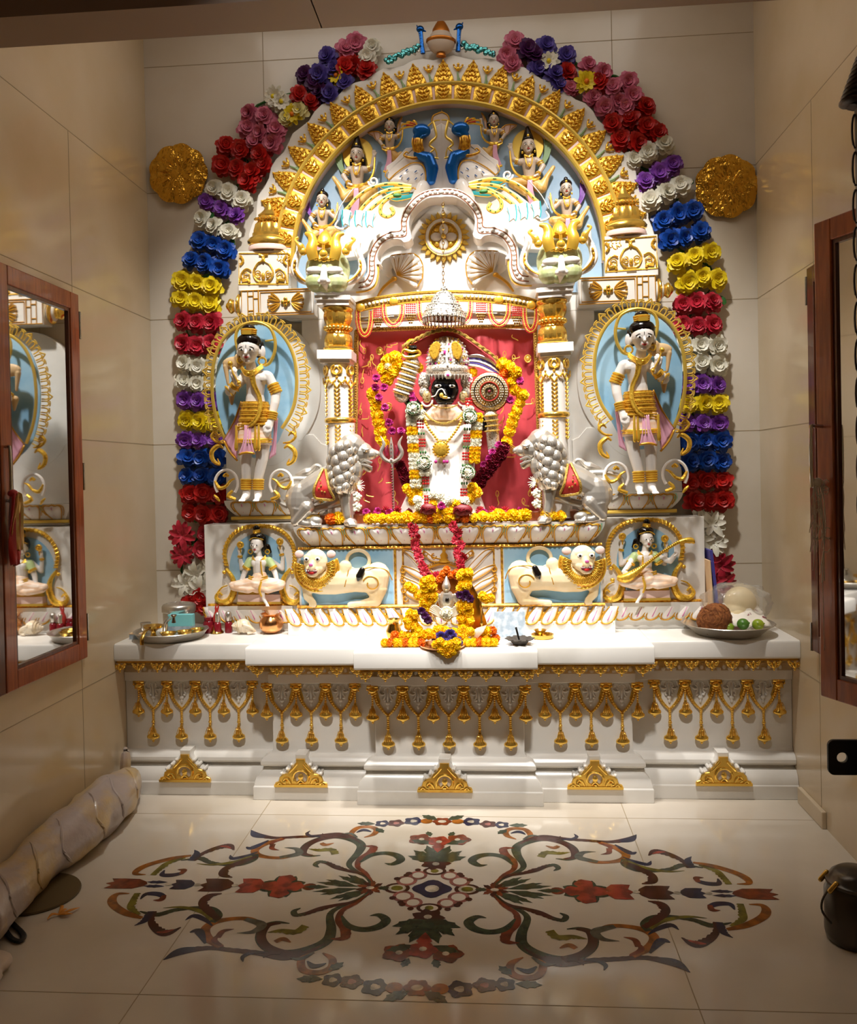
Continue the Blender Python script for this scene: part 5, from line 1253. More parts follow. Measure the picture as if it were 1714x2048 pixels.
# ---------------------------------------------------------------- seated goddess panels
def goddess(mir, lb, veena):
    Y = -.172; GG = lambda d=0: G(Y, mir, o=(420, 980), k=1/3.571, d=d)
    t = thing('goddess_panel', 'white panel with seated four armed goddess %s, %s of the pedestal' % ('playing a gold veena' if veena else 'holding two gold flowers', lb+' end'), 'panel', GG().P((310, 820, 0)), 'seated goddess panels')
    g = GG(); g.plate([(345+205*math.cos(a), 560+250*math.sin(a)) for a in [2*PI*i/40 for i in range(40)]], 0, 4, 0); obj('blue_ground', g, 'sky_paint', t, smooth=False)
    g = GG(); A1 = [(140, 790), (180, 700), (160, 600), (125, 540), (110, 440), (150, 340), (230, 275), (350, 255), (470, 270), (550, 320), (600, 400), (610, 480), (600, 560), (570, 620), (590, 720), (630, 800)]
    c_ = catm([p+(18,) for p in A1[3:13]], 8); g.tube(c_, 14, 8)
    for i in range(0, len(c_)-1, 2):
        a = Vector(c_[i]); b = Vector(c_[i+1]); d = (b-a).normalized(); nn = Vector((d.y, -d.x, 0)); g.tube([tuple(a-nn*15+Vector((0, 0, 6))), tuple(a+d*8+Vector((0, 0, 15))), tuple(a+nn*15+d*14+Vector((0, 0, 6)))], 4.5, 5)
    for s in (0, 1):
        X = (lambda x: x) if s == 0 else (lambda x: 700-x)
        g.tube([(X(120), 560, 18), (X(165), 620, 22), (X(180), 700, 24), (X(150), 780, 22), (X(90), 800, 20), (X(50), 765, 20), (X(70), 730, 20), (X(95), 750, 20)], [12, 16, 24, 26, 20, 14, 9, 6], 8, k=4)
        g.tube([(X(60), 730, 16), (X(90), 695, 16), (X(130), 680, 16)], [7, 6, 4], 6, k=3); g.ball((X(108), 585, 22), 14)
    obj('scrolled_frame', g, 'gold_relief', t)
    g = GG(); g.sl = 0; g.box((215, 740, 0), (515, 800, 60)); g.sl = 1; g.box((210, 790, 0), (520, 806, 64)); g.box((215, 700, 10), (430, 742, 50)); obj('seat', g, ['pink_stone', 'gold_pale'], t, smooth=False)
    F = t
    g = GG(); look = -.12; headshape(g, (352, 385, 62), (44, 58, 42), look); g.cap((360, 430, 55), (365, 480, 48), 20, 24); g.chain([(300, 500, 45), (430, 500, 42)], [28, 28]); g.cap((365, 510, 50), (362, 610, 45), 48, 38); g.ball((340, 515, 75), (26, 26, 20)); g.ball((395, 515, 72), (26, 26, 20))
    if not veena:
        g.chain([(295, 505, 45), (262, 590, 60), (245, 645, 80)], [24, 19, 14]); g.chain([(440, 505, 45), (480, 585, 60), (500, 640, 80)], [24, 19, 14])
        g.chain([(245, 640, 82), (232, 668, 88)], [15, 14]); g.chain([(498, 635, 82), (510, 665, 88)], [15, 14])
        for i in range(4): g.cap((216+i*9, 662, 96), (210+i*9, 690, 98), 4.5, 3.5, 6); g.cap((494+i*9, 660, 96), (490+i*10, 690, 98), 4.5, 3.5, 6)
        g.cap((246, 655, 94), (256, 676, 98), 4.5, 3.5, 6); g.cap((488, 652, 94), (480, 672, 98), 4.5, 3.5, 6)
    else:
        g.chain([(440, 505, 45), (480, 560, 80), (520, 600, 105)], [24, 19, 14]); g.chain([(295, 505, 45), (205, 540, 70), (165, 480, 100)], [24, 19, 14])
        for i in range(4): g.cap((160+i*2, 476-i*10, 108), (184, 470-i*10, 122), 5, 4, 6); g.cap((524, 590+i*9, 112), (495, 600+i*9, 122), 5, 4, 6)
        g.cap((170, 490, 110), (186, 500, 118), 5, 4, 6); g.cap((514, 585, 112), (496, 580, 120), 5, 4, 6)
    g.chain([(300, 495, 25), (235, 560, 18), (222, 480, 22), (222, 450, 28)], [20, 18, 14, 12]); g.chain([(430, 495, 25), (520, 560, 18), (525, 480, 22), (512, 420, 28)], [20, 18, 14, 12])
    for (hx, hy, s) in ((222, 425, 1), (510, 400, -1)):
        for i in range(4): g.cap((hx-12+i*8, hy+6, 34), (hx-8+i*6, hy-22, 38), 4.5, 3.5, 6)
        g.cap((hx+s*14, hy+8, 36), (hx+s*14, hy-12, 40), 4.5, 3.5, 6); g.ball((hx, hy+12, 32), (15, 14, 9))
    g.chain([(400, 700, 90), (405, 760, 92), (432, 800, 100)], [15, 13, 10]);
    for i in range(4): g.cap((426+i*6, 802, 104), (430+i*7, 815, 108), 4, 3, 6)
    body = blob('body', g, .0018, 'body_white', t, 2); face(body, lambda: GG(), (352+look*20, 385, 62), (44, 58, 42), look=look)
    g = GG(); g.ball((352, 330, 56), (52, 30, 44), 14, 9); g.ball((345, 270, 50), (24, 22, 22)); g.ball((395, 380, 40), (22, 60, 26)); g.ball((312, 360, 40), (14, 40, 24)); g.cap((420, 400, 30), (440, 440, 30), 18, 10); blob('hair', g, .0018, 'hair', t, 2)
    g = GG(); rings(g, (348, 300, 52), (346, 285, 52), 24, 22, 3, 5); g.ball((346, 305, 78), (10, 12, 6)); g.tube([(300, 355, 70), (330, 335, 92), (365, 335, 94), (400, 350, 72)], 4, 6, k=3); obj('headdress', g, 'gold', t)
    for ex in (305, 425): g = GG(); g.tube([(ex+15*math.cos(a), 435+15*math.sin(a), 62) for a in [i*PI/5 for i in range(10)]], 4.5, 6, closed=True); obj('earring', g, 'gold', t)
    g = GG()
    for i in range(3): g.tube([(322-i*2, 465+i*8, 62), (340, 490+i*12, 84), (365, 498+i*13, 88), (392, 488+i*12, 82), (412+i*2, 462+i*8, 60)], 4.5, 6, k=3)
    g.tube([(385, 500, 90), (392, 570, 92), (398, 610, 86), (405, 680, 100)], 6, 6, k=3); obj('necklace', g, 'gold', t)
    g = GG(); ell_loft(g, [(365, 488, 62, 48, 34), (366, 515, 66, 50, 42), (364, 540, 58, 48, 38)]); g.cap((300, 500, 48), (278, 540, 56), 29, 26); g.cap((432, 500, 46), (462, 538, 56), 29, 26); blob('blouse', g, .002, 'green_blouse', t, 2)
    for a_, b_, r_, th_ in (((280, 545, 58), (276, 552, 58), 27, 6), ((462, 545, 58), (466, 552, 58), 27, 6), ((222, 468, 26), (222, 476, 26), 15, 4.5), ((517, 455, 26), (519, 463, 26), 15, 4.5)):
        g = GG(); rings(g, a_, b_, r_, r_, 2, th_); obj('bangle', g, 'gold', t)
    g = GG(); g.cap((370, 620, 50), (360, 660, 55), 55, 70); g.chain([(340, 660, 60), (220, 670, 85), (185, 668, 80)], [52, 36, 26]); g.chain([(390, 660, 60), (510, 665, 85), (535, 660, 80)], [52, 40, 26]); g.chain([(520, 670, 90), (440, 700, 100), (400, 690, 100)], [34, 26, 20]); g.chain([(200, 680, 88), (300, 700, 100), (345, 690, 100)], [30, 26, 18]); blob('dhoti', g, .002, 'peach', t, 3)
    g = GG(); g.tube([(300, 620, 84), (365, 640, 104), (435, 620, 84)], 9, 6, k=4); g.tube([(300, 605, 80), (365, 618, 98), (435, 605, 80)], 5, 6, k=4); g.tube([(395, 640, 110), (385, 700, 124), (400, 745, 118)], [8, 9, 6], 6, k=3); obj('belt', g, 'gold', t)
    for (hx, hy) in ((230, 388), (510, 365)):
        g = GG(); g.tube([(hx, hy+55, 40), (hx, hy+10, 46)], 5, 6); g.ball((hx, hy, 46), (26, 26, 10), 12, 8); g.tube([(hx+17*math.cos(a), hy+17*math.sin(a), 56) for a in [i*PI/5 for i in range(10)]], 5, 6, closed=True); g.ball((hx, hy, 56), 8); obj('gilt_flower', g, 'gold', t)
    if veena:
        g = GG(); V_ = lambda L: [(715-a, b, c) for a, b, c in L]
        g.tube(V_([(150, 640, 108), (215, 640, 118), (330, 560, 126), (440, 480, 124), (560, 410, 112), (640, 400, 104), (665, 420, 100)]), [16, 34, 13, 10, 12, 22, 8], 10, k=5)
        g.beads(V_([(250, 590, 142), (340, 540, 142), (440, 468, 138), (560, 400, 128)]), 5, 14, k=5); g.ball((595, 655, 104), (16, 14, 14)); obj('veena', g, 'gold_relief', t)
goddess(False, 'left', False)
# the right-hand figure is traced mirrored, so its lute falls the other way round
goddess(True, 'right', True)

# ---------------------------------------------------------------- figures in the blue field of the arch
YF = -.0525
def adorant(mir, u, v, k, halo, wings, lb, tilt=0):
    GG = lambda d=0: G(YF, mir, o=(u, v), k=k, d=d)
    t = thing('celestial_figure', lb, 'figure', GG().P((0, 100, 0)), 'celestial figures of the arch')
    if halo: g = GG(); g.plate([(0+31*math.cos(a), -5+34*math.sin(a)) for a in [2*PI*i/30 for i in range(30)]], 0, 5, 1); obj('halo', g, 'gold_pale', t)
    g = GG(); headshape(g, (0, 0, 20), (12.5, 15.5, 12)); g.cap((0, 12, 17), (0, 22, 15), 5.5, 7); g.chain([(-15, 28, 14), (15, 28, 14)], [7, 7]); g.cap((0, 32, 15), (0, 60, 14), 14, 10)
    g.chain([(-17, 29, 14), (-27, 42, 18), (-15, 60, 24)], [6.5, 5, 4]); g.chain([(17, 29, 14), (31, 22, 18), (34, 2, 20)] if halo or wings else [(17, 29, 14), (30, 42, 18), (36, 22, 22)], [6.5, 5, 4])
    tip = (34, 0, 20) if halo or wings else (36, 20, 22)
    for i in range(4): g.cap((tip[0]-3+i*2, tip[1], tip[2]+2), (tip[0]-3+i*2, tip[1]-7, tip[2]+3), 1.3, 1.0, 6); g.cap((-16+i*2, 60, 27), (-10+i*2, 64, 28), 1.3, 1, 6)
    g.cap((tip[0]+3, tip[1]+2, tip[2]+2), (tip[0]+6, tip[1]-3, tip[2]+3), 1.3, 1, 6); g.cap((-18, 58, 27), (-14, 54, 28), 1.3, 1, 6)
    body = blob('body', g, .0016, 'body_grey', t, 2); face(body, GG, (0, 0, 20), (12.5, 15.5, 12))
    g = GG()
    if halo: g.cap((0, -12, 18), (0, -36, 16), 12, 4); g.ball((-12, 14, 12), (4, 16, 5)); g.ball((13, 14, 12), (4, 18, 5))
    else: g.ball((0, -11, 17), (14, 11, 12)); g.ball((0, -22, 17), (5, 6, 5)); g.ball((15 if wings else 10, 6, 12), (5, 9, 6))
    blob('hair', g, .0016, 'hair', t, 2)
    g = GG(); g.ball((0, -17 if halo else -14, 28), (2.6, 3.2, 2)); g.tube([(-8, 19, 24), (0, 24, 28), (8, 19, 24)], 2, 6, k=3); g.tube([(-7, 22, 24), (-5, 38, 30), (0, 44, 30), (5, 38, 30), (7, 22, 24)], 1.3, 5, k=3); g.ball((0, 40, 30), (2, 4, 2))
    g.tube([(-13, 60, 22), (0, 66, 28), (13, 60, 22)], 3.5, 6, k=4); g.tube([(13, 62, 24), (26, 54, 28), (34, 36, 26), (36, 8, 24)], [2.6, 2.4, 2.2, 1.6], 6, k=4); g.tube([(-20, 64, 24), (-8, 70, 28), (14, 64, 26)], [1.5, 3, 2.4], 6, k=3)
    rings(g, (-21, 33, 16), (-23, 37, 16), 6.5, 6.5, 2, 1.3, k=10); rings(g, (-17, 56, 23), (-16, 58, 24), 4.6, 4.6, 2, 1.2, k=10); rings(g, (22, 27, 16), (25, 26, 16), 6, 6, 2, 1.3, k=10)
    g.ball((-12, 12, 20), (2, 3, 2)); g.ball((12, 12, 20), (2, 3, 2)); obj('gold_jewellery', g, 'gold', t)
    g = GG()
    if wings: g.chain([(0, 66, 14), (18, 84, 18), (30, 74, 20)], [13, 10, 5]); g.chain([(0, 68, 12), (-20, 84, 14), (10, 104, 14)], [12, 9, 4]) if False else g.chain([(0, 66, 14), (8, 88, 16), (26, 98, 14)], [12, 10, 7])
    else: g.chain([(0, 68, 14), (-22, 84, 20), (-32, 66, 20), (-46, 46, 18)], [13, 11, 6, 4]); g.chain([(0, 68, 14), (32, 70, 20), (10, 92, 22)], [13, 10, 6])
    if not wings: g.cap((8, 90, 22), (-2, 116, 18), 5, 3)
    blob('dhoti', g, .0018, 'yellow_cloth', t, 2)
    g = GG(); sheet(g, [(-4, 70, 30), (-6, 96, 28), (-16, 122, 20)], [(4, 70, 30), (6, 96, 28), (0, 126, 20)], 5, 6, wave=1.4, nw=3); g.sl = 1
    for i in range(5): g.ball((-15+i*3.6, 123+i*.8, 20), (2, 3, 2), 6, 4)
    solid(obj('pink_sash', g, ['pink', 'gold'], t, auto=None), .002)
    g = GG(); sheet(g, [(-27, 40, 10), (-40, 20, 10), (-46, -4, 8)], [(-22, 34, 10), (-30, 16, 10), (-32, -14, 8)], 5, 6, wave=1.2, nw=3); g.sl = 1
    for i in range(4): g.tube([(-45+i*4, -5-i*3, 9), (-47+i*4, -13-i*3, 9)], [1.8, .8], 5)
    solid(obj('scarf', g, ['green_stem' if halo else 'petal_purple' if not wings else 'pink', 'gold'], t, auto=None), .002) if not wings else None
    if wings:
        for sg, (x0, y0) in ((-1, (-14, 26)), (1, (14, 26))):
            g = GG(); ol = [(x0, y0), (x0+sg*14, y0-12), (x0+sg*30, y0-14), (x0+sg*46, y0-10), (x0+sg*32, y0-2), (x0+sg*24, y0+8), (x0+sg*10, y0+12)]
            if sg > 0: ol = [(x0+(x-x0)*.4-(y-y0)*0, y0+(y-y0)*1.2-(x-x0)*.9) for x, y in ol]
            g.plate(ol, 0, 10, 2, k=3); g.sl = 1; g.tube([(p[0], p[1], 10) for p in ol[:4]], 1.6, 5, k=3)
            for q in range(3): a, b = ol[1+q], ol[6-q]; g.tube([(a[0], a[1], 11), (b[0], b[1], 11)], .7, 4)
            obj('wing', g, ['pink_stone', 'gold_line'], t)
for mir, sd in ((False, 'left'), (True, 'right')):
    adorant(mir, 781, 257, .74, False, True, 'winged celestial figure beside the blue peacock head, %s side of the arch' % sd)
    adorant(mir, 717, 316, 1.0, True, False, 'larger celestial figure with round gold halo, %s side of the arch' % sd)
    adorant(mir, 648, 405, .86, False, False, 'lowest celestial figure above the green mask, %s side of the arch' % sd)

# ---------------------------------------------------------------- peacocks over the cusped arch
for mir, sd in ((False, 'left'), (True, 'right')):
    GG = lambda d=0: G(-.10, mir, o=(680, 200), k=1/4.18, d=d)
    GB = lambda d=0: G(-.0525, mir, o=(680, 200), k=1/4.18, d=d)
    t = thing('peacock_relief', 'blue necked white peacock with long gold tail over the %s half of the cusped arch' % sd, 'peacock', GG().P((700, 800, 0)), 'peacock reliefs')
    g = GB(); g.clamp = True; g.plate([(920, 640), (920, 800), (640, 900), (560, 1030), (540, 1170), (450, 1180), (330, 1230), (200, 1330), (60, 1350), (-40, 1240), (60, 1130), (130, 990), (250, 880), (330, 820), (420, 730), (400, 640), (400, 590), (470, 540), (560, 440), (640, 430), (700, 330), (920, 230)], 0, 105, 6, k=1); obj('ground', g, 'body_white', t, auto=40)
    g = GG(); g.cap((640, 850, 20), (700, 740, 30), 50, 60); g.plate([(415, 690), (480, 630), (560, 575), (620, 545), (690, 560), (722, 630), (725, 720), (700, 790), (640, 775), (590, 785), (545, 760), (500, 750), (450, 720)], 0, 62, 14, k=2); g.ball((600, 660, 55), (95, 70, 22), 16, 10)
    obj('wing', g, 'body_white', t, auto=60)
    g = GG(); g.tube([(415, 690, 60), (480, 630, 66), (560, 575, 66), (620, 548, 66), (690, 560, 66), (722, 630, 64), (722, 700, 62)], 6, 6, k=3)
    for i in range(5): x = 450+i*58; g.tube([(x, 722+i*10, 60), (x+26, 745+i*9, 64), (x+56, 732+i*10, 60)], 6, 6, k=3)
    g.sl = 1
    for x, y in ((565, 615), (640, 625), (515, 665), (575, 685), (640, 685), (690, 650)): g.tube([(x-8, y+9, 82), (x+10, y-8, 82)], 4, 5)
    obj('wing_outline', g, ['gold_line', 'peacock_smooth'], t)
    g = GG(); g.chain([(650, 470, 40), (745, 510, 55), (775, 590, 60), (765, 690, 50)], [34, 54, 54, 40]); n_ = blob('neck', g, .002, 'peacock', t, 3)
    g = GG(); g.ball((688, 282, 60), (76, 58, 50), 20, 14); g.cap((675, 300, 60), (645, 350, 55), 46, 34); blob('head', g, .0022, 'peacock_smooth', t, 3)
    g = GG(); g.chain([(655, 365, 52), (652, 420, 50), (675, 462, 50)], [42, 44, 34]); 
    for i in range(5): g.tube([(618+i*19, 350+i*3, 84), (612+i*20, 400, 90), (630+i*19, 455, 80)], 7, 5, k=3)
    g.tube([(700, 440, 60), (650, 500, 50), (590, 500, 46), (540, 480, 46), (560, 450, 46), (580, 465, 46)], [10, 14, 12, 9, 6, 4], 8, k=4); obj('collar', g, 'gold_paint', t)
    g = GG(); g.tube([(740, 250, 76), (790, 205, 70), (840, 195, 66)], [6, 7, 5], 6, k=3); g.tube([(785, 215, 78), (800, 270, 82), (810, 340, 82), (770, 380, 80), (755, 410, 76), (790, 440, 76), (760, 470, 74), (780, 505, 72), (830, 515, 70)], [9, 11, 10, 12, 9, 9, 7, 9, 6], 8, k=3); g.tube([(795, 430, 74), (812, 470, 74), (815, 510, 72)], 6, 6, k=2); obj('gilt_beak', g, 'gold_pale', t)
    g = GG()
    for i, (x, y) in enumerate(((515, 265), (530, 225), (570, 205), (620, 195))): g.tube([(660, 250, 56), ((x+660)/2, (y+245)/2-8, 60), (x, y, 54), (x-8, y+22, 52)], [6, 8, 9, 4], 6, k=3)
    g.sl = 1; g.tube([(560, 235, 62), (620, 240, 66)], [10, 4], 6); g.tube([(590, 215, 62), (640, 230, 66)], [9, 4], 6); obj('crest', g, ['gold', 'petal_red'], t)
    g = GG()
    for i, (a, b) in enumerate((((305, 710), (460, 735)), ((340, 765), (520, 770)), ((400, 830), (560, 800)))):
        g.sl = 1; g.tube([(b[0]+60, b[1]+10, 30), ((a[0]+b[0])/2, (a[1]+b[1])/2+18, 36), (a[0], a[1], 30)], [22, 26, 8], 8, k=3, flat=.5); g.sl = 0; g.tube([(b[0]+60, b[1]+30, 40), ((a[0]+b[0])/2, (a[1]+b[1])/2+44, 44), (a[0], a[1]+4, 36)], 4, 5, k=3)
    g.sl = 0; g.tube([(400, 590, 20), (380, 640, 20), (420, 680, 24)], 5, 5, k=3); obj('wing_feathers', g, ['gold_line', 'teal'], t)
    # tail plumes
    tails = [[(640, 870), (480, 850), (330, 880), (220, 950), (150, 1030), (120, 1060)], [(640, 890), (500, 890), (380, 930), (290, 1000), (240, 1060)], [(630, 900), (520, 920), (420, 970), (330, 1040), (300, 1075)], [(560, 945), (480, 955), (410, 1010), (400, 1080), (450, 1110), (500, 1080), (480, 1035)]]
    g = GB(108); ge = GB(108)
    for q, tl in enumerate(tails):
        c_ = catm([p+(0,) for p in tl], 6)
        g.tube(c_, 15, 8, flat=.6)
        for i in range(3, len(c_)-2, 4): ge.tube([(c_[i][0], c_[i][1], 9), (c_[i+1][0], c_[i+1][1], 9)], 4, 5)
    ge.ball((530, 945, 8), (34, 18, 14)); obj('tail_plume', g, 'gold_pale', t); obj('plume_eyes', ge, 'green_leaf', t)
    g = GB(108)
    for x, y in ((115, 1080), (215, 1085), (300, 1090)):
        g.sl = 0; g.plate([(x-10, y-20), (x+50, y-16), (x+62, y+20), (x+40, y+60), (x+44, y+110), (x+10, y+90), (x-5, y+110), (x-14, y+60), (x-2, y+40)], 0, 22, 5, k=2); g.sl = 1; g.tube([(x-10, y-18, 24), (x-16, y+60, 24), (x-6, y+108, 22)], 5, 5, k=2); g.tube([(x+55, y+0, 24), (x+40, y+60, 24), (x+44, y+106, 22)], 3, 5, k=2)
    obj('plume_tips', g, ['body_white', 'teal'], t)
    g = GB(100); g.tube([(180, 880, 4), (90, 1000, 4), (40, 1110, 4)], 4, 5, k=3); g.tube([(60, 1130, 6), (40, 1180, 10), (100, 1200, 10), (150, 1170, 8)], [6, 10, 10, 5], 6, k=3); scroll(g, (340, 825), 42, d=-1, th=9, w=10); obj('tail_outline', g, 'body_white', t)
# little domed finial between the two heads
t = thing('gilt_dome', 'small gilt outlined dome between the two peacock heads', 'finial', G(-.055).P((883, 300, 0)))
g = G(-.0525, o=(680, 200), k=1/4.18); g.plate([(770, 205), (780, 160), (820, 135), (860, 118), (895, 140), (915, 165), (920, 210), (900, 480), (790, 480)], 0, 60, 8, k=1); g.sl = 1; g.tube([(770, 205, 62), (782, 160, 62), (820, 138, 62), (855, 128, 62), (890, 142, 62), (912, 168, 62), (918, 210, 62)], 6, 6, k=3); g.tube([(855, 128, 60), (855, 105, 58)], [6, 1], 6); obj('dome', g, ['body_grey', 'gold_line'], t)
# ================================================================ flowers (metres, facing -y)
def petal(g, L, wd, a, lift, curl, base=.0, n=4, y=0, cup=0.0, z0=0):
    """one petal: leaves the centre at angle a, rising by lift towards the viewer, tip curling"""
    ca, sa = math.cos(a), math.sin(a); vs = []; fs = []
    for i in range(n+1):
        t = i/n; r = base+L*t*math.cos(lift*(1-.3*t)); yy = y-L*math.sin(lift)*t+curl*L*t*t; ww = wd*(math.sin(PI*(.12+.80*t))**.7)
        for j in (-1, 0, 1): vs.append((r*ca-j*ww*sa, yy-cup*ww*(abs(j)), r*sa+j*ww*ca))
    for i in range(n):
        for j in range(2): b = i*3+j; fs.append((b, b+1, b+4, b+3))
    g.add(vs, fs)
def mk_rose(mat, R=.025, seed=1, rows=((9, 1.0, .15, .25), (8, .85, .5, .15), (7, .65, .9, .05), (5, .42, 1.2, 0), (4, .25, 1.35, 0))):
    rnd = random.Random(seed); g = G()
    for k_, (n, L, lf, cu) in enumerate(rows):
        for i in range(n): petal(g, R*L*rnd.uniform(.9, 1.1), R*.42*(.6+.4*L), 2*PI*(i+.5*k_)/n+rnd.uniform(-.2, .2), lf+rnd.uniform(-.15, .15), cu, 0, y=-.002*k_, cup=.25)
    return mk(g, mat, recalc=False)
def mk_daisy(mat, cmat='petal_yellow', R=.026, n=9, seed=2):
    rnd = random.Random(seed); g = G()
    for k_ in range(2):
        for i in range(n): petal(g, R*(1-.2*k_), R*.24, 2*PI*(i+.5*k_)/n+rnd.uniform(-.1, .1), .25+.35*k_, .15, 0, y=-.002*k_, cup=.3)
    g.sl = 1; g.ball((0, -.008, 0), (R*.2, R*.16, R*.2), 8, 5); return mk(g, [mat, cmat], recalc=False)
def mk_lily(mat, R=.032, n=6, seed=3):
    rnd = random.Random(seed); g = G()
    for k_ in range(2):
        for i in range(n): petal(g, R*rnd.uniform(.85, 1.1), R*.22, 2*PI*(i+.5*k_)/n, .5, .35, 0, y=-.003*k_, cup=.5)
    return mk(g, mat, recalc=False)
def mk_mari(mat, R=.014, seed=4, n=90):
    rnd = random.Random(seed); g = G(); g.ball((0, 0, 0), R*.74, 12, 8)
    for i in range(n):
        z = 1-2*(i+.5)/n; a = i*2.39996; r = math.sqrt(1-z*z); d = Vector((r*math.cos(a), r*math.sin(a), z)); x = d.cross(Vector((.3, .5, .8))).normalized(); y = d.cross(x)
        c = d*R*.62; tp = d*R*rnd.uniform(.92, 1.08)
        q = rnd.uniform(0, PI); u = x*math.cos(q)+y*math.sin(q); v = y*math.cos(q)-x*math.sin(q); wd = R*.24
        g.add([tuple(c-u*wd*.4), tuple(tp-u*wd+v*wd*.25), tuple(tp+d*R*.05), tuple(tp+u*wd+v*wd*.25), tuple(c+u*wd*.4)], [(0, 1, 2), (0, 2, 4), (2, 3, 4)])
    me = mk(g, mat, smooth=False, recalc=False); return me
def mk_leaf():
    g = G(); petal(g, .026, .009, 0, .3, .2, 0, cup=.3); return mk(g, 'green_leaf', recalc=False)
FM = {}
for c_ in ('red', 'crimson', 'pink', 'white', 'yellow', 'purple', 'blue', 'violet', 'plum', 'cream'):
    FM['rose_'+c_] = [mk_rose('petal_'+c_, seed=s_) for s_ in (1, 2)]
for c_ in ('white', 'yellow', 'pink'): FM['daisy_'+c_] = [mk_daisy('petal_'+c_, 'petal_yellow' if c_ != 'yellow' else 'marigold_orange')]
for c_ in ('white', 'crimson'): FM['lily_'+c_] = [mk_lily('petal_'+c_)]
LEAF = mk_leaf()
rf = random.Random(11)
def flower_garland(name, label, items, grp):
    loc = at(items[len(items)//2][1], items[len(items)//2][2], -.02); t = thing(name, label, 'garland', loc, grp); n = 0
    pts = [at(x, y, -.012) for _, x, y, *_ in items]
    for it in items:
        k, x, y = it[:3]; s = it[3] if len(it) > 3 else 1.0; ms = FM[k]; me = ms[n % len(ms)]; n += 1
        p = at(x, y, -.034-rf.uniform(0, .010)); o = inst('flower', me, t, p, (rf.uniform(-.25, .25), rf.uniform(0, 6.28), rf.uniform(-.25, .25)), s*rf.uniform(1.65, 1.95))
        if n % 5 == 0: inst('leaf', LEAF, t, at(x+rf.uniform(-20, 20), y+rf.uniform(-14, 14), -.028), (0, rf.uniform(0, 6.28), 0), 1.5)
    g = G()
    g.tube([tuple(at(x, y, -.010)) for x, y in ([items[0][1:3]]+[i[1:3] for i in items[3::4]]+[items[-1][1:3]])], .005, 6, k=2); obj('string', g, 'green_leaf', t); return t
Lf = []
def row(k, *pts, s=1.0):
    for p in pts: Lf.append((k, p[0], p[1], s))
row('rose_white', (745, 95), (735, 115), s=.9); row('rose_pink', (692, 100), (712, 88)); row('rose_red', (710, 130), (732, 140), (690, 135)); row('rose_violet', (655, 115), (668, 140), (640, 150)); row('rose_plum', (610, 150), (628, 165), (640, 185)); row('daisy_yellow', (675, 152), s=.95); row('rose_violet', (660, 190), (690, 165))
row('rose_red', (598, 190), (622, 205), s=.9); row('daisy_white', (562, 205), (550, 195)); row('daisy_yellow', (585, 230), s=.9); row('rose_cream', (600, 222), (572, 238), s=.8)
row('rose_pink', (500, 228), (530, 236), (552, 262), (496, 258), (522, 268), (546, 288), (508, 286))
row('rose_red', (452, 292), (482, 300), (520, 310), (445, 330), (474, 338), (506, 345), (528, 330), (496, 362))
row('rose_white', (430, 378), (456, 386), (484, 400), s=.95); row('rose_purple', (414, 405), (444, 418), (474, 432), s=.9); row('rose_white', (405, 438), (430, 452), (460, 465), s=.95)
row('rose_blue', (400, 482), (426, 488), (452, 500), (384, 520), (410, 526), (440, 538)); row('rose_yellow', (365, 562), (393, 566), (424, 574), (362, 598), (390, 604), (420, 608)); row('rose_crimson', (368, 642), (394, 646), (424, 645), (368, 688), (394, 692), (424, 688))
row('rose_white', (370, 728), (397, 733), (428, 733), (368, 762), (396, 768), (427, 768), s=.95); row('rose_purple', (371, 800), (398, 802), (428, 803), s=.95); row('rose_yellow', (375, 840), (402, 842), (432, 844)); row('rose_purple', (371, 880), (398, 881), (430, 880), s=.9)
row('rose_blue', (376, 915), (402, 916), (434, 916), (376, 952), (404, 952), (434, 954)); row('rose_red', (380, 988), (406, 986), (438, 990), (382, 1024), (408, 1028), (438, 1028))
row('rose_crimson', (412, 1066), (408, 1100)); row('lily_crimson', (366, 1070), (366, 1108)); row('lily_white', (392, 1148), (400, 1178), (424, 1135), (372, 1168)); row('rose_red', (382, 1206), (408, 1210), (400, 1195))
flower_garland('flower_garland', 'coloured artificial flower garland hanging on the left side of the arch', Lf, 'artificial flower garlands'); Lf = []
row('rose_pink', (1030, 84), (1016, 112), (1024, 130)); row('rose_plum', (1055, 100), (1072, 112)); row('rose_violet', (1092, 92), (1075, 136), (1132, 112), (1110, 150)); row('daisy_white', (1098, 124)); row('rose_red', (1134, 145), (1200, 165)); row('daisy_yellow', (1172, 165)); row('rose_pink', (1176, 132), (1140, 178), (1205, 148), (1185, 195), s=.9); row('rose_violet', (1118, 172), s=.8)
row('rose_pink', (1226, 176), (1256, 165), (1236, 206), (1265, 196), (1210, 215), (1252, 215)); row('rose_red', (1290, 216), (1226, 250), (1260, 240), (1292, 254), (1240, 280), (1274, 286), (1314, 268)); row('rose_white', (1266, 322), (1295, 306), (1328, 290), s=.95); row('rose_purple', (1290, 364), (1318, 348), (1345, 330)); row('rose_white', (1300, 402), (1332, 386), (1360, 372), s=.95)
row('rose_blue', (1326, 442), (1356, 430), (1386, 422), (1340, 480), (1368, 476), (1400, 464)); row('rose_yellow', (1356, 526), (1390, 514), (1420, 506), (1374, 566), (1405, 556), (1434, 560)); row('rose_crimson', (1366, 610), (1394, 606), (1424, 605), (1366, 650), (1396, 652), (1424, 650))
row('rose_white', (1368, 692), (1402, 692), (1434, 692), (1370, 726), (1402, 724), (1434, 732), s=.98); row('rose_purple', (1372, 770), (1404, 768), (1434, 770), s=.95); row('rose_yellow', (1376, 808), (1408, 806), (1438, 808), s=.95); row('rose_purple', (1373, 846), (1406, 846), (1438, 846), s=.9)
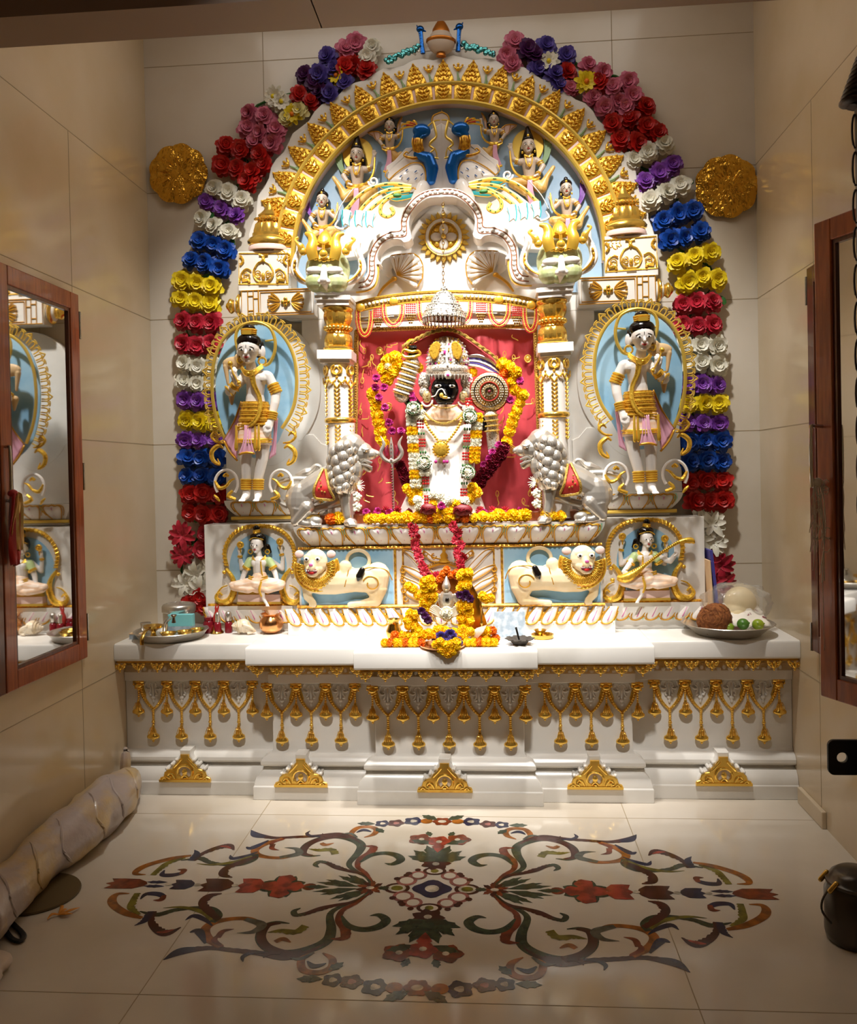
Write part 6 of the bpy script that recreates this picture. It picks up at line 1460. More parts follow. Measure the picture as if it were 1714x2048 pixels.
row('rose_blue', (1380, 884), (1410, 882), (1442, 882), (1380, 924), (1412, 920), (1442, 924)); row('rose_red', (1380, 964), (1412, 960), (1444, 962), (1390, 1002), (1418, 1004), (1446, 1000)); row('lily_white', (1402, 1040), (1424, 1048), (1400, 1080), (1428, 1086)); row('lily_crimson', (1418, 1122), (1440, 1130), (1420, 1160), (1442, 1168), (1424, 1192))
flower_garland('flower_garland', 'coloured artificial flower garland hanging on the right side of the arch', Lf, 'artificial flower garlands')
# gold foil rosettes on the back wall
for (x, y), sd in (((359, 350), 'left'), ((1452, 375), 'right')):
    p = at(x, y, -.001); t = thing('foil_rosette', 'scalloped gold foil rosette on the back wall %s of the flower garland' % sd, 'rosette', (p.x, -.004, p.z), 'gold foil rosettes')
    g = G(); n = 72; vs = [(p.x, -.020, p.z)]; fs = []; rr = random.Random(int(x))
    for r_ in (.35, .7, 1.0):
        for i in range(n):
            a = 2*PI*i/n; R = .118*r_*(1+(.07*r_)*abs(math.cos(a*4.5))-.03); vs.append((p.x+R*math.cos(a), -.004-.016*math.sin(r_*2.6)-rr.uniform(0, .006), p.z+R*math.sin(a)))
    for i in range(n): fs.append((0, 1+i, 1+(i+1) % n))
    for k_ in range(2):
        for i in range(n): a = 1+k_*n; fs.append((a+i, a+n+i, a+n+(i+1) % n, a+(i+1) % n))
    g.add(vs, fs); o = obj('foil', g, 'gold_foil', t, auto=None)
    g = G()
    for q in range(9):
        a = 2*PI*q/9; g.tube([(p.x+.03*math.cos(a), -.018, p.z+.03*math.sin(a)), (p.x+.07*math.cos(a+.15), -.020, p.z+.07*math.sin(a+.15)), (p.x+.105*math.cos(a), -.012, p.z+.105*math.sin(a))], [.003, .006, .004], 5, k=3)
    obj('crease', g, 'gold_foil', t)

# ================================================================ the idol and its dressing
def e5(x, y, w=0): return (680+x/4.081, 560+y/4.081, w)
def e6(x, y, w=0): return (770+x/6.121, 650+y/6.121, w)
# red cloth hanging behind
YC = -.066
t = thing('red_backdrop', 'red cloth with gold leaf embroidery hanging behind the black faced idol', 'cloth', G(YC).P((890, 1030, 0)))
g = G(YC); n, m = 60, 14; vs = []; fs = []
for j in range(m+1):
    b = j/m
    for i in range(n+1):
        a = i/n; x0 = 718+(710-718)*b; x1 = 1068+(1082-1068)*b; x = x0+(x1-x0)*a; y = 662+(1034-662)*b-6*math.sin(PI*a)*(1-b)
        w_ = 9+5*math.sin(a*38+b*1.5)*(.3+.7*b)+3*math.sin(a*17+2)+2*math.sin(a*70)*b; vs.append((x, y, w_))
for j in range(m):
    for i in range(n): q = j*(n+1)+i; fs.append((q, q+1, q+n+2, q+n+1))
g.add(vs, fs); solid(obj('cloth', g, 'red_cloth', t, auto=None), .002)
g = G(YC); rr = random.Random(5)
for k_ in range(90):
    x = rr.uniform(724, 1066); y = rr.uniform(680, 1020)
    if 800 < x < 990 and y > 700: continue
    a = rr.uniform(0, 6.28); L = rr.uniform(7, 12); pts = [(x+L*math.cos(a)*s_+3*math.sin(s_*5+a), y+L*math.sin(a)*s_+3*math.cos(s_*4), 20) for s_ in (-1, -.4, .3, 1)]
    g.tube(pts, [.5, 1.1, 1.0, .5], 5, k=3, flat=.5)
    if k_ % 2: g.tube([(pts[-1][0]+3*math.cos(b), pts[-1][1]+6*math.sin(b), 20) for b in [i*PI/3.5 for i in range(7)]], .8, 5, closed=True, flat=.5)
for x, y in ((762, 705), (780, 815), (1055, 720), (1025, 900), (742, 905)): g.tube([(x+6*math.cos(b), y+7*math.sin(b), 20) for b in [i*.6 for i in range(11)]], 1.6, 5); g.ball((x, y, 20), (4, 5, 2))
obj('embroidery', g, 'gold_pale', t)
g = G(YC)
for pth in ([(716, 664, 20), (890, 658, 20), (1068, 656, 20)], [(716, 664, 20), (714, 850, 20), (708, 1030, 20)], [(1069, 656, 20), (1076, 850, 20), (1083, 1030, 20)]): g.tube(pth, 4.5, 6, k=4, flat=.6); g.beads([(a, b, 24) for a, b, c in pth], 2.0, 5, k=4)
obj('lace_border', g, 'gold_lace', t)
# embroidered canopy band with bead loops
t = thing('bead_valance', 'gold embroidered band with red and gold bead loops under the cusped arch', 'valance', G(-.17).P((890, 620, 0)))
YV = -.155; g = G(YV)
def vy(x): return 618-22*math.sin(PI*min(1, max(0, (x-712)/364)))**.7-.012*(x-712)
vs = []; fs = []; n = 40
for i in range(n+1):
    x = 712+364*i/n; y = vy(x)
    for k_, dy in enumerate((-12, -4, 4, 10)): vs.append((x, y+dy, 4*math.sin(k_*1.0)))
for i in range(n):
    for k_ in range(3): a = i*4+k_; fs.append((a, a+1, a+5, a+4))
g.add(vs, fs); solid(obj('band', g, 'gold_lace', t, auto=None), .003)
g = G(YV)
for i in range(46):
    x = 716+i*7.9
    if 850 < x < 925: continue
    g.ball((x, vy(x)-1, 6), (3.0, 3.4, 2), 8, 5)
obj('pearl_row', g, 'pearl', t)
g = G(YV)
for dy in (-11, 9): g.tube([(712+364*i/20, vy(712+364*i/20)+dy, 5) for i in range(21)], 1.6, 5)
for x in (722, 788, 998, 1063): g.ball((x, vy(x)+2, 7), (9, 9, 4), 12, 7)
obj('gilt_trim', g, 'gold', t)
def loop(x0, x1, dep, y0):
    for k_, (mt, off, r) in enumerate((('gold_pale', 0, 1.6), ('petal_red', 3.4, 1.9), ('gold_pale', 6.6, 1.5), ('petal_red', -2.6, .9))):
        g = G(YV); c = (x0+x1)/2; h = (x1-x0)/2-off; g.beads([(c-h, y0, 6), (c-h*.95, y0+dep*.45-off*.3, 6), (c-h*.6, y0+dep*.85-off, 6), (c, y0+dep-off, 6), (c+h*.6, y0+dep*.85-off, 6), (c+h*.95, y0+dep*.45-off*.3, 6), (c+h, y0, 6)], r, r*1.8, k=5, n=6, m=4); obj('bead_loop', g, mt, t)
for a, b, dp in ((714, 746, 52), (766, 808, 42), (836, 868, 44), (912, 944, 44), (977, 1020, 44), (1046, 1076, 46)): loop(a, b, dp, vy((a+b)/2)+10)
for x in (757, 822, 962, 1034):
    g = G(YV); g.sl = 0
    for i in range(5):
        for j in range(5): g.ball((x-8+i*4, vy(x)+12+j*4, 5), 1.9, 6, 4)
    g.sl = 1
    for j in range(4):
        for i in range(4-j+1): g.ball((x-(4-j)*2.2+i*4.4, vy(x)+34+j*5, 6), 2.3, 6, 4)
    obj('bead_tassel', g, ['petal_red', 'brass'], t)
g = G(-.085); g.tube([(716, 645, 20), (890, 634, 20), (1070, 634, 20)], 8, 10); rod = obj('rail', g, 'silver', t)
# silver umbrella on its chain
t = thing('silver_umbrella', 'small silver openwork umbrella hanging on a chain above the idol', 'umbrella', G(-.26).P((890, 640, 0)))
YU = -.26; g = G(YU); g.lathe((888, 0), [(2, 572), (6, 575), (8, 579), (6, 582), (14, 585), (20, 591), (24, 599), (28, 607), (35, 616), (41, 628), (43, 637), (41, 639), (34, 622), (24, 605), (14, 592), (2, 587)], 36); obj('dome', g, 'silver_carved', t)
g = G(YU)
for v, r in ((612, 33), (624, 39)):
    g.tube([(888+r*math.cos(a), v, r*math.sin(a)) for a in [2*PI*i/30 for i in range(30)]], 1.4, 5, closed=True)
for i in range(30): a = 2*PI*i/30; g.ball((888+42*math.cos(a), 637, 42*math.sin(a)), 2.7, 6, 4); g.cap((888+42*math.cos(a), 640, 42*math.sin(a)), (888+41*math.cos(a), 647, 41*math.sin(a)), 1.2, 2.0, 6)
for i in range(40): a = 2*PI*i/40; g.ball((888+35*math.cos(a), 616+3*(i % 2), 35*math.sin(a)), 1.8, 6, 4)
obj('bead_fringe', g, 'silver', t)
g = G(YU)
for i in range(22):
    y = 410+i*7.6; a = (i % 2)*PI/2; g.tube([(886+.05*i*.5+2.2*math.cos(b)*math.cos(a), y+5*math.sin(b), 2.2*math.cos(b)*math.sin(a)) for b in [q*PI/4 for q in range(8)]], .8, 5, closed=True)
g.tube([(886, 412, 0), (886, 396, -26)], 1.2, 6); obj('chain', g, 'brass', t)

# idol
YI = -.20
t = thing('crowned_idol', 'black faced idol with jewelled silver crown, white robe and round shield', 'idol', G(YI).P((890, 1035, 0)))
g = G(YI); g.ball((891, 782, 20), (28, 30, 24), 20, 14); g.ball((891, 800, 24), (20, 14, 18)); g.cap((893, 784, 42), (894, 796, 48), 2.5, 4.5); g.cap((891, 805, 10), (891, 835, 4), 13, 16); g.ball((893, 812, 34), (6, 3, 5))
g.chain([(845, 830, 0), (812, 790, 8), (824, 725, 12)], [14, 13, 9]); g.chain([(938, 830, 0), (968, 850, 6), (984, 830, 10)], [14, 13, 9]); g.cap((860, 835, -4), (922, 835, -4), 22, 22)
g.cap((824, 722, 12), (826, 706, 16), 9, 8)
for i in range(4): g.chain([(820+i*4, 704, 22), (822+i*4, 696, 28), (826+i*3.4, 700, 33)], [2.4, 2.1, 1.8], 6)
g.chain([(832, 712, 20), (838, 704, 26)], [2.6, 2], 6)
body = blob('body', g, .0018, 'idol_black', t, 2)
for s, ex in ((-1, 879.5), (1, 905)):
    g = G(YI); g.ball((ex, 776, 41-(s > 0)*1.5), (7.5, 3.4, 3), 12, 6); g.sl = 1; g.ball((ex+1, 776, 43.5-(s > 0)*1.5), (2.6, 2.6, 1.6), 8, 5); obj('eye', g, ['eye_white', 'black'], body)
g = G(YI); g.ball((895, 800, 46), (8, 2.2, 2)); g.tube([(866, 797, 42), (874, 795, 46), (880, 785, 48), (888, 783, 50), (893, 792, 52)], 1.2, 6, k=3); g.sl = 1; g.ball((886, 795, 50), (4, 5, 3)); g.ball((893, 799, 51), (5, 3, 3)); obj('nose_ring', g, ['pearl', 'gold_pale'], body)
# crown
g = G(YI); g.ball((896, 720, 16), (41, 46, 36), 26, 16); g.cap((866, 745, 18), (928, 745, 16), 12, 12); g.ball((896, 742, 20), (43, 20, 36), 22, 12); cr = blob('crown', g, .002, 'jewel', t, 3)
g = G(YI)
for s, cx in ((-1, 876), (1, 913)): g.plate([(cx+s*0, 690), (cx+s*10, 698), (cx+s*14, 712), (cx+s*8, 724), (cx-s*2, 722), (cx-s*6, 708), (cx-s*8, 696)], 44, 54, 2, k=2)
g.sl = 1; g.ball((893, 712, 53), (3, 5, 2)); g.sl = 2; g.tube([(897, 682, 44), (897, 700, 50), (896, 720, 54), (898, 738, 56)], 2.2, 6, k=3); g.ball((899, 757, 56), (7, 7, 4)); g.sl = 1; g.ball((899, 757, 60), (3, 3, 2))
obj('crown_motif', g, ['gold_relief', 'petal_magenta', 'pearl'], cr)
g = G(YI)
for dv, r in ((727, 43), (752, 44)): g.beads([(896+r*math.cos(a), dv+3*math.sin(a), 16+r*.86*math.sin(a)) for a in [PI*i/10 for i in range(11)]], 1.9, 4, k=3)
for i in range(17): a = PI*(i+.5)/17; g.cap((896+43*math.cos(a), 756, 18+36*math.sin(a)), (896+42*math.cos(a), 763, 18+35*math.sin(a)), 1.5, 1.0, 6)
obj('pearl_band', g, 'silver', cr)
g = G(YI); rr = random.Random(21)
for i in range(11):
    v = 683+i*6.2; h = math.sqrt(max(0, 1-((v-720)/46)**2)) if v < 728 else 1
    nb = max(3, int(17*h))
    for j in range(nb):
        a = PI*(j+.5+.5*(i % 2))/nb; x_ = 896+41*h*math.cos(a); w_ = 16+37*h*math.sin(a)
        if w_ > 44 and (864 < x_ < 884 or 903 < x_ < 923) and 690 < v < 724: continue
        g.sl = 1 if rr.random() < .12 else (2 if rr.random() < .25 else 0); g.ball((x_, v, w_), rr.uniform(1.5, 2.4), 6, 4)
obj('crown_stones', g, ['pearl', 'petal_magenta', 'gold'], cr)
for sx, x in ((-1, 850), (1, 934)):
    g = G(YI)
    for i in range(40): a = rr.uniform(.3, 2.8); b = rr.uniform(-1.2, 1.1); g.ball((x+13*math.cos(a)*math.cos(b), 764+18*math.sin(b), 14+13*math.sin(a)*math.cos(b)), 1.5, 6, 4)
    obj('pearl_cluster', g, 'pearl', t)
    g = G(YI); g.ball((x, 764, 14), (13, 18, 12), 14, 9); g.ball((x+sx*0, 785, 14), (11, 12, 10)); blob('ear_ornament', g, .002, 'jewel', t, 2)
    g = G(YI); g.ball((x+(-sx)*6, 796, 28), (9, 12, 5), 14, 9); obj('ear_disc', g, 'jewel_gold', t); g = G(YI); g.tube([(x-sx*6+11*math.cos(a), 802+12*math.sin(a), 26) for a in [PI*i/8*.9 for i in range(9)]], 2.2, 6); obj('pearl_drop', g, 'pearl', t)
# robe
g = G(YI); ell_loft(g, [(891, 828, 34, 0, 26), (891, 842, 60, -2, 28), (890, 870, 70, -2, 34), (889, 910, 62, 0, 38), (888, 950, 60, 2, 42), (887, 990, 74, 2, 46), (886, 1015, 84, 2, 48), (886, 1034, 86, 2, 48)], 36); obj('robe', g, 'white', t)
g = G(YI); ell_loft(g, [(891, 812, 24, 14, 26), (891, 822, 38, 10, 28), (891, 834, 50, 4, 32), (891, 842, 56, 2, 32)], 30); obj('collar', g, 'peach', t)
g = G(YI); g.beads([(866, 812, 40), (878, 818, 48), (892, 820, 50), (906, 818, 48), (918, 812, 40)], 1.6, 3.2, k=3); g.tube([(848, 822, 36), (866, 842, 46), (890, 850, 48), (914, 842, 46), (930, 824, 36)], 2.2, 6, k=4); obj('neck_lace', g, 'gold_lace', t)
for nm, pts, r in (('gold_necklace', [(846, 815, 40), (856, 850, 48), (874, 876, 50), (885, 890, 50)], 3.0), ('gold_necklace', [(934, 815, 40), (922, 850, 48), (905, 876, 50), (892, 890, 50)], 3.0)):
    g = G(YI); g.beads(pts, r, r*1.9, k=5, n=8, m=5); obj(nm, g, 'gold', t)
g = G(YI); g.ball((885, 900, 50), (15, 16, 5), 16, 10)
for i in range(16): a = 2*PI*i/16; g.ball((885+15*math.cos(a), 900+15*math.sin(a), 51), 2.6, 6, 4)
obj('gold_pendant', g, 'gold_relief', t)
g = G(YI)
for dx in (-10, 6, 12): g.ball((885+dx, 924, 50), (3, 3.6, 3))
obj('pendant_rubies', g, 'petal_magenta', t)
# jewelled sleeve of the raised arm
g = G(YI)
a0, a1 = Vector((806, 790, 14)), Vector((826, 728, 18)); g.cap(tuple(a0), tuple(a1), 17, 15, 18)
sl = blob('jewelled_sleeve', g, .002, 'jewel', t, 2)
g = G(YI); rings(g, tuple(a0), tuple(a1), 18, 16, 7, 1.4, k=20); obj('sleeve_rings', g, 'gold_lace', sl)
g = G(YI); rings(g, tuple(a0.lerp(a1, .07)), tuple(a0.lerp(a1, .93)), 18.5, 16.5, 6, 1.8, k=14); obj('sleeve_pearls', g, 'pearl', sl)
g = G(YI); g.tube([(808, 712, 26), (812, 704, 30), (826, 708, 32), (838, 706, 28), (842, 712, 24), (830, 718, 32), (814, 718, 30)], 3.2, 8, k=3, closed=True); obj('hand_ornament', g, 'gold', t)
# round shield and its arm
g = G(YI)
sc_c = (979, 786, 22)
def dsk(r, w, n=36, tilt=.20): return [(sc_c[0]+r*math.cos(2*PI*i/n), sc_c[1]+r*math.sin(2*PI*i/n), w-r*math.sin(2*PI*i/n)*tilt) for i in range(n)]
def stackd(g, prof, n=36):
    vs = []; fs = []
    for r, w in prof: vs += dsk(max(r, .01), w, n)
    for i in range(len(prof)-1):
        for j in range(n): fs.append((i*n+j, i*n+(j+1) % n, (i+1)*n+(j+1) % n, (i+1)*n+j))
    fs += [tuple(range(n)), tuple((len(prof)-1)*n+j for j in range(n))]; g.add(vs, fs)
stackd(g, [(30, 6), (36, 10), (38, 18), (37, 26), (30, 31), (18, 33), (8, 35), (.5, 35.5)]); obj('shield', g, 'jewel_gold', t)
g = G(YI)
for r_, w_, n_, q_ in ((35, 27.5, 44, 1.3), (32, 30, 40, 1.2), (27, 32, 34, 1.2), (23, 33, 28, 1.1), (13, 34.5, 16, 1.0), (36.5, 22, 46, 1.2)):
    for p_ in dsk(r_, w_, n_): g.ball(p_, q_, 6, 4)
obj('shield_studs', g, 'pearl', t)
g = G(YI); g.tube(dsk(38, 20), 1.6, 6, closed=True); g.tube(dsk(18, 34), 1.1, 5, closed=True); obj('shield_red_ring', g, 'petal_red', t)
g = G(YI); g.tube(dsk(7.5, 36), 1.2, 5, closed=True); g.tube(dsk(30, 31.5), .9, 5, closed=True); g.sl = 1; g.ball((979, 786, 36), (3, 3, 2)); obj('shield_boss', g, ['steel_dark', 'petal_maroon'], t)
g = G(YI); g.cap((981, 832, 10), (984, 850, 8), 15, 14); g.cap((984, 850, 8), (988, 905, 2), 14, 12); blob('shield_arm', g, .002, 'jewel', t, 2)
g = G(YI); rings(g, (981, 832, 10), (984, 862, 8), 16, 15, 4, 1.6, k=20); obj('arm_rings', g, 'gold_lace', t)
# white plume bands to the right of the crown
g = G(YI)
for i in range(5):
    g.sl = i % 2; g.tube([e6(1020, 395+i*26, 16), e6(1150, 400+i*30, 18), e6(1290, 450+i*32, 14), e6(1420, 560+i*22, 6)], 2.3 if i % 2 == 0 else 1.5, 6, k=4)
obj('plume_band', g, ['pearl', 'petal_violet'], t)
g = G(YI); sheet(g, [e6(1020, 380, 12), e6(1200, 385, 14), e6(1440, 610, 2)], [e6(1020, 520, 12), e6(1200, 540, 12), e6(1420, 620, 2)], 6, 3); solid(obj('plume_ground', g, 'white', t, auto=None), .003)
# gold rope edge of the veil
g = G(YI); rp = catm([e5(520, 560, 24), e5(640, 500, 30), e5(760, 450, 36), e5(890, 432, 40), e5(1010, 470, 36), e5(1150, 560, 28), e5(1260, 640, 20), e5(1380, 780, 6)], 10)
for ph in (0, PI): g.tube([(p[0]+1.8*math.cos(i*.9+ph)*.5, p[1]+2.2*math.cos(i*.9+ph), p[2]+2*math.sin(i*.9+ph)) for i, p in enumerate(rp)], 2.4, 6)
obj('veil_rope', g, 'rope_gold', t)
g = G(YI); sheet(g, [e5(520, 570, 14), e5(760, 460, 26), e5(890, 445, 30), e5(1010, 485, 26), e5(1260, 655, 10)], [e5(560, 620, 0), e5(740, 600, 0), e5(890, 600, 0), e5(1040, 620, 0), e5(1300, 790, -4)], 6, 5, wave=1); solid(obj('red_veil', g, 'red_cloth', t, auto=None), .002)

# ---------------------------------------------------------------- fresh garlands on the idol
MM = [mk_mari('marigold', seed=4), mk_mari('marigold', seed=5)]; MO = mk_mari('marigold_orange', seed=6); MW = mk_mari('marigold_white', seed=7); MY = MM
def mk_puff(mat, R=.02, n=60, seed=8): return mk_mari(mat, R, seed, n)
SPK = mk_mari('marigold_white', .025, 9, 150)
SPG = mk_daisy('green_leaf', 'marigold_white', R=.030, n=18, seed=9)
MAG = mk_rose('petal_magenta', .016, 3); MAR = mk_mari('petal_maroon', .017, 12, 110)
def minst(par, p, R=.014, kind='y', Y=None, name='marigold'):
    me = {'y': MM[rf.randint(0, 1)], 'o': MO, 'w': MW, 'm': MAR}[kind]; b = {'m': .017}.get(kind, .014)
    return inst(name, me, par, p, (rf.uniform(0, 6), rf.uniform(0, 6), rf.uniform(0, 6)), R/b)
ORD = 'first second third fourth fifth sixth seventh eighth ninth tenth eleventh twelfth thirteenth fourteenth fifteenth'.split()
def nth(i, n): return (ORD[i]+' from the left') if i < (n+1)//2 else (ORD[n-1-i]+' from the right')
def loose(p, R, kind, where, grp):
    return tag(minst(None, p, R, kind), '%s marigold %s' % ({'y': 'yellow', 'o': 'orange', 'w': 'white'}[kind], where), 'flower', grp)
def W3(x, y, Y): return at(x, y, Y)
YG = -.245
t = thing('marigold_garland', 'yellow and maroon flower garland round the outside of the idol', 'garland', W3(890, 1010, YG))
for x, y, r in ((777, 722, 15), (790, 716, 15), (768, 738, 14), (783, 742, 16), (775, 758, 14), (797, 730, 13), (745, 787, 13), (750, 800, 13), (752, 815, 12), (754, 830, 13), (757, 846, 13), (760, 862, 13), (762, 878, 12), (769, 888, 11), (836, 735, 11), (945, 745, 10), (823, 690, 12)): minst(t, W3(x, y, -.215), r*.00182, 'y')
for x, y, r, k_ in ((1005, 728, 13, 'y'), (1018, 736, 15, 'y'), (1030, 745, 14, 'y'), (1010, 745, 12, 'o'), (1023, 765, 12, 'y'), (1030, 780, 12, 'y'), (1045, 790, 13, 'y'), (1040, 805, 11, 'y'), (1034, 820, 12, 'y'), (1028, 833, 12, 'y'), (1024, 847, 12, 'y'), (1019, 862, 12, 'y'), (1014, 884, 12, 'y'), (1024, 738, 9, 'w'), (776, 733, 9, 'w')): minst(t, W3(x, y, -.225), r*.00182, k_)
for i in range(16):
    a = i/15; minst(t, W3(1008-58*a+rf.uniform(-3, 3), 898+74*a+rf.uniform(-3, 3), -.235), .0235, 'm', name='maroon_petals')
for i in range(7): a = i/6; minst(t, W3(800+16*a, 930+42*a, -.225), .020, 'm', name='maroon_petals')
for x, y in ((758, 795), (770, 815), (778, 845), (784, 862), (768, 775), (1040, 762), (1020, 800), (985, 905), (978, 918), (968, 930), (998, 890), (752, 756), (751, 775), (826, 800), (936, 760), (822, 790), (802, 862)): inst('magenta_flower', MAG, t, W3(x, y, -.235), (rf.uniform(-.3, .3), rf.uniform(0, 6), 0), 1.0)
for x, y, r in ((825, 985, 13), (835, 972, 14), (815, 978, 11), (828, 1000, 12), (842, 990, 12), (945, 975, 11), (953, 985, 12), (940, 995, 11)): minst(t, W3(x, y, -.262), r*.0018, 'y')
t = thing('bead_garland', 'white, yellow and red bead garland hanging in a U on the idol\'s robe', 'garland', W3(890, 1030, -.29))
def col_(x0, y0, x1, y1, seq, Y, w_=11):
    n = len(seq)
    for i, s_ in enumerate(seq):
        a = (i+.5)/n; x = x0+(x1-x0)*a; y = y0+(y1-y0)*a; h = (y1-y0)/n
        if s_ in 'yw':
            for dx in (-5, 5):
                for dy in (-.25, .25): minst(t, W3(x+dx, y+dy*h, Y), .0125, s_)
        else:
            g = G(Y)
            for ix in range(3):
                for iy in range(3):
                    if s_ == 'r': g.ball((x-5+ix*5, y-h*.33+iy*h*.33, 0), 2.6, 6, 4)
                    elif iy == 1: g.ball((x-5+ix*5, y, 0), (2, 3.4, 2), 6, 4)
            obj('red_beads' if s_ == 'r' else 'green_beads', g, 'petal_red' if s_ == 'r' else 'green_leaf', t)
col_(822, 818, 832, 975, 'wwywywwyw', -.278); col_(838, 820, 856, 1008, 'wrgrgrwrgr', -.285); col_(955, 828, 948, 925, 'ywywyy', -.278); col_(938, 795, 926, 1012, 'rwrgrgrgrgrw', -.285)
for x, y in ((827, 817), (849, 925), (940, 833), (936, 945)): inst('white_rosette', SPK, t, W3(x, y, -.296), (0, rf.uniform(0, 6), 0), (1, .5, 1)); inst('green_frill', SPG, t, W3(x, y, -.292), (0, rf.uniform(0, 6), 0), .95)
for x, y, k_ in ((838, 1012, 'w'), (852, 1020, 'w'), (866, 1008, 'y'), (874, 1020, 'y'), (884, 1008, 'w'), (880, 992, 'w'), (900, 1000, 'w'), (912, 1008, 'y'), (905, 1020, 'y'), (920, 1015, 'y'), (890, 1022, 'y'), (835, 1000, 'w'), (865, 990, 'w'), (930, 1002, 'w')): minst(t, W3(x, y, -.292), .017, k_)
inst('magenta_flower', MAG, t, W3(883, 1012, -.305), (0, 1, 0), 1.0)
# heap of marigolds and petals along the pedestal edge
zt = zc+.004
def heap(label, xs, name='marigold_row', grp=None):
    t = thing(name, label, 'flowers', (at(890, 1040, -.28).x, -.27, zt), grp)
    for i_, (x, y, r, k_) in enumerate(xs):
        Yp = -.288+rf.uniform(0, .02); p = at(x, y, Yp); p.z = max(p.z, zt+r*.0016); loose(p, r*.00178, k_, 'on the lotus cornice, %s in the row' % nth(i_, len(xs)), 'marigolds along the cornice')
    return t
XS = [(x, 1040+rf.uniform(-3, 3), rf.uniform(9.5, 14), 'y' if rf.random() < .93 else 'o') for x in (662, 676, 690, 738, 750, 764, 778, 790, 803, 815, 836, 850, 862, 874, 886, 898, 912, 930, 948, 966, 982, 998, 1012, 1026, 1040, 1050, 1094, 1108, 1122)]
t = heap('maroon and magenta petals scattered behind the marigolds on the lotus cornice', XS, 'scattered_petals')
for x in range(730, 1060, 13): inst('petals', mk_rose('petal_maroon' if x % 2 else 'petal_magenta', .016, x), t, at(x+rf.uniform(-5, 5), 1026+rf.uniform(-4, 14), -.262), (rf.uniform(-.5, .5), rf.uniform(0, 6), 0), 1.0)
for x in (772, 795, 960, 985, 1010): inst('petals', FM['lily_crimson'][0], t, at(x, 1020, -.262), (0, rf.uniform(0, 6), 0), .55)
for x, y, s in ((857, 1018, 1.0), (925, 1020, 1.2)):
    g = G(-.30); 
    pr = [(x-17*s, y+8, 0), (x-12*s, y-8, 3), (x, y-13, 5), (x+12*s, y-8, 3), (x+17*s, y+8, 0)]
    tt = thing('folded_red_cloth', 'dark red folded petal bundle at the idol\'s feet, %s of the middle' % ('left' if x < 890 else 'right'), 'cloth', G(-.30).P((x, y+12, 0)))
    g.ball((x, y, 0), (17*s, 12, 9), 16, 10)
    for q in range(4): g.tube([(x-3, y+2, 9), (x+(q-1.5)*7*s, y-5+q, 10), (x+(q-1.5)*10*s, y+8, 6)], 1.6, 6, k=3)
    obj('bundle', g, 'red_dark', tt)
# trident
t = thing('silver_trident', 'small red and silver trident standing left of the idol', 'trident', G(-.27).P((787, 1035, 0)))
YTr = -.255; g = G(YTr); g.tube([(787, 1034, 0), (785, 935, 0), (783, 900, 0), (782, 874, 0)], [2, 2, 4.5, .8], 8, k=3)
for s in (1, -1): g.tube([(783, 925, 0), (783+s*14, 918, 1), (783+s*21, 905, 1), (783+s*15, 888, 1), (783+s*22, 872, 0)], [3, 4, 4, 3.4, .6], 8, k=4)
g.ball((783, 922, 0), (5, 7, 4)); obj('fork', g, 'silver', t)
g = G(YTr)
for i in range(18): g.ball((787-.13*(1034-(1028-i*5.4))*.3, 1028-i*5.4, 2), (2.4, 1.6, 1.8), 6, 4)
for s in (1, -1): g.tube([(783+s*9, 912, 0), (783+s*11, 900, 0), (783+s*8, 890, 0)], [3.4, 4, 1.4], 6, k=3)
for i in range(5): g.ball((783, 888+i*8, 4.5), 1.3, 6, 4)
obj('red_beads', g, 'petal_maroon', t)

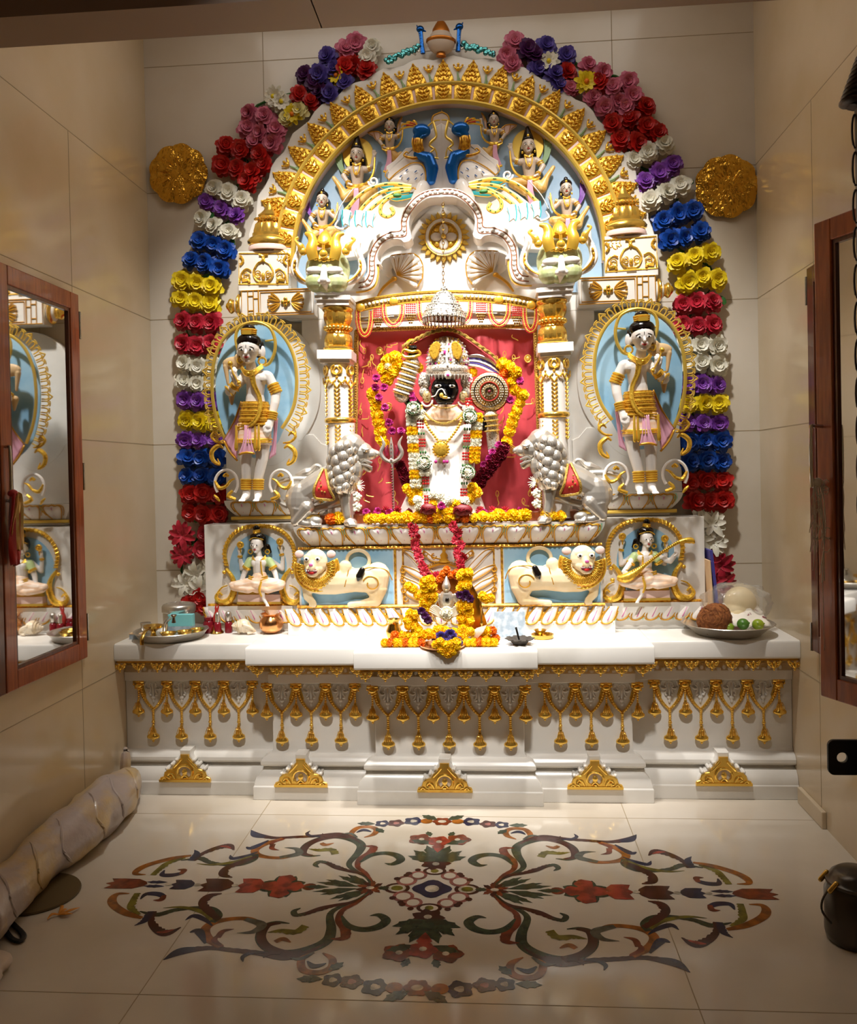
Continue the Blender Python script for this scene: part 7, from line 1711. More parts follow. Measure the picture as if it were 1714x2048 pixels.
# ---------------------------------------------------------------- silver lions on the cornice
def d2_(x, y, w=0): return (540+x/7.142, 860+y/7.142, w)
for mir, sd in ((False, 'left'), (True, 'right')):
    Y = -.235; c = d2_
    dx = 0
    GG = lambda: G(Y, mir)
    t = thing('silver_lion', 'seated silver lion with red saddle cloth %s of the idol, facing the centre' % sd, 'lion', (G(Y, mir).P(c(800, 1370, 0)).x, Y, zc+.001), 'silver lions')
    g = GG(); 
    g.chain([c(430, 960, 8), c(640, 830, 8), c(850, 700, 8), c(1000, 640, 10)], [26, 28, 27, 26]); g.ball(c(450, 980, 14), (30, 33, 20)); g.ball(c(470, 1010, 24), (26, 36, 12))
    g.chain([c(430, 1130, 18), c(400, 1300, 20), c(560, 1330, 24), c(700, 1330, 26)], [18, 9, 8, 7]); g.chain([c(560, 1100, 24), c(400, 1300, 24)], [16, 9]); g.ball(c(690, 1290, 26), (14, 10, 9)); 
    for i in range(4): g.cap(c(640+i*32, 1320, 34-i*2), c(660+i*34, 1348, 36-i*2), 4, 3.5, 6)
    g.chain([c(1100, 880, 22), c(1110, 1050, 24), c(1140, 1220, 26)], [15, 10, 9]); g.chain([c(1030, 900, -8), c(1050, 1050, -10), c(1100, 1240, -10)], [13, 9, 8]); g.ball(c(1180, 1310, 28), (14, 9, 10)); g.ball(c(1140, 1310, -8), (13, 8, 8)); g.chain([c(660, 1130, 0), c(820, 1080, -4), c(1000, 980, 0)], [8, 8, 14])
    for i in range(4): g.cap(c(1160+i*22, 1300, 38-i), c(1190+i*24, 1346, 40-i), 3.6, 3.2, 6)
    body = blob('body', g, .0021, 'silver', t, 3)
    g = GG(); g.ball(c(1330, 330, 12), (22, 22, 19)); g.ball(c(1440, 350, 12), (15, 12, 13)); g.cap(c(1400, 300, 14), c(1530, 340, 12), 9, 7); g.cap(c(1350, 480, 12), c(1430, 560, 12), 12, 7); g.ball(c(1545, 345, 12), (5, 5, 7)); g.ball(c(1380, 290, 26), (8, 6, 5)); g.tube([c(1350, 270, 28), c(1400, 290, 30), c(1440, 275, 26)], 2.6, 6, k=3)
    h = blob('head', g, .0019, 'silver', t, 2)
    g = GG(); g.ball(c(1380, 315, 31), (2.8, 2.4, 2)); obj('eye', g, 'steel_dark', h)
    g = GG(); 
    for dy in (0, 1): g.tube([c(1340, 480+dy*10, 24), c(1380, 440+dy*60, 26), c(1480, 470+dy*66, 22)], 2.2, 6, k=3)
    obj('lips', g, 'silver', h)
    g = GG(); g.chain([c(1180, 230, 12), c(1050, 430, 10), c(1040, 600, 10), c(1110, 780, 16)], [26, 31, 30, 24]); g.ball(c(1230, 230, 12), (22, 18, 20)); g.ball(c(1240, 560, 16), (16, 26, 18)); g.cap(c(1160, 720, 18), c(1080, 900, 24), 22, 8)
    mn = blob('mane', g, .0022, 'silver', t, 3)
    g = GG(); rr = random.Random(3)
    for i, (x, y, L, r) in enumerate(((1150, 190, 120, 9), (1060, 210, 150, 10), (980, 270, 150, 10), (930, 380, 150, 10), (1180, 270, 150, 9), (1100, 330, 160, 11), (1020, 390, 160, 11), (925, 500, 140, 10), (1190, 410, 150, 9), (1120, 470, 160, 11), (1040, 530, 160, 11), (950, 610, 140, 10), (1210, 540, 140, 8), (1150, 610, 150, 10), (1070, 660, 150, 11), (985, 710, 120, 9), (1130, 760, 140, 9), (1200, 660, 120, 8), (1060, 800, 110, 8), (1240, 250, 120, 7), (1250, 380, 130, 7))):
        w0 = 6+32*math.sqrt(max(0, 1-((x-1090)/200)**2))
        g.tube([c(x+30, y-40, w0*.9), c(x+4, y+10, w0+4), c(x-14, y+L*.5, w0+5), c(x+2, y+L*.8, w0+3), c(x+24, y+L, w0-2)], [r*.5, r, r*1.05, r*.6, .6], 8, k=3, flat=.5)
        for q in (-1, 1): g.tube([c(x+20+q*12, y-30, w0), c(x-4+q*16, y+20, w0+9), c(x-14+q*12, y+L*.55, w0+9), c(x+10, y+L*.85, w0+3)], [.8, 1.6, 1.6, .5], 5, k=3)
    obj('mane_locks', g, 'silver', mn)
    g = GG(); g.tube([c(270, 1090, 6), c(150, 1020, 8), c(100, 880, 8), c(160, 760, 10), c(320, 700, 10), c(520, 690, 10), c(680, 680, 8), c(740, 590, 6), (c(715, 520, 6)), c(660, 510, 6), c(600, 570, 6), c(520, 610, 6), c(370, 640, 6)], [6, 6, 6, 6, 5.5, 5, 4, 4, 4, 4, 6, 9, 1], 8, k=5); obj('tail', g, 'silver', t)
    g = GG(); sheet(g, [c(800, 560, 26), c(720, 740, 38), c(690, 850, 41), c(700, 950, 36)], [c(850, 580, 30), c(880, 740, 38), c(910, 850, 42), c(960, 975, 34)], 5, 6, wave=0); solid(obj('saddle_cloth', g, 'red_velvet', t, auto=None), .004)
    g = GG(); g.tube([c(800, 550, 30), c(725, 740, 41), c(690, 850, 44), c(698, 955, 38), c(820, 985, 40), c(960, 980, 36), c(912, 850, 44), c(880, 740, 41), c(838, 560, 33)], 2.6, 6, k=4)
    for x, y in ((790, 790), (760, 830), (800, 870), (840, 880), (780, 720)): g.ball(c(x, y, 43), 2, 6, 4)
    obj('saddle_border', g, 'gold_lace', t)
    g = GG(); g.tube([c(1260, 560, 26), c(1250, 700, 32), c(1290, 900, 30)], 1.0, 5, k=3); g.sl = 1
    for i in range(12): a = i*.5; g.tube([c(1290, 790, 32), c(1290+90*math.cos(a)*.6+50, 790+80*math.sin(a), 34)], [1.4, .5], 5)
    for y, k_ in ((950, 0), (1090, 1)):
        for q in range(16): a = q*2.4; r_ = 5.5*math.sqrt(q/16); g.ball((c(1282, y)[0]+1.5*r_*math.cos(a), c(1282, y)[1]+1.5*r_*math.sin(a), 32+3*math.cos(a*3)), 2.9, 7, 5)
    obj('jasmine_string', g, ['gold_lace', 'marigold_white'], t)
    # wooden footboard under the lion
for mir, sd in ((False, 'left'), (True, 'right')):
    t = thing('wooden_board', 'low reddish wooden board under the %s silver lion' % sd, 'board', G(-.2, mir).P((670, 1040, 0)), 'wooden boards'); xa = at(640, 1030, -.2).x; xb = at(742, 1030, -.2).x
    if mir: xa, xb = 2*XC-xb, 2*XC-xa
    g = G(); g.box((xa, -.205, zc+.001), (xb, -.10, zc+.035)); obj('board', g, 'wood', t, smooth=False, bevel=.002)
# ================================================================ things on the shelf
ZS = .5555
def S_(px, py): q = at(px, py, Z=ZS); return (q.x, q.y, ZS)
def lobj(name, prof, mat, par, c, n=32, sq=1, **k):
    g = G(); g.lathe(c, prof, n, sq=sq); return obj(name, g, mat, par, auto=50, **k)
# steel tray with its bowls
c = S_(342, 1277); c = (c[0], -.305, ZS)
t = thing('steel_tray', 'round steel tray at the left end of the marble shelf', 'tray', c)
R = .132
lobj('dish', [(.001, .002), (R-.03, .002), (R-.018, .004), (R-.002, .028), (R+.004, .031), (R+.002, .033), (R-.006, .030), (R-.022, .008), (.001, .006)], 'steel', t, c, 48)
def cup(label, name, x, y, z, s, mat, cat='bowl', grp=None, prof=None):
    t = thing(name, label, cat, (x, y, z), grp)
    lobj('bowl', prof or [(.001, 0), (.014*s, 0), (.016*s, .003*s), (.026*s, .018*s), (.031*s, .026*s), (.033*s, .027*s), (.030*s, .024*s), (.016*s, .008*s), (.001, .006*s)], mat, t, (x, y, z), 28); return t
zt_ = ZS+.0065
cup('little brass bowl in the steel tray, nearest the spoon', 'brass_bowl', c[0]+.010, c[1]-.055, zt_, .95, 'brass', grp='brass bowls in the tray')
cup('little brass bowl in the steel tray, middle of the row', 'brass_bowl', c[0]+.060, c[1]-.025, zt_, .95, 'brass', grp='brass bowls in the tray')
cup('little brass bowl in the steel tray, at its right edge', 'brass_bowl', c[0]+.085, c[1]+.035, zt_, .85, 'brass', grp='brass bowls in the tray')
t = cup('tall brass oil lamp cup standing in the left of the steel tray', 'brass_lamp_cup', c[0]-.050, c[1]-.045, zt_, 1, 'brass', 'cup', None, [(.001, 0), (.018, 0), (.015, .006), (.009, .018), (.009, .028), (.020, .036), (.034, .042), (.036, .050), (.033, .049), (.020, .041), (.001, .038)])
g = G(); g.tube([(c[0]-.050, c[1]-.07, zt_+.046), (c[0]-.052, c[1]-.115, zt_+.040), (c[0]-.052, c[1]-.142, zt_+.020), (c[0]-.052, c[1]-.145, zt_-.002)], .007, 8, k=3, flat=.5); obj('handle', g, 'brass', t)
t = thing('spoon_rest', 'steel ladle leaning upright in the steel tray', 'ladle', (c[0]+.01, c[1]-.01, zt_))
g = G(); g.tube([(c[0]-.022, c[1]-.028, zt_), (c[0]-.02, c[1]-.02, zt_+.05), (c[0]-.005, c[1]-.01, zt_+.075)], .003, 6, k=3); g.tube([(c[0]-.012, c[1]-.028, zt_), (c[0]-.01, c[1]-.02, zt_+.05), (c[0]+.004, c[1]-.01, zt_+.07)], .003, 6, k=3)
obj('rod', g, 'steel', t); g = G(); g.lathe((c[0]+.012, c[1]-.005, zt_+.050), [(.001, 0), (.008, .002), (.006, .012), (.005, .020), (.012, .030), (.010, .032), (.001, .028)], 16); obj('knob', g, 'steel_dark', t)
cup('small clear glass cup at the back left of the steel tray', 'glass_cup', c[0]-.112, c[1]+.035, zt_+.018, .8, 'steel', 'cup', None, [(.001, 0), (.016, 0), (.020, .028), (.018, .029), (.014, .004), (.001, .004)])
# tin with domed lid, turquoise box, bottles behind
p = (-1.05, -.16, ZS)
t = thing('steel_tin', 'round steel tin with a domed lid behind the turquoise box', 'tin', p); lobj('body', [(.001, 0), (.056, 0), (.060, .004), (.060, .088), (.001, .088)], 'steel', t, p, 40); lobj('lid', [(.062, .076), (.064, .078), (.064, .098), (.058, .106), (.045, .109), (.042, .106), (.014, .109), (.010, .114), (.001, .115)], 'steel', t, p, 40)
t = thing('turquoise_box', 'small turquoise cardboard box in front of the steel tin', 'box', (-1.008, -.225, ZS)); g = G(); g.box((-1.060, -.250, ZS+.034), (-.965, -.222, ZS+.078)); g.sl = 1; g.box((-1.060, -.250, ZS), (-.965, -.222, ZS+.034)); obj('carton', g, ['turquoise', 'paper_blue'], t, smooth=False, bevel=.001)
t = thing('dark_red_jar', 'dark red glass jar beside the turquoise box', 'jar', (-.918, -.20, ZS)); lobj('glass', [(.001, 0), (.020, 0), (.022, .004), (.022, .040), (.016, .048), (.001, .048)], 'bottle_red', t, (-.918, -.20, ZS)); lobj('lid', [(.018, .048), (.018, .060), (.001, .061)], 'bottle_red', t, (-.918, -.20, ZS))
for i, (x, y, lb) in enumerate(((-.880, -.215, 'small red bottle with a silver cap, left of the pair by the tray'), (-.842, -.20, 'small red bottle with a silver cap, right of the pair by the tray'))):
    t = thing('red_bottle', lb, 'bottle', (x, y, ZS), 'small red bottles'); lobj('glass', [(.001, 0), (.013, 0), (.014, .003), (.014, .036), (.008, .044), (.001, .045)], 'bottle_red', t, (x, y, ZS), 20); lobj('cap', [(.009, .044), (.012 if i else .009, .047), (.013 if i else .009, .072), (.009, .080 if i else .074), (.001, .082)], 'steel', t, (x, y, ZS), 20)
t = thing('matchbox', 'small white and red matchbox left of the steel tray', 'box', (-1.155, -.30, ZS)); g = G(); g.box((-1.180, -.320, ZS), (-1.132, -.290, ZS+.018)); g.sl = 1; g.box((-1.181, -.321, ZS+.018), (-1.131, -.289, ZS+.021)); obj('sleeve', g, ['paper_blue', 'book_tan'], t, smooth=False); 
# bell with cloth wrapped handle
p = S_(434, 1266); t = thing('hand_bell', 'small brass hand bell with red cloth tied round its handle', 'bell', p)
lobj('bell', [(.001, 0), (.024, 0), (.026, .002), (.024, .006), (.018, .014), (.015, .026), (.010, .033), (.001, .034)], 'brass', t, p, 32)
g = G(); x, y, z = p; g.tube([(x, y, z+.030), (x-.003, y, z+.055), (x+.001, y, z+.085)], [.007, .012, .006], 8, k=3); g.tube([(x, y, z+.080), (x+.006, y, z+.095), (x+.011, y, z+.110)], [.005, .004, .001], 6); g.tube([(x, y, z+.080), (x-.003, y, z+.095), (x-.001, y, z+.112)], [.005, .004, .001], 6); obj('cloth_wrap', g, 'red_thread', t)
# conch
p = S_(487, 1268); t = thing('conch_shell', 'white conch shell lying between the bell and the copper pot', 'shell', p)
g = G(); x, y, z = p
g.chain([(x-.022, y, z+.026), (x, y, z+.030), (x+.018, y-.004, z+.022), (x+.048, y-.008, z+.012)], [.014, .028, .018, .004]); g.cap((x-.030, y, z+.028), (x-.042, y, z+.032), .010, .004)
g.tube([(x+.005, y-.024, z+.040), (x+.030, y-.022, z+.030), (x+.046, y-.012, z+.012), (x+.020, y-.020, z+.006)], [.006, .006, .004, .006], 8, k=4); blob('shell', g, .0018, 'conch', t, 2)
g = G()
for i in range(4): xx = x-.012-i*.008; r = .0265-i*.0048; g.tube([(xx, y+r*math.cos(a), z+.029+r*math.sin(a)) for a in [2*PI*j/16 for j in range(16)]], .0016, 5, closed=True)
obj('whorl', g, 'conch', t)
# copper pot
p = S_(543, 1266); t = thing('copper_pot', 'polished round copper pot with a flared rim', 'pot', p)
lobj('pot', [(.001, 0), (.020, 0), (.032, .006), (.044, .022), (.046, .036), (.042, .052), (.033, .062), (.031, .066), (.038, .072), (.040, .075), (.037, .075), (.029, .067), (.028, .06), (.001, .055)], 'copper', t, p, 44)
# brass vase
p = (-.205, -.30, ZS); p = S_(788, 1262); p = (p[0], p[1]-.12, ZS); p = (at(788, 1280, Z=ZS).x, at(788, 1280, Z=ZS).y, ZS)
t = thing('brass_vase', 'narrow brass vase at the left of the marigold heap', 'vase', p)
lobj('vase', [(.001, 0), (.018, 0), (.022, .006), (.027, .022), (.028, .034), (.020, .052), (.018, .064), (.023, .072), (.025, .076), (.021, .075), (.015, .062), (.001, .05)], 'brass', t, p, 32)
# grey-blue card behind
a = at(1002, 1226, -.33); b = at(1050, 1276, -.33); t = thing('picture_card', 'faded grey blue card propped against the pedestal', 'card', ((a.x+b.x)/2, -.33, ZS)); g = G(); x0, x1, z1 = at(988, 1226, -.31).x, at(1050, 1226, -.31).x, at(1020, 1224, -.31).z
g.add([(x0, -.325, ZS), (x1, -.325, ZS), (x1, -.300, z1), (x0, -.300, z1), (x0, -.323, ZS), (x1, -.323, ZS), (x1, -.298, z1), (x0, -.298, z1)], [(0, 1, 2, 3), (4, 5, 6, 7), (0, 1, 5, 4), (1, 2, 6, 5), (2, 3, 7, 6), (3, 0, 4, 7)]); obj('card', g, 'paper_blue', t, smooth=False)
# grey incense dish with burnt stick
p = S_(1040, 1292); p = (p[0], p[1]+.03, ZS); t = thing('incense_dish', 'dark grey flower rimmed dish with a burnt incense stub', 'dish', p)
g = G(); g.lathe(p, [(.001, 0), (.022, 0), (.026, .004), (.038, .020), (.036, .022), (.024, .010), (.001, .008)], 32)
for i in range(10):
    a = 2*PI*i/10; g.tube([(p[0]+.034*math.cos(a), p[1]+.034*math.sin(a), ZS+.017), (p[0]+.044*math.cos(a), p[1]+.044*math.sin(a), ZS+.020), (p[0]+.052*math.cos(a+.1), p[1]+.052*math.sin(a+.1), ZS+.021)], [.009, .009, .002], 6, flat=.4)
obj('dish', g, 'ash', t); g = G(); g.tube([(p[0], p[1], ZS+.008), (p[0]-.012, p[1], ZS+.058)], [.003, .0036], 8); obj('incense_stub', g, 'black_matt', t)
# brass lamp with flame on a brass saucer
p = S_(1085, 1276); t = thing('brass_saucer', 'shallow brass saucer under the burning lamp', 'saucer', p); lobj('saucer', [(.001, 0), (.036, 0), (.038, .003), (.040, .014), (.038, .015), (.034, .005), (.001, .004)], 'brass', t, p, 40)
q = (p[0]-.008, p[1]-.004, ZS+.0045); t = thing('oil_lamp', 'small brass oil lamp with a burning flame, standing in the brass saucer', 'lamp', q); lobj('bowl', [(.001, 0), (.008, 0), (.010, .004), (.010, .012), (.018, .020), (.023, .026), (.022, .0265), (.014, .020), (.001, .018)], 'brass', t, q, 28)
g = G(); g.tube([(q[0], q[1], q[2]+.018), (q[0], q[1], q[2]+.030), (q[0], q[1], q[2]+.048)], [.003, .0045, .0004], 8, k=3); obj('flame', g, 'flame', t)
# round copper plate at the shelf edge with a marigold wreath
p = S_(885, 1296); p = (p[0], -.50, ZS); t = thing('copper_plate', 'flat copper plate on the front edge of the shelf under the marigolds', 'plate', p); lobj('plate', [(.001, 0), (.060, 0), (.075, .006), (.078, .012), (.075, .012), (.060, .004), (.001, .003)], 'copper', t, p, 44)
# small silver shrine idol
ps = (at(893, 1240, -.36).x, -.36, ZS); x0, y0, z0 = ps
t = thing('silver_idol', 'small silver idol on a dark stand framed by the marigold garland', 'idol', ps); SY = -.40
g = G(); g.box((x0-.052, -.40, ZS), (x0+.052, -.31, ZS+.035)); obj('stand', g, 'wood_dark', t, smooth=False, bevel=.002)
g = G(SY); g.ball((893, 1200, 4), (17, 21, 8), 16, 10); g.ball((893, 1172, 8), (9, 10, 8)); g.cap((893, 1165, 6), (893, 1153, 5), 7, 2); g.cap((875, 1190, 6), (868, 1212, 8), 5, 4); g.cap((911, 1190, 6), (918, 1212, 8), 5, 4); g.box((868, 1218, -10), (920, 1232, 12)); blob('figure', g, .002, 'silver', t, 2)
g = G(SY); g.ball((895, 1198, 13), (4, 5, 3)); obj('dark_gem', g, 'black', t)
g = G(SY)
for s in (1, -1): g.tube([(893+s*26, 1232, -6), (893+s*28, 1200, -6), (893+s*26, 1160, -6)], 2.2, 8); g.ball((893+s*26, 1158, -6), 4)
g.tube([(866, 1162, -6), (893, 1150, -6), (920, 1162, -6)], 2.4, 8, k=4); g.plate([(870, 1232), (868, 1164), (893, 1153), (918, 1164), (918, 1232)], -9, -7); obj('backplate', g, 'copper_paint', t)
g = G(SY); g.tube([(893, 1150, -4), (893, 1130, -4)], 1.5, 6); g.plate([(880, 1150), (893, 1136), (906, 1150), (893, 1154)], -4, 0); obj('canopy', g, 'brass', t)
# tall brass stand with hooks at the right of it
px_ = at(975, 1270, Z=ZS); 
for dx_, lb in ((0, 'right'), ):
    t = thing('brass_stand', 'slim brass stand with bead finial right of the small silver idol', 'stand', (px_.x-.02, -.36, ZS)); xx = px_.x-.02
    lobj('column', [(.016, 0), (.016, .004), (.004, .010), (.003, .05), (.006, .056), (.003, .062), (.003, .11), (.005, .116), (.003, .122), (.002, .150), (.004, .156), (.001, .162)], 'brass', t, (xx, -.36, ZS), 16)
t = thing('brass_leaf_fan', 'dull gold leaf shaped fan leaning right of the small silver idol', 'fan', (at(955, 1250, -.34).x, -.34, ZS)); g = G(-.345); g.plate([(930, 1270), (928, 1200), (940, 1160), (956, 1190), (972, 1240), (980, 1272)], 0, 2, 0); obj('fan', g, 'brass', t, smooth=False)
# marigold garlands round it
t = thing('marigold_swag', 'thick yellow marigold garland in a U round the small silver idol', 'garland', (x0, -.42, ZS))
def gl(path, n, r, kinds, Y, jit=4, two=True):
    c_ = catm(path, 10); L = [0]
    for i in range(1, len(c_)): L.append(L[-1]+math.dist(c_[i-1], c_[i]))
    for i in range(n):
        s_ = L[-1]*(i+.5)/n; j = max(q for q in range(len(L)) if L[q] <= s_); p = c_[j]
        for dx in ((-6, 6) if two else (0,)):
            w_ = at(p[0]+dx+rf.uniform(-jit, jit), p[1]+rf.uniform(-jit, jit), Y-rf.uniform(0, .012)); w_.z = max(w_.z, ZS+r*.9); minst(t, w_, r, kinds[i % len(kinds)])
gl([(852, 1155), (856, 1185), (855, 1225)], 7, .0175, 'y', -.43); gl([(928, 1142), (930, 1170), (926, 1185)], 4, .0185, 'y', -.43); gl([(930, 1205), (928, 1230), (932, 1252)], 5, .0185, 'y', -.435)
gl([(828, 1228), (822, 1250), (838, 1262), (858, 1275)], 6, .0165, 'y', -.44); gl([(838, 1272), (870, 1265), (900, 1262), (925, 1268), (940, 1258)], 9, .0165, 'y', -.46)
for x, y in ((826, 1178), (836, 1190), (818, 1172), (972, 1198), (965, 1192), (980, 1196)): minst(t, at(x, y, -.40), .0165, 'y')
for x, y in ((920, 1190), (930, 1194), (940, 1198), (932, 1188), (843, 1222), (850, 1232), (856, 1240)): inst('purple_flower', FM['rose_plum'][0] if x < 900 else FM['rose_plum'][1], t, at(x, y, -.455), (rf.uniform(-.3, .3), rf.uniform(0, 6), 0), .62)
g = G(-.43); 
for i in range(22): a = PI*(.05+.9*i/21); g.tube([(893, 1240, 4), (893+34*math.cos(a), 1240-14-18*abs(math.sin(a*2)), 12)], [2.4, 1.2], 6)
obj('tuberose_buds', g, 'marigold_white', t)
inst('white_flower', SPK, t, at(893, 1232, -.45), (0, .3, 0), .7)
inst('tuberose', SPK, t, at(893, 1226, -.445), (0, 1.3, 0), .9)
for i_, (x, y, Y_, zo, r, k_) in enumerate([(x, 1292, -.485, .014, .0155, k) for x, k in ((770, 'y'), (781, 'o'), (792, 'y'), (800, 'y'), (811, 'o'), (822, 'y'), (832, 'y'), (842, 'o'))]+[(x, 1280, -.45, .032, .0165, k) for x, k in ((790, 'o'), (806, 'y'), (818, 'y'), (832, 'y'), (845, 'y'))]):
    q = at(x, y, Y_); q.z = ZS+zo; loose(q, r, k_, '%s in the %s row, left of the copper plate' % ((nth(i_, 8), 'front') if i_ < 8 else (nth(i_-8, 5), 'raised back')), 'loose marigolds left of the plate')
for i_, (x, y, Y_, zo, r, k_) in enumerate([(x, 1292, -.485, .014, .0155, k) for x, k in ((935, 'y'), (948, 'y'), (958, 'o'), (968, 'y'), (978, 'y'), (988, 'y'))]+[(x, y, -.45, None, .016, k) for x, y, k in ((952, 1270, 'o'), (960, 1276, 'o'), (965, 1262, 'y'), (972, 1275, 'y'), (977, 1262, 'y'), (985, 1262, 'o'), (991, 1277, 'o'))]):
    q = at(x, y, Y_); q.z = ZS+zo if zo else max(q.z, ZS+.014); loose(q, r, k_, '%s in the %s row, right of the copper plate' % ((nth(i_, 6), 'front') if i_ < 6 else (nth(i_-6, 7), 'raised back')), 'loose marigolds right of the plate')
t = thing('white_petals', 'long white petals lying among the marigolds right of the small silver idol', 'petals', (at(948, 1265, -.455).x, -.455, ZS))
g = G(-.455)
for i in range(7): g.tube([(942+i*2, 1275, 4), (948+i*3, 1262, 6), (955+i*3, 1255-i, 4)], [1.5, 1.8, .6], 5)
obj('petals', g, 'marigold_white', t)
t = thing('marigold_wreath', 'small marigold wreath with a dark purple flower hanging over the copper plate', 'wreath', (p[0], -.56, ZS)); 
for x, y in ((872, 1290), (880, 1297), (888, 1303), (897, 1307), (906, 1302), (912, 1293), (903, 1288), (890, 1290), (880, 1284), (913, 1284), (893, 1297), (903, 1297)): q = at(x, y, -.565); minst(t, q, .0155, 'y')
for x, y in ((882, 1273), (894, 1274), (906, 1276), (914, 1284), (900, 1268)): inst('purple_flower', FM['rose_violet'][0], t, at(x, y, -.545), (0, rf.uniform(0, 6), 0), .75)
# red flower string draped over the cornice
t = thing('red_flower_string', 'red flower string draped over the cornice and down to the small silver idol', 'garland', (XC, -.33, zt))
RS = mk_lily('petal_crimson', .020, 7, 5)
for pth, n in (([(822, 1052), (830, 1075), (834, 1100), (846, 1125), (862, 1150), (885, 1160), (905, 1168)], 19), ([(912, 1048), (915, 1070), (918, 1095), (925, 1118), (922, 1140), (905, 1158)], 15)):
    c_ = catm(pth, 8)
    for i in range(n): q = c_[int((len(c_)-1)*i/(n-1))]; Yq = -.330 if q[1] < 1100 else -.335-.0006*(q[1]-1100); inst('red_flower', RS if i % 3 else FM['rose_crimson'][0], t, at(q[0]+rf.uniform(-6, 6), q[1]+rf.uniform(-3, 3), Yq), (rf.uniform(-.5, .5), rf.uniform(0, 6), rf.uniform(-.5, .5)), 1.0 if i % 3 else .5)
for x, y in ((893, 1140), (886, 1148), (902, 1150), (912, 1146), (880, 1158)): minst(t, at(x, y, -.40), .014, 'o')
# ---- right end: steel dish, coconut, limes
c = at(1462, 1268, Z=ZS); c = (1.005-.012, -.285, ZS); t = thing('steel_dish', 'wide shallow steel dish holding the coconut and limes', 'dish', c)
lobj('dish', [(.001, 0), (.105, 0), (.112, .004), (.150, .036), (.160, .040), (.158, .042), (.146, .037), (.108, .008), (.001, .004)], 'steel', t, c, 56)
p = at(1425, 1235, -.31); p = (p.x, -.335, ZS+.060); t = thing('coconut', 'brown husked coconut at the left of the steel dish', 'coconut', p)
g = G(); n, m_ = 32, 22; vs = []; fs = []
for i in range(m_+1):
    a = PI*i/m_
    for j in range(n):
        b = 2*PI*j/n; r = .053*(1+.035*abs(math.sin(b*1.5))+.02*math.sin(a*3+b*2)); d = noise.noise(Vector((math.sin(a)*math.cos(b), math.sin(a)*math.sin(b), math.cos(a)))*6)*.003
        v = Vector(((r+d)*math.sin(a)*math.cos(b), (r+d)*math.sin(a)*math.sin(b), (r+d)*math.cos(a)*1.12)); v = Matrix.Rotation(1.0, 3, 'Y') @ v; vs.append((p[0]+v.x, p[1]+v.y, p[2]+v.z))
for i in range(m_):
    for j in range(n): fs.append((i*n+j, i*n+(j+1) % n, (i+1)*n+(j+1) % n, (i+1)*n+j))
g.add(vs, fs); obj('nut', g, 'coconut', t, auto=None)
g = G(); rr = random.Random(2)
for i in range(60):
    a = rr.uniform(0, 6.28); b = rr.uniform(.6, 2.4); d = Vector((math.cos(a)*math.sin(b), -abs(math.sin(a))*math.sin(b), math.cos(b))); q = Vector(p)+d*.056; e = d.cross(Vector((rr.uniform(-1, 1), rr.uniform(-1, 1), rr.uniform(-1, 1)))).normalized()*.016; g.tube([tuple(q-e), tuple(q+d*.003), tuple(q+e)], .0007, 4)
obj('fibre', g, 'coconut', t)
for x, y, r, mt, lb in ((1418, 1262, .014, 'coconut', 'small round brown nut beside the coconut'), (1458, 1254, .0165, 'lime', 'yellow green lime, smallest, beside the coconut'), (1486, 1248, .0205, 'lime_dark', 'dark green lime in the middle of the steel dish'), (1516, 1249, .020, 'lime', 'yellow green lime nearest the right wall')):
    q = at(x, y, -.365); q = (q.x, -.365, q.z); t = thing('lime', lb, 'lime', q, 'limes in the steel dish') if mt != 'coconut' else thing('small_nut', lb, 'nut', q); g = G(); g.ball(q, (r, r, r*.95), 20, 12); g.ball((q[0]+r*.9, q[1]-r*.2, q[2]+r*.2), (r*.2, r*.2, r*.2), 8, 5); obj('fruit', g, mt, t)
    g = G(); g.ball((q[0]-r*.3, q[1]-r*.9, q[2]+r*.3), r*.09, 6, 4); obj('stem_end', g, 'green_leaf', t)
# printed cloth and wrapped bun in a clear bag
t = thing('printed_cloth', 'crumpled white cloth with maroon print behind the limes', 'cloth', (1.03, -.27, ZS+.03)); g = G(); rr = random.Random(8); n = 14; vs = []; fs = []
for j in range(n+1):
    for i in range(n+1): a, b = i/n, j/n; vs.append((.96+.165*a, -.345+.13*b, ZS+.038+.040*b+.018*noise.noise(Vector((a*5, b*5, 2)))+.030*math.sin(PI*a)*b))
for j in range(n):
    for i in range(n): q = j*(n+1)+i; fs.append((q, q+1, q+n+2, q+n+1))
g.add(vs, fs); solid(obj('cloth', g, 'cloth_print', t, auto=None), .002)
t = thing('bagged_bun', 'pale round bun wrapped in a clear plastic bag at the right wall', 'bag', (1.06, -.20, ZS+.05)); q = (1.055, -.215, ZS+.098)
g = G(); g.ball(q, (.058, .052, .060), 24, 16); g.ball((q[0]-.02, q[1]-.02, q[2]-.03), (.05, .045, .035)); blob('bun', g, .003, 'bun', t, 3)
g = G(); n, m_ = 36, 22; vs = []; fs = []
for i in range(m_+1):
    a = PI*i/m_
    for j in range(n):
        b = 2*PI*j/n; d = Vector((math.sin(a)*math.cos(b), math.sin(a)*math.sin(b), math.cos(a))); r = 1+.16*noise.noise(d*3.2)+.07*noise.noise(d*9); x_ = .105*d.x*r-.055*(.4+.6*max(0, -d.x)); vs.append((q[0]+.028+x_, q[1]+.066*d.y*r, q[2]+.068*d.z*r+(.01 if d.x < 0 else 0)))
for i in range(m_):
    for j in range(n): fs.append((i*n+j, i*n+(j+1) % n, (i+1)*n+(j+1) % n, (i+1)*n+j))
g.add(vs, fs)
g.tube([(q[0]+.055, q[1], q[2]+.045), (q[0]+.075, q[1]-.01, q[2]+.032), (q[0]+.084, q[1]-.01, q[2]+.026)], [.012, .010, .007], 8, k=2)
obj('plastic_bag', g, 'plastic_film', t, auto=None)
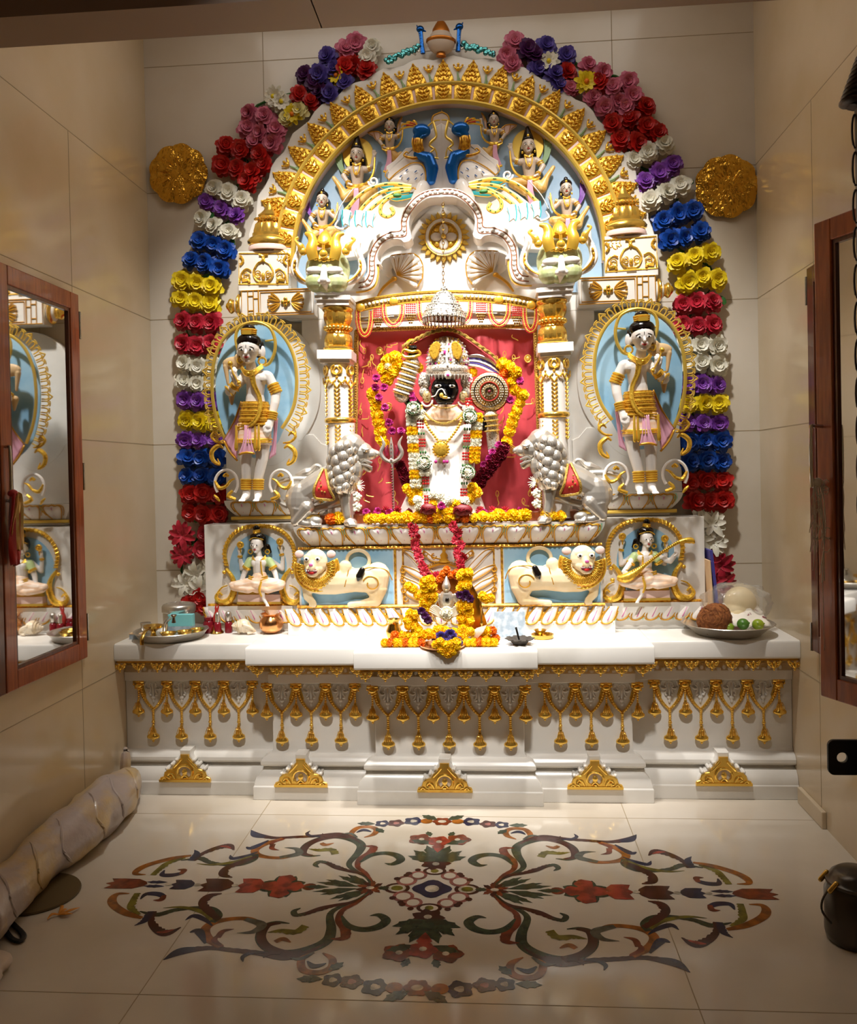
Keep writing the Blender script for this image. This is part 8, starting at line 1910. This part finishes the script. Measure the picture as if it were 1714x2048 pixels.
# two booklets leaning on the pedestal end
for nm, mt, xb_, xt, zt2, th, lb in (('booklet', 'book_tan', .872, .8445, .255, .008, 'tan edged booklet leaning on the pedestal behind the coconut'), ('booklet', 'book_purple', .895, .8535, .290, .011, 'purple spotted booklet leaning behind the coconut')):
    yb_ = -.20 if 'tan' in mt else -.185; t = thing(nm, lb, 'book', (xb_, yb_, ZS)); x0_, x1_ = xb_+.085, xt+.098; g = G(); vs = []
    for y in (yb_-.03, yb_+.12):
        for (xa_, z_) in ((x0_, ZS), (x0_+th, ZS), (x1_+th, ZS+zt2), (x1_, ZS+zt2)): vs.append((xa_, y, z_))
    g.add(vs, [(0, 1, 2, 3), (4, 5, 6, 7), (0, 1, 5, 4), (1, 2, 6, 5), (2, 3, 7, 6), (3, 0, 4, 7)]); obj('cover', g, mt, t, smooth=False, bevel=.001)

# ================================================================ things on the floor and along the walls
# long wrapped bundle along the left wall
t = thing('wrapped_bundle', 'long bundle wrapped in cloudy plastic lying along the left wall', 'bundle', (-1.12, -.9, 0))
g = G(); n, m_ = 26, 60; vs = []; fs = []
for i in range(m_+1):
    a = i/m_; y = -.40-1.05*a; R = (.050+.028*min(1, a*2.2)+.012*math.sin(a*7))*(1 if i not in (0,) else .5)
    for j in range(n):
        b = 2*PI*j/n; d = noise.noise(Vector((math.cos(b)*1.5, math.sin(b)*1.5, a*9)))*.016+noise.noise(Vector((math.cos(b)*4, math.sin(b)*4, a*26)))*.005
        x = -1.200+R*1.02+(R+d)*math.cos(b)*1.0; z = R*1.02+(R+d)*math.sin(b)*1.02; vs.append((max(x, -1.199), y, max(z, .001)))
for i in range(m_):
    for j in range(n): fs.append((i*n+j, i*n+(j+1) % n, (i+1)*n+(j+1) % n, (i+1)*n+j))
fs += [tuple(range(n)), tuple(m_*n+j for j in range(n))]; g.add(vs, fs); obj('wrapping', g, 'sack', t, auto=None)
for i in range(6):
    g = G(); a = .10+.15*i; pts = []
    for q in range(9):
        b = math.radians(-40+17*q); aa = a+.05*math.sin(q*.5)+.02*(i % 2)*q/8; R = .050+.028*min(1, aa*2.2)+.012*math.sin(aa*7); nz_ = noise.noise(Vector((math.cos(b)*1.5, math.sin(b)*1.5, aa*9)))*.016
        pts.append((-1.200+R*1.02+(R+nz_)*math.cos(b), -.40-1.05*aa, R*1.02+(R+nz_)*math.sin(b)*1.02))
    g.tube(pts, [.001, .004, .005, .005, .004, .005, .005, .004, .001], 6, k=2)
    obj('fold', g, 'sack', t)
g = G(); g.tube([(-1.17, -.405, .10), (-1.165, -.41, .15), (-1.17, -.40, .18)], [.02, .018, .006], 8, k=3); obj('twisted_end', g, 'sack', t)
# brown disc, orange petals, black strap
p = (-1.105, -1.13, 0); p = (at(70, 1790, Z=0).x, at(70, 1790, Z=0).y, 0); t = thing('brown_disc', 'flat dull brown round plate lying on the floor at the left', 'disc', p); lobj('plate', [(.001, .0005), (.118, .0005), (.120, .003), (.118, .007), (.001, .007)], 'disc_brown', t, p, 56)
p = at(118, 1832, Z=0); t = thing('withered_petals', 'curled orange petals beside the brown disc', 'petals', (p.x, p.y, 0)); g = G()
for a, L in ((1.9, .035), (.3, .045), (-.2, .035), (3.6, .025), (.9, .02)): g.tube([(p.x, p.y, .004), (p.x+L*.6*math.cos(a), p.y+L*.9*math.sin(a), .010), (p.x+L*math.cos(a+.3), p.y+L*1.5*math.sin(a+.3), .004)], [.003, .005, .001], 6, k=3, flat=.5)
obj('petals', g, 'orange_petal', t)
t = thing('black_strap', 'looped black strap at the left edge of the floor', 'strap', (at(20, 1850, Z=0).x, at(20, 1850, Z=0).y, 0))
q = [at(x, y, Z=.006) for x, y in ((-40, 1800), (0, 1812), (18, 1840), (46, 1868), (40, 1882), (22, 1876), (0, 1850), (-40, 1835))]; g = G(); g.tube([tuple(v) for v in q], .0075, 8, k=4, flat=.6); obj('strap', g, 'black_matt', t)
t = thing('grey_cloth', 'crumpled pale lilac cloth at the left edge of the floor', 'cloth', (-1.1, -1.5, 0)); g = G(); pp = at(-70, 2010, Z=0)
for i in range(5): g.ball((pp.x-.02+.012*math.sin(i*2), pp.y+.12-.06*i, .02), (.055, .05, .022), 12, 8)
blob('cloth', g, .004, 'petal_pink' if 0 else 'body_grey', t, 3)
# steel pail
p = (at(1712, 1880, Z=0).x, at(1712, 1880, Z=0).y, 0); t = thing('steel_pail', 'dark lidded steel pail with wire handle at the right edge', 'pail', p)
lobj('body', [(.001, 0), (.058, 0), (.066, .004), (.070, .02), (.070, .120), (.064, .128), (.062, .134), (.066, .138), (.001, .138)], 'pail', t, p, 40); lobj('lid', [(.066, .138), (.067, .146), (.060, .150), (.055, .160), (.040, .170), (.012, .174), (.001, .175)], 'pail', t, p, 40)
g = G(); g.tube([(p[0]-.068, p[1]-.02, .135), (p[0]-.088, p[1]-.03, .110), (p[0]-.090, p[1]-.035, .085), (p[0]-.072, p[1]-.04, .060)], .0028, 6, k=4); obj('wire_handle', g, 'pail', t)
for s in (1, -1): g = G(); g.cap((p[0]-.055, p[1]-.03*s, .150), (p[0]-.070, p[1]-.03*s, .132), .006, .006); obj('clip', g, 'brass', t)
# carved post at the right edge with a black mount
xp = at(1724, 1000, -1.6).x; t = thing('carved_post', 'dark carved wooden post with rolled top at the right edge', 'post', (xp, -1.62, 0))
g = G(); g.box((xp-.004, -1.66, 0), (xp+.05, -1.60, 1.87)); obj('shaft', g, 'carved_dark', t, smooth=False)
g = G()
for i in range(14): z = .84+i*.075; g.tube([(xp-.008, -1.605+0*math.cos(a), z+.034*math.sin(a)) if 0 else (xp-.004+.006*math.cos(a), -1.603, z+.034*math.sin(a)) for a in [2*PI*j/14 for j in range(14)]], .0022, 5, closed=True)
obj('oval_carving', g, 'carved_dark', t)
g = G(); a = at(1690, 208, -1.6); b = at(1722, 120, -1.6)
for i in range(9): q = Vector(a).lerp(Vector(b), i/8); g.ball((q.x+.006, -1.61, q.z), (.020, .030, .010), 14, 7)
g.tube([(a.x+.012, -1.61, a.z-.012), (b.x+.012, -1.61, b.z+.02)], .016, 10); obj('rolled_top', g, 'carved_dark', t)
t = thing('black_mount', 'black rounded plate with a round hole fixed to the carved post', 'plate', (xp-.03, -1.605, .55)); x0_, x1_ = at(1656, 1515, -1.605).x, xp+.03; z0_, z1_ = at(1690, 1550, -1.605).z, at(1690, 1480, -1.605).z; rr_ = .012
def rrect(x0, x1, z0, z1, r): 
    o = []
    for cx_, cz_, a0 in ((x0+r, z0+r, PI), (x1-r, z0+r, 1.5*PI), (x1-r, z1-r, 0), (x0+r, z1-r, .5*PI)):
        for i in range(6): a = a0+i*PI/10; o.append((cx_+r*math.cos(a), cz_+r*math.sin(a)))
    return o
hc = at(1684, 1515, -1.605); g = G(); g.plate(rrect(x0_, x1_, z0_, z1_, rr_), 1.5995, 1.607, .001, holes=([(hc.x+.0105*math.cos(2*PI*i/20), hc.z+.0105*math.sin(2*PI*i/20)) for i in range(20)],), plane=pl); obj('plate', g, 'black_matt', t, smooth=False)
# threads on the right door handle
t = thing('tied_threads', 'tangle of pale threads hanging from the steel handle of the right glass door', 'threads', (1.0, -1.16, 1.1)); g = G(); rr = random.Random(4); hx, hy, hz = d2h = (.985, -1.165, 1.10)
for i in range(16):
    L = rr.uniform(.08, .26); x_ = hx+rr.uniform(-.012, .020); g.tube([(hx+.004, hy, hz+.01), (x_, hy-.006, hz-.02), (x_+rr.uniform(-.010, .012), hy-.004, hz-L*.5), (x_+rr.uniform(-.014, .014), hy-.004, hz-L)], .0011, 4, k=4)
for i in range(7): cx_, cz_, r = hx+rr.uniform(-.005, .025), hz-rr.uniform(.0, .16), rr.uniform(.01, .022); g.tube([(cx_+r*.6*math.cos(a), hy-.006, cz_+r*math.sin(a)) for a in [2*PI*j/12 for j in range(12)]], .0011, 4, closed=True)
g.tube([(hx+.012, hy-.003, hz-.2), (hx+.014, hy-.003, hz-.42)], .0008, 4); obj('threads', g, 'thread', t); g = G(); g.ball((hx+.004, hy-.002, hz+.004), (.012, .010, .012), 10, 6); obj('knot', g, 'thread', t)
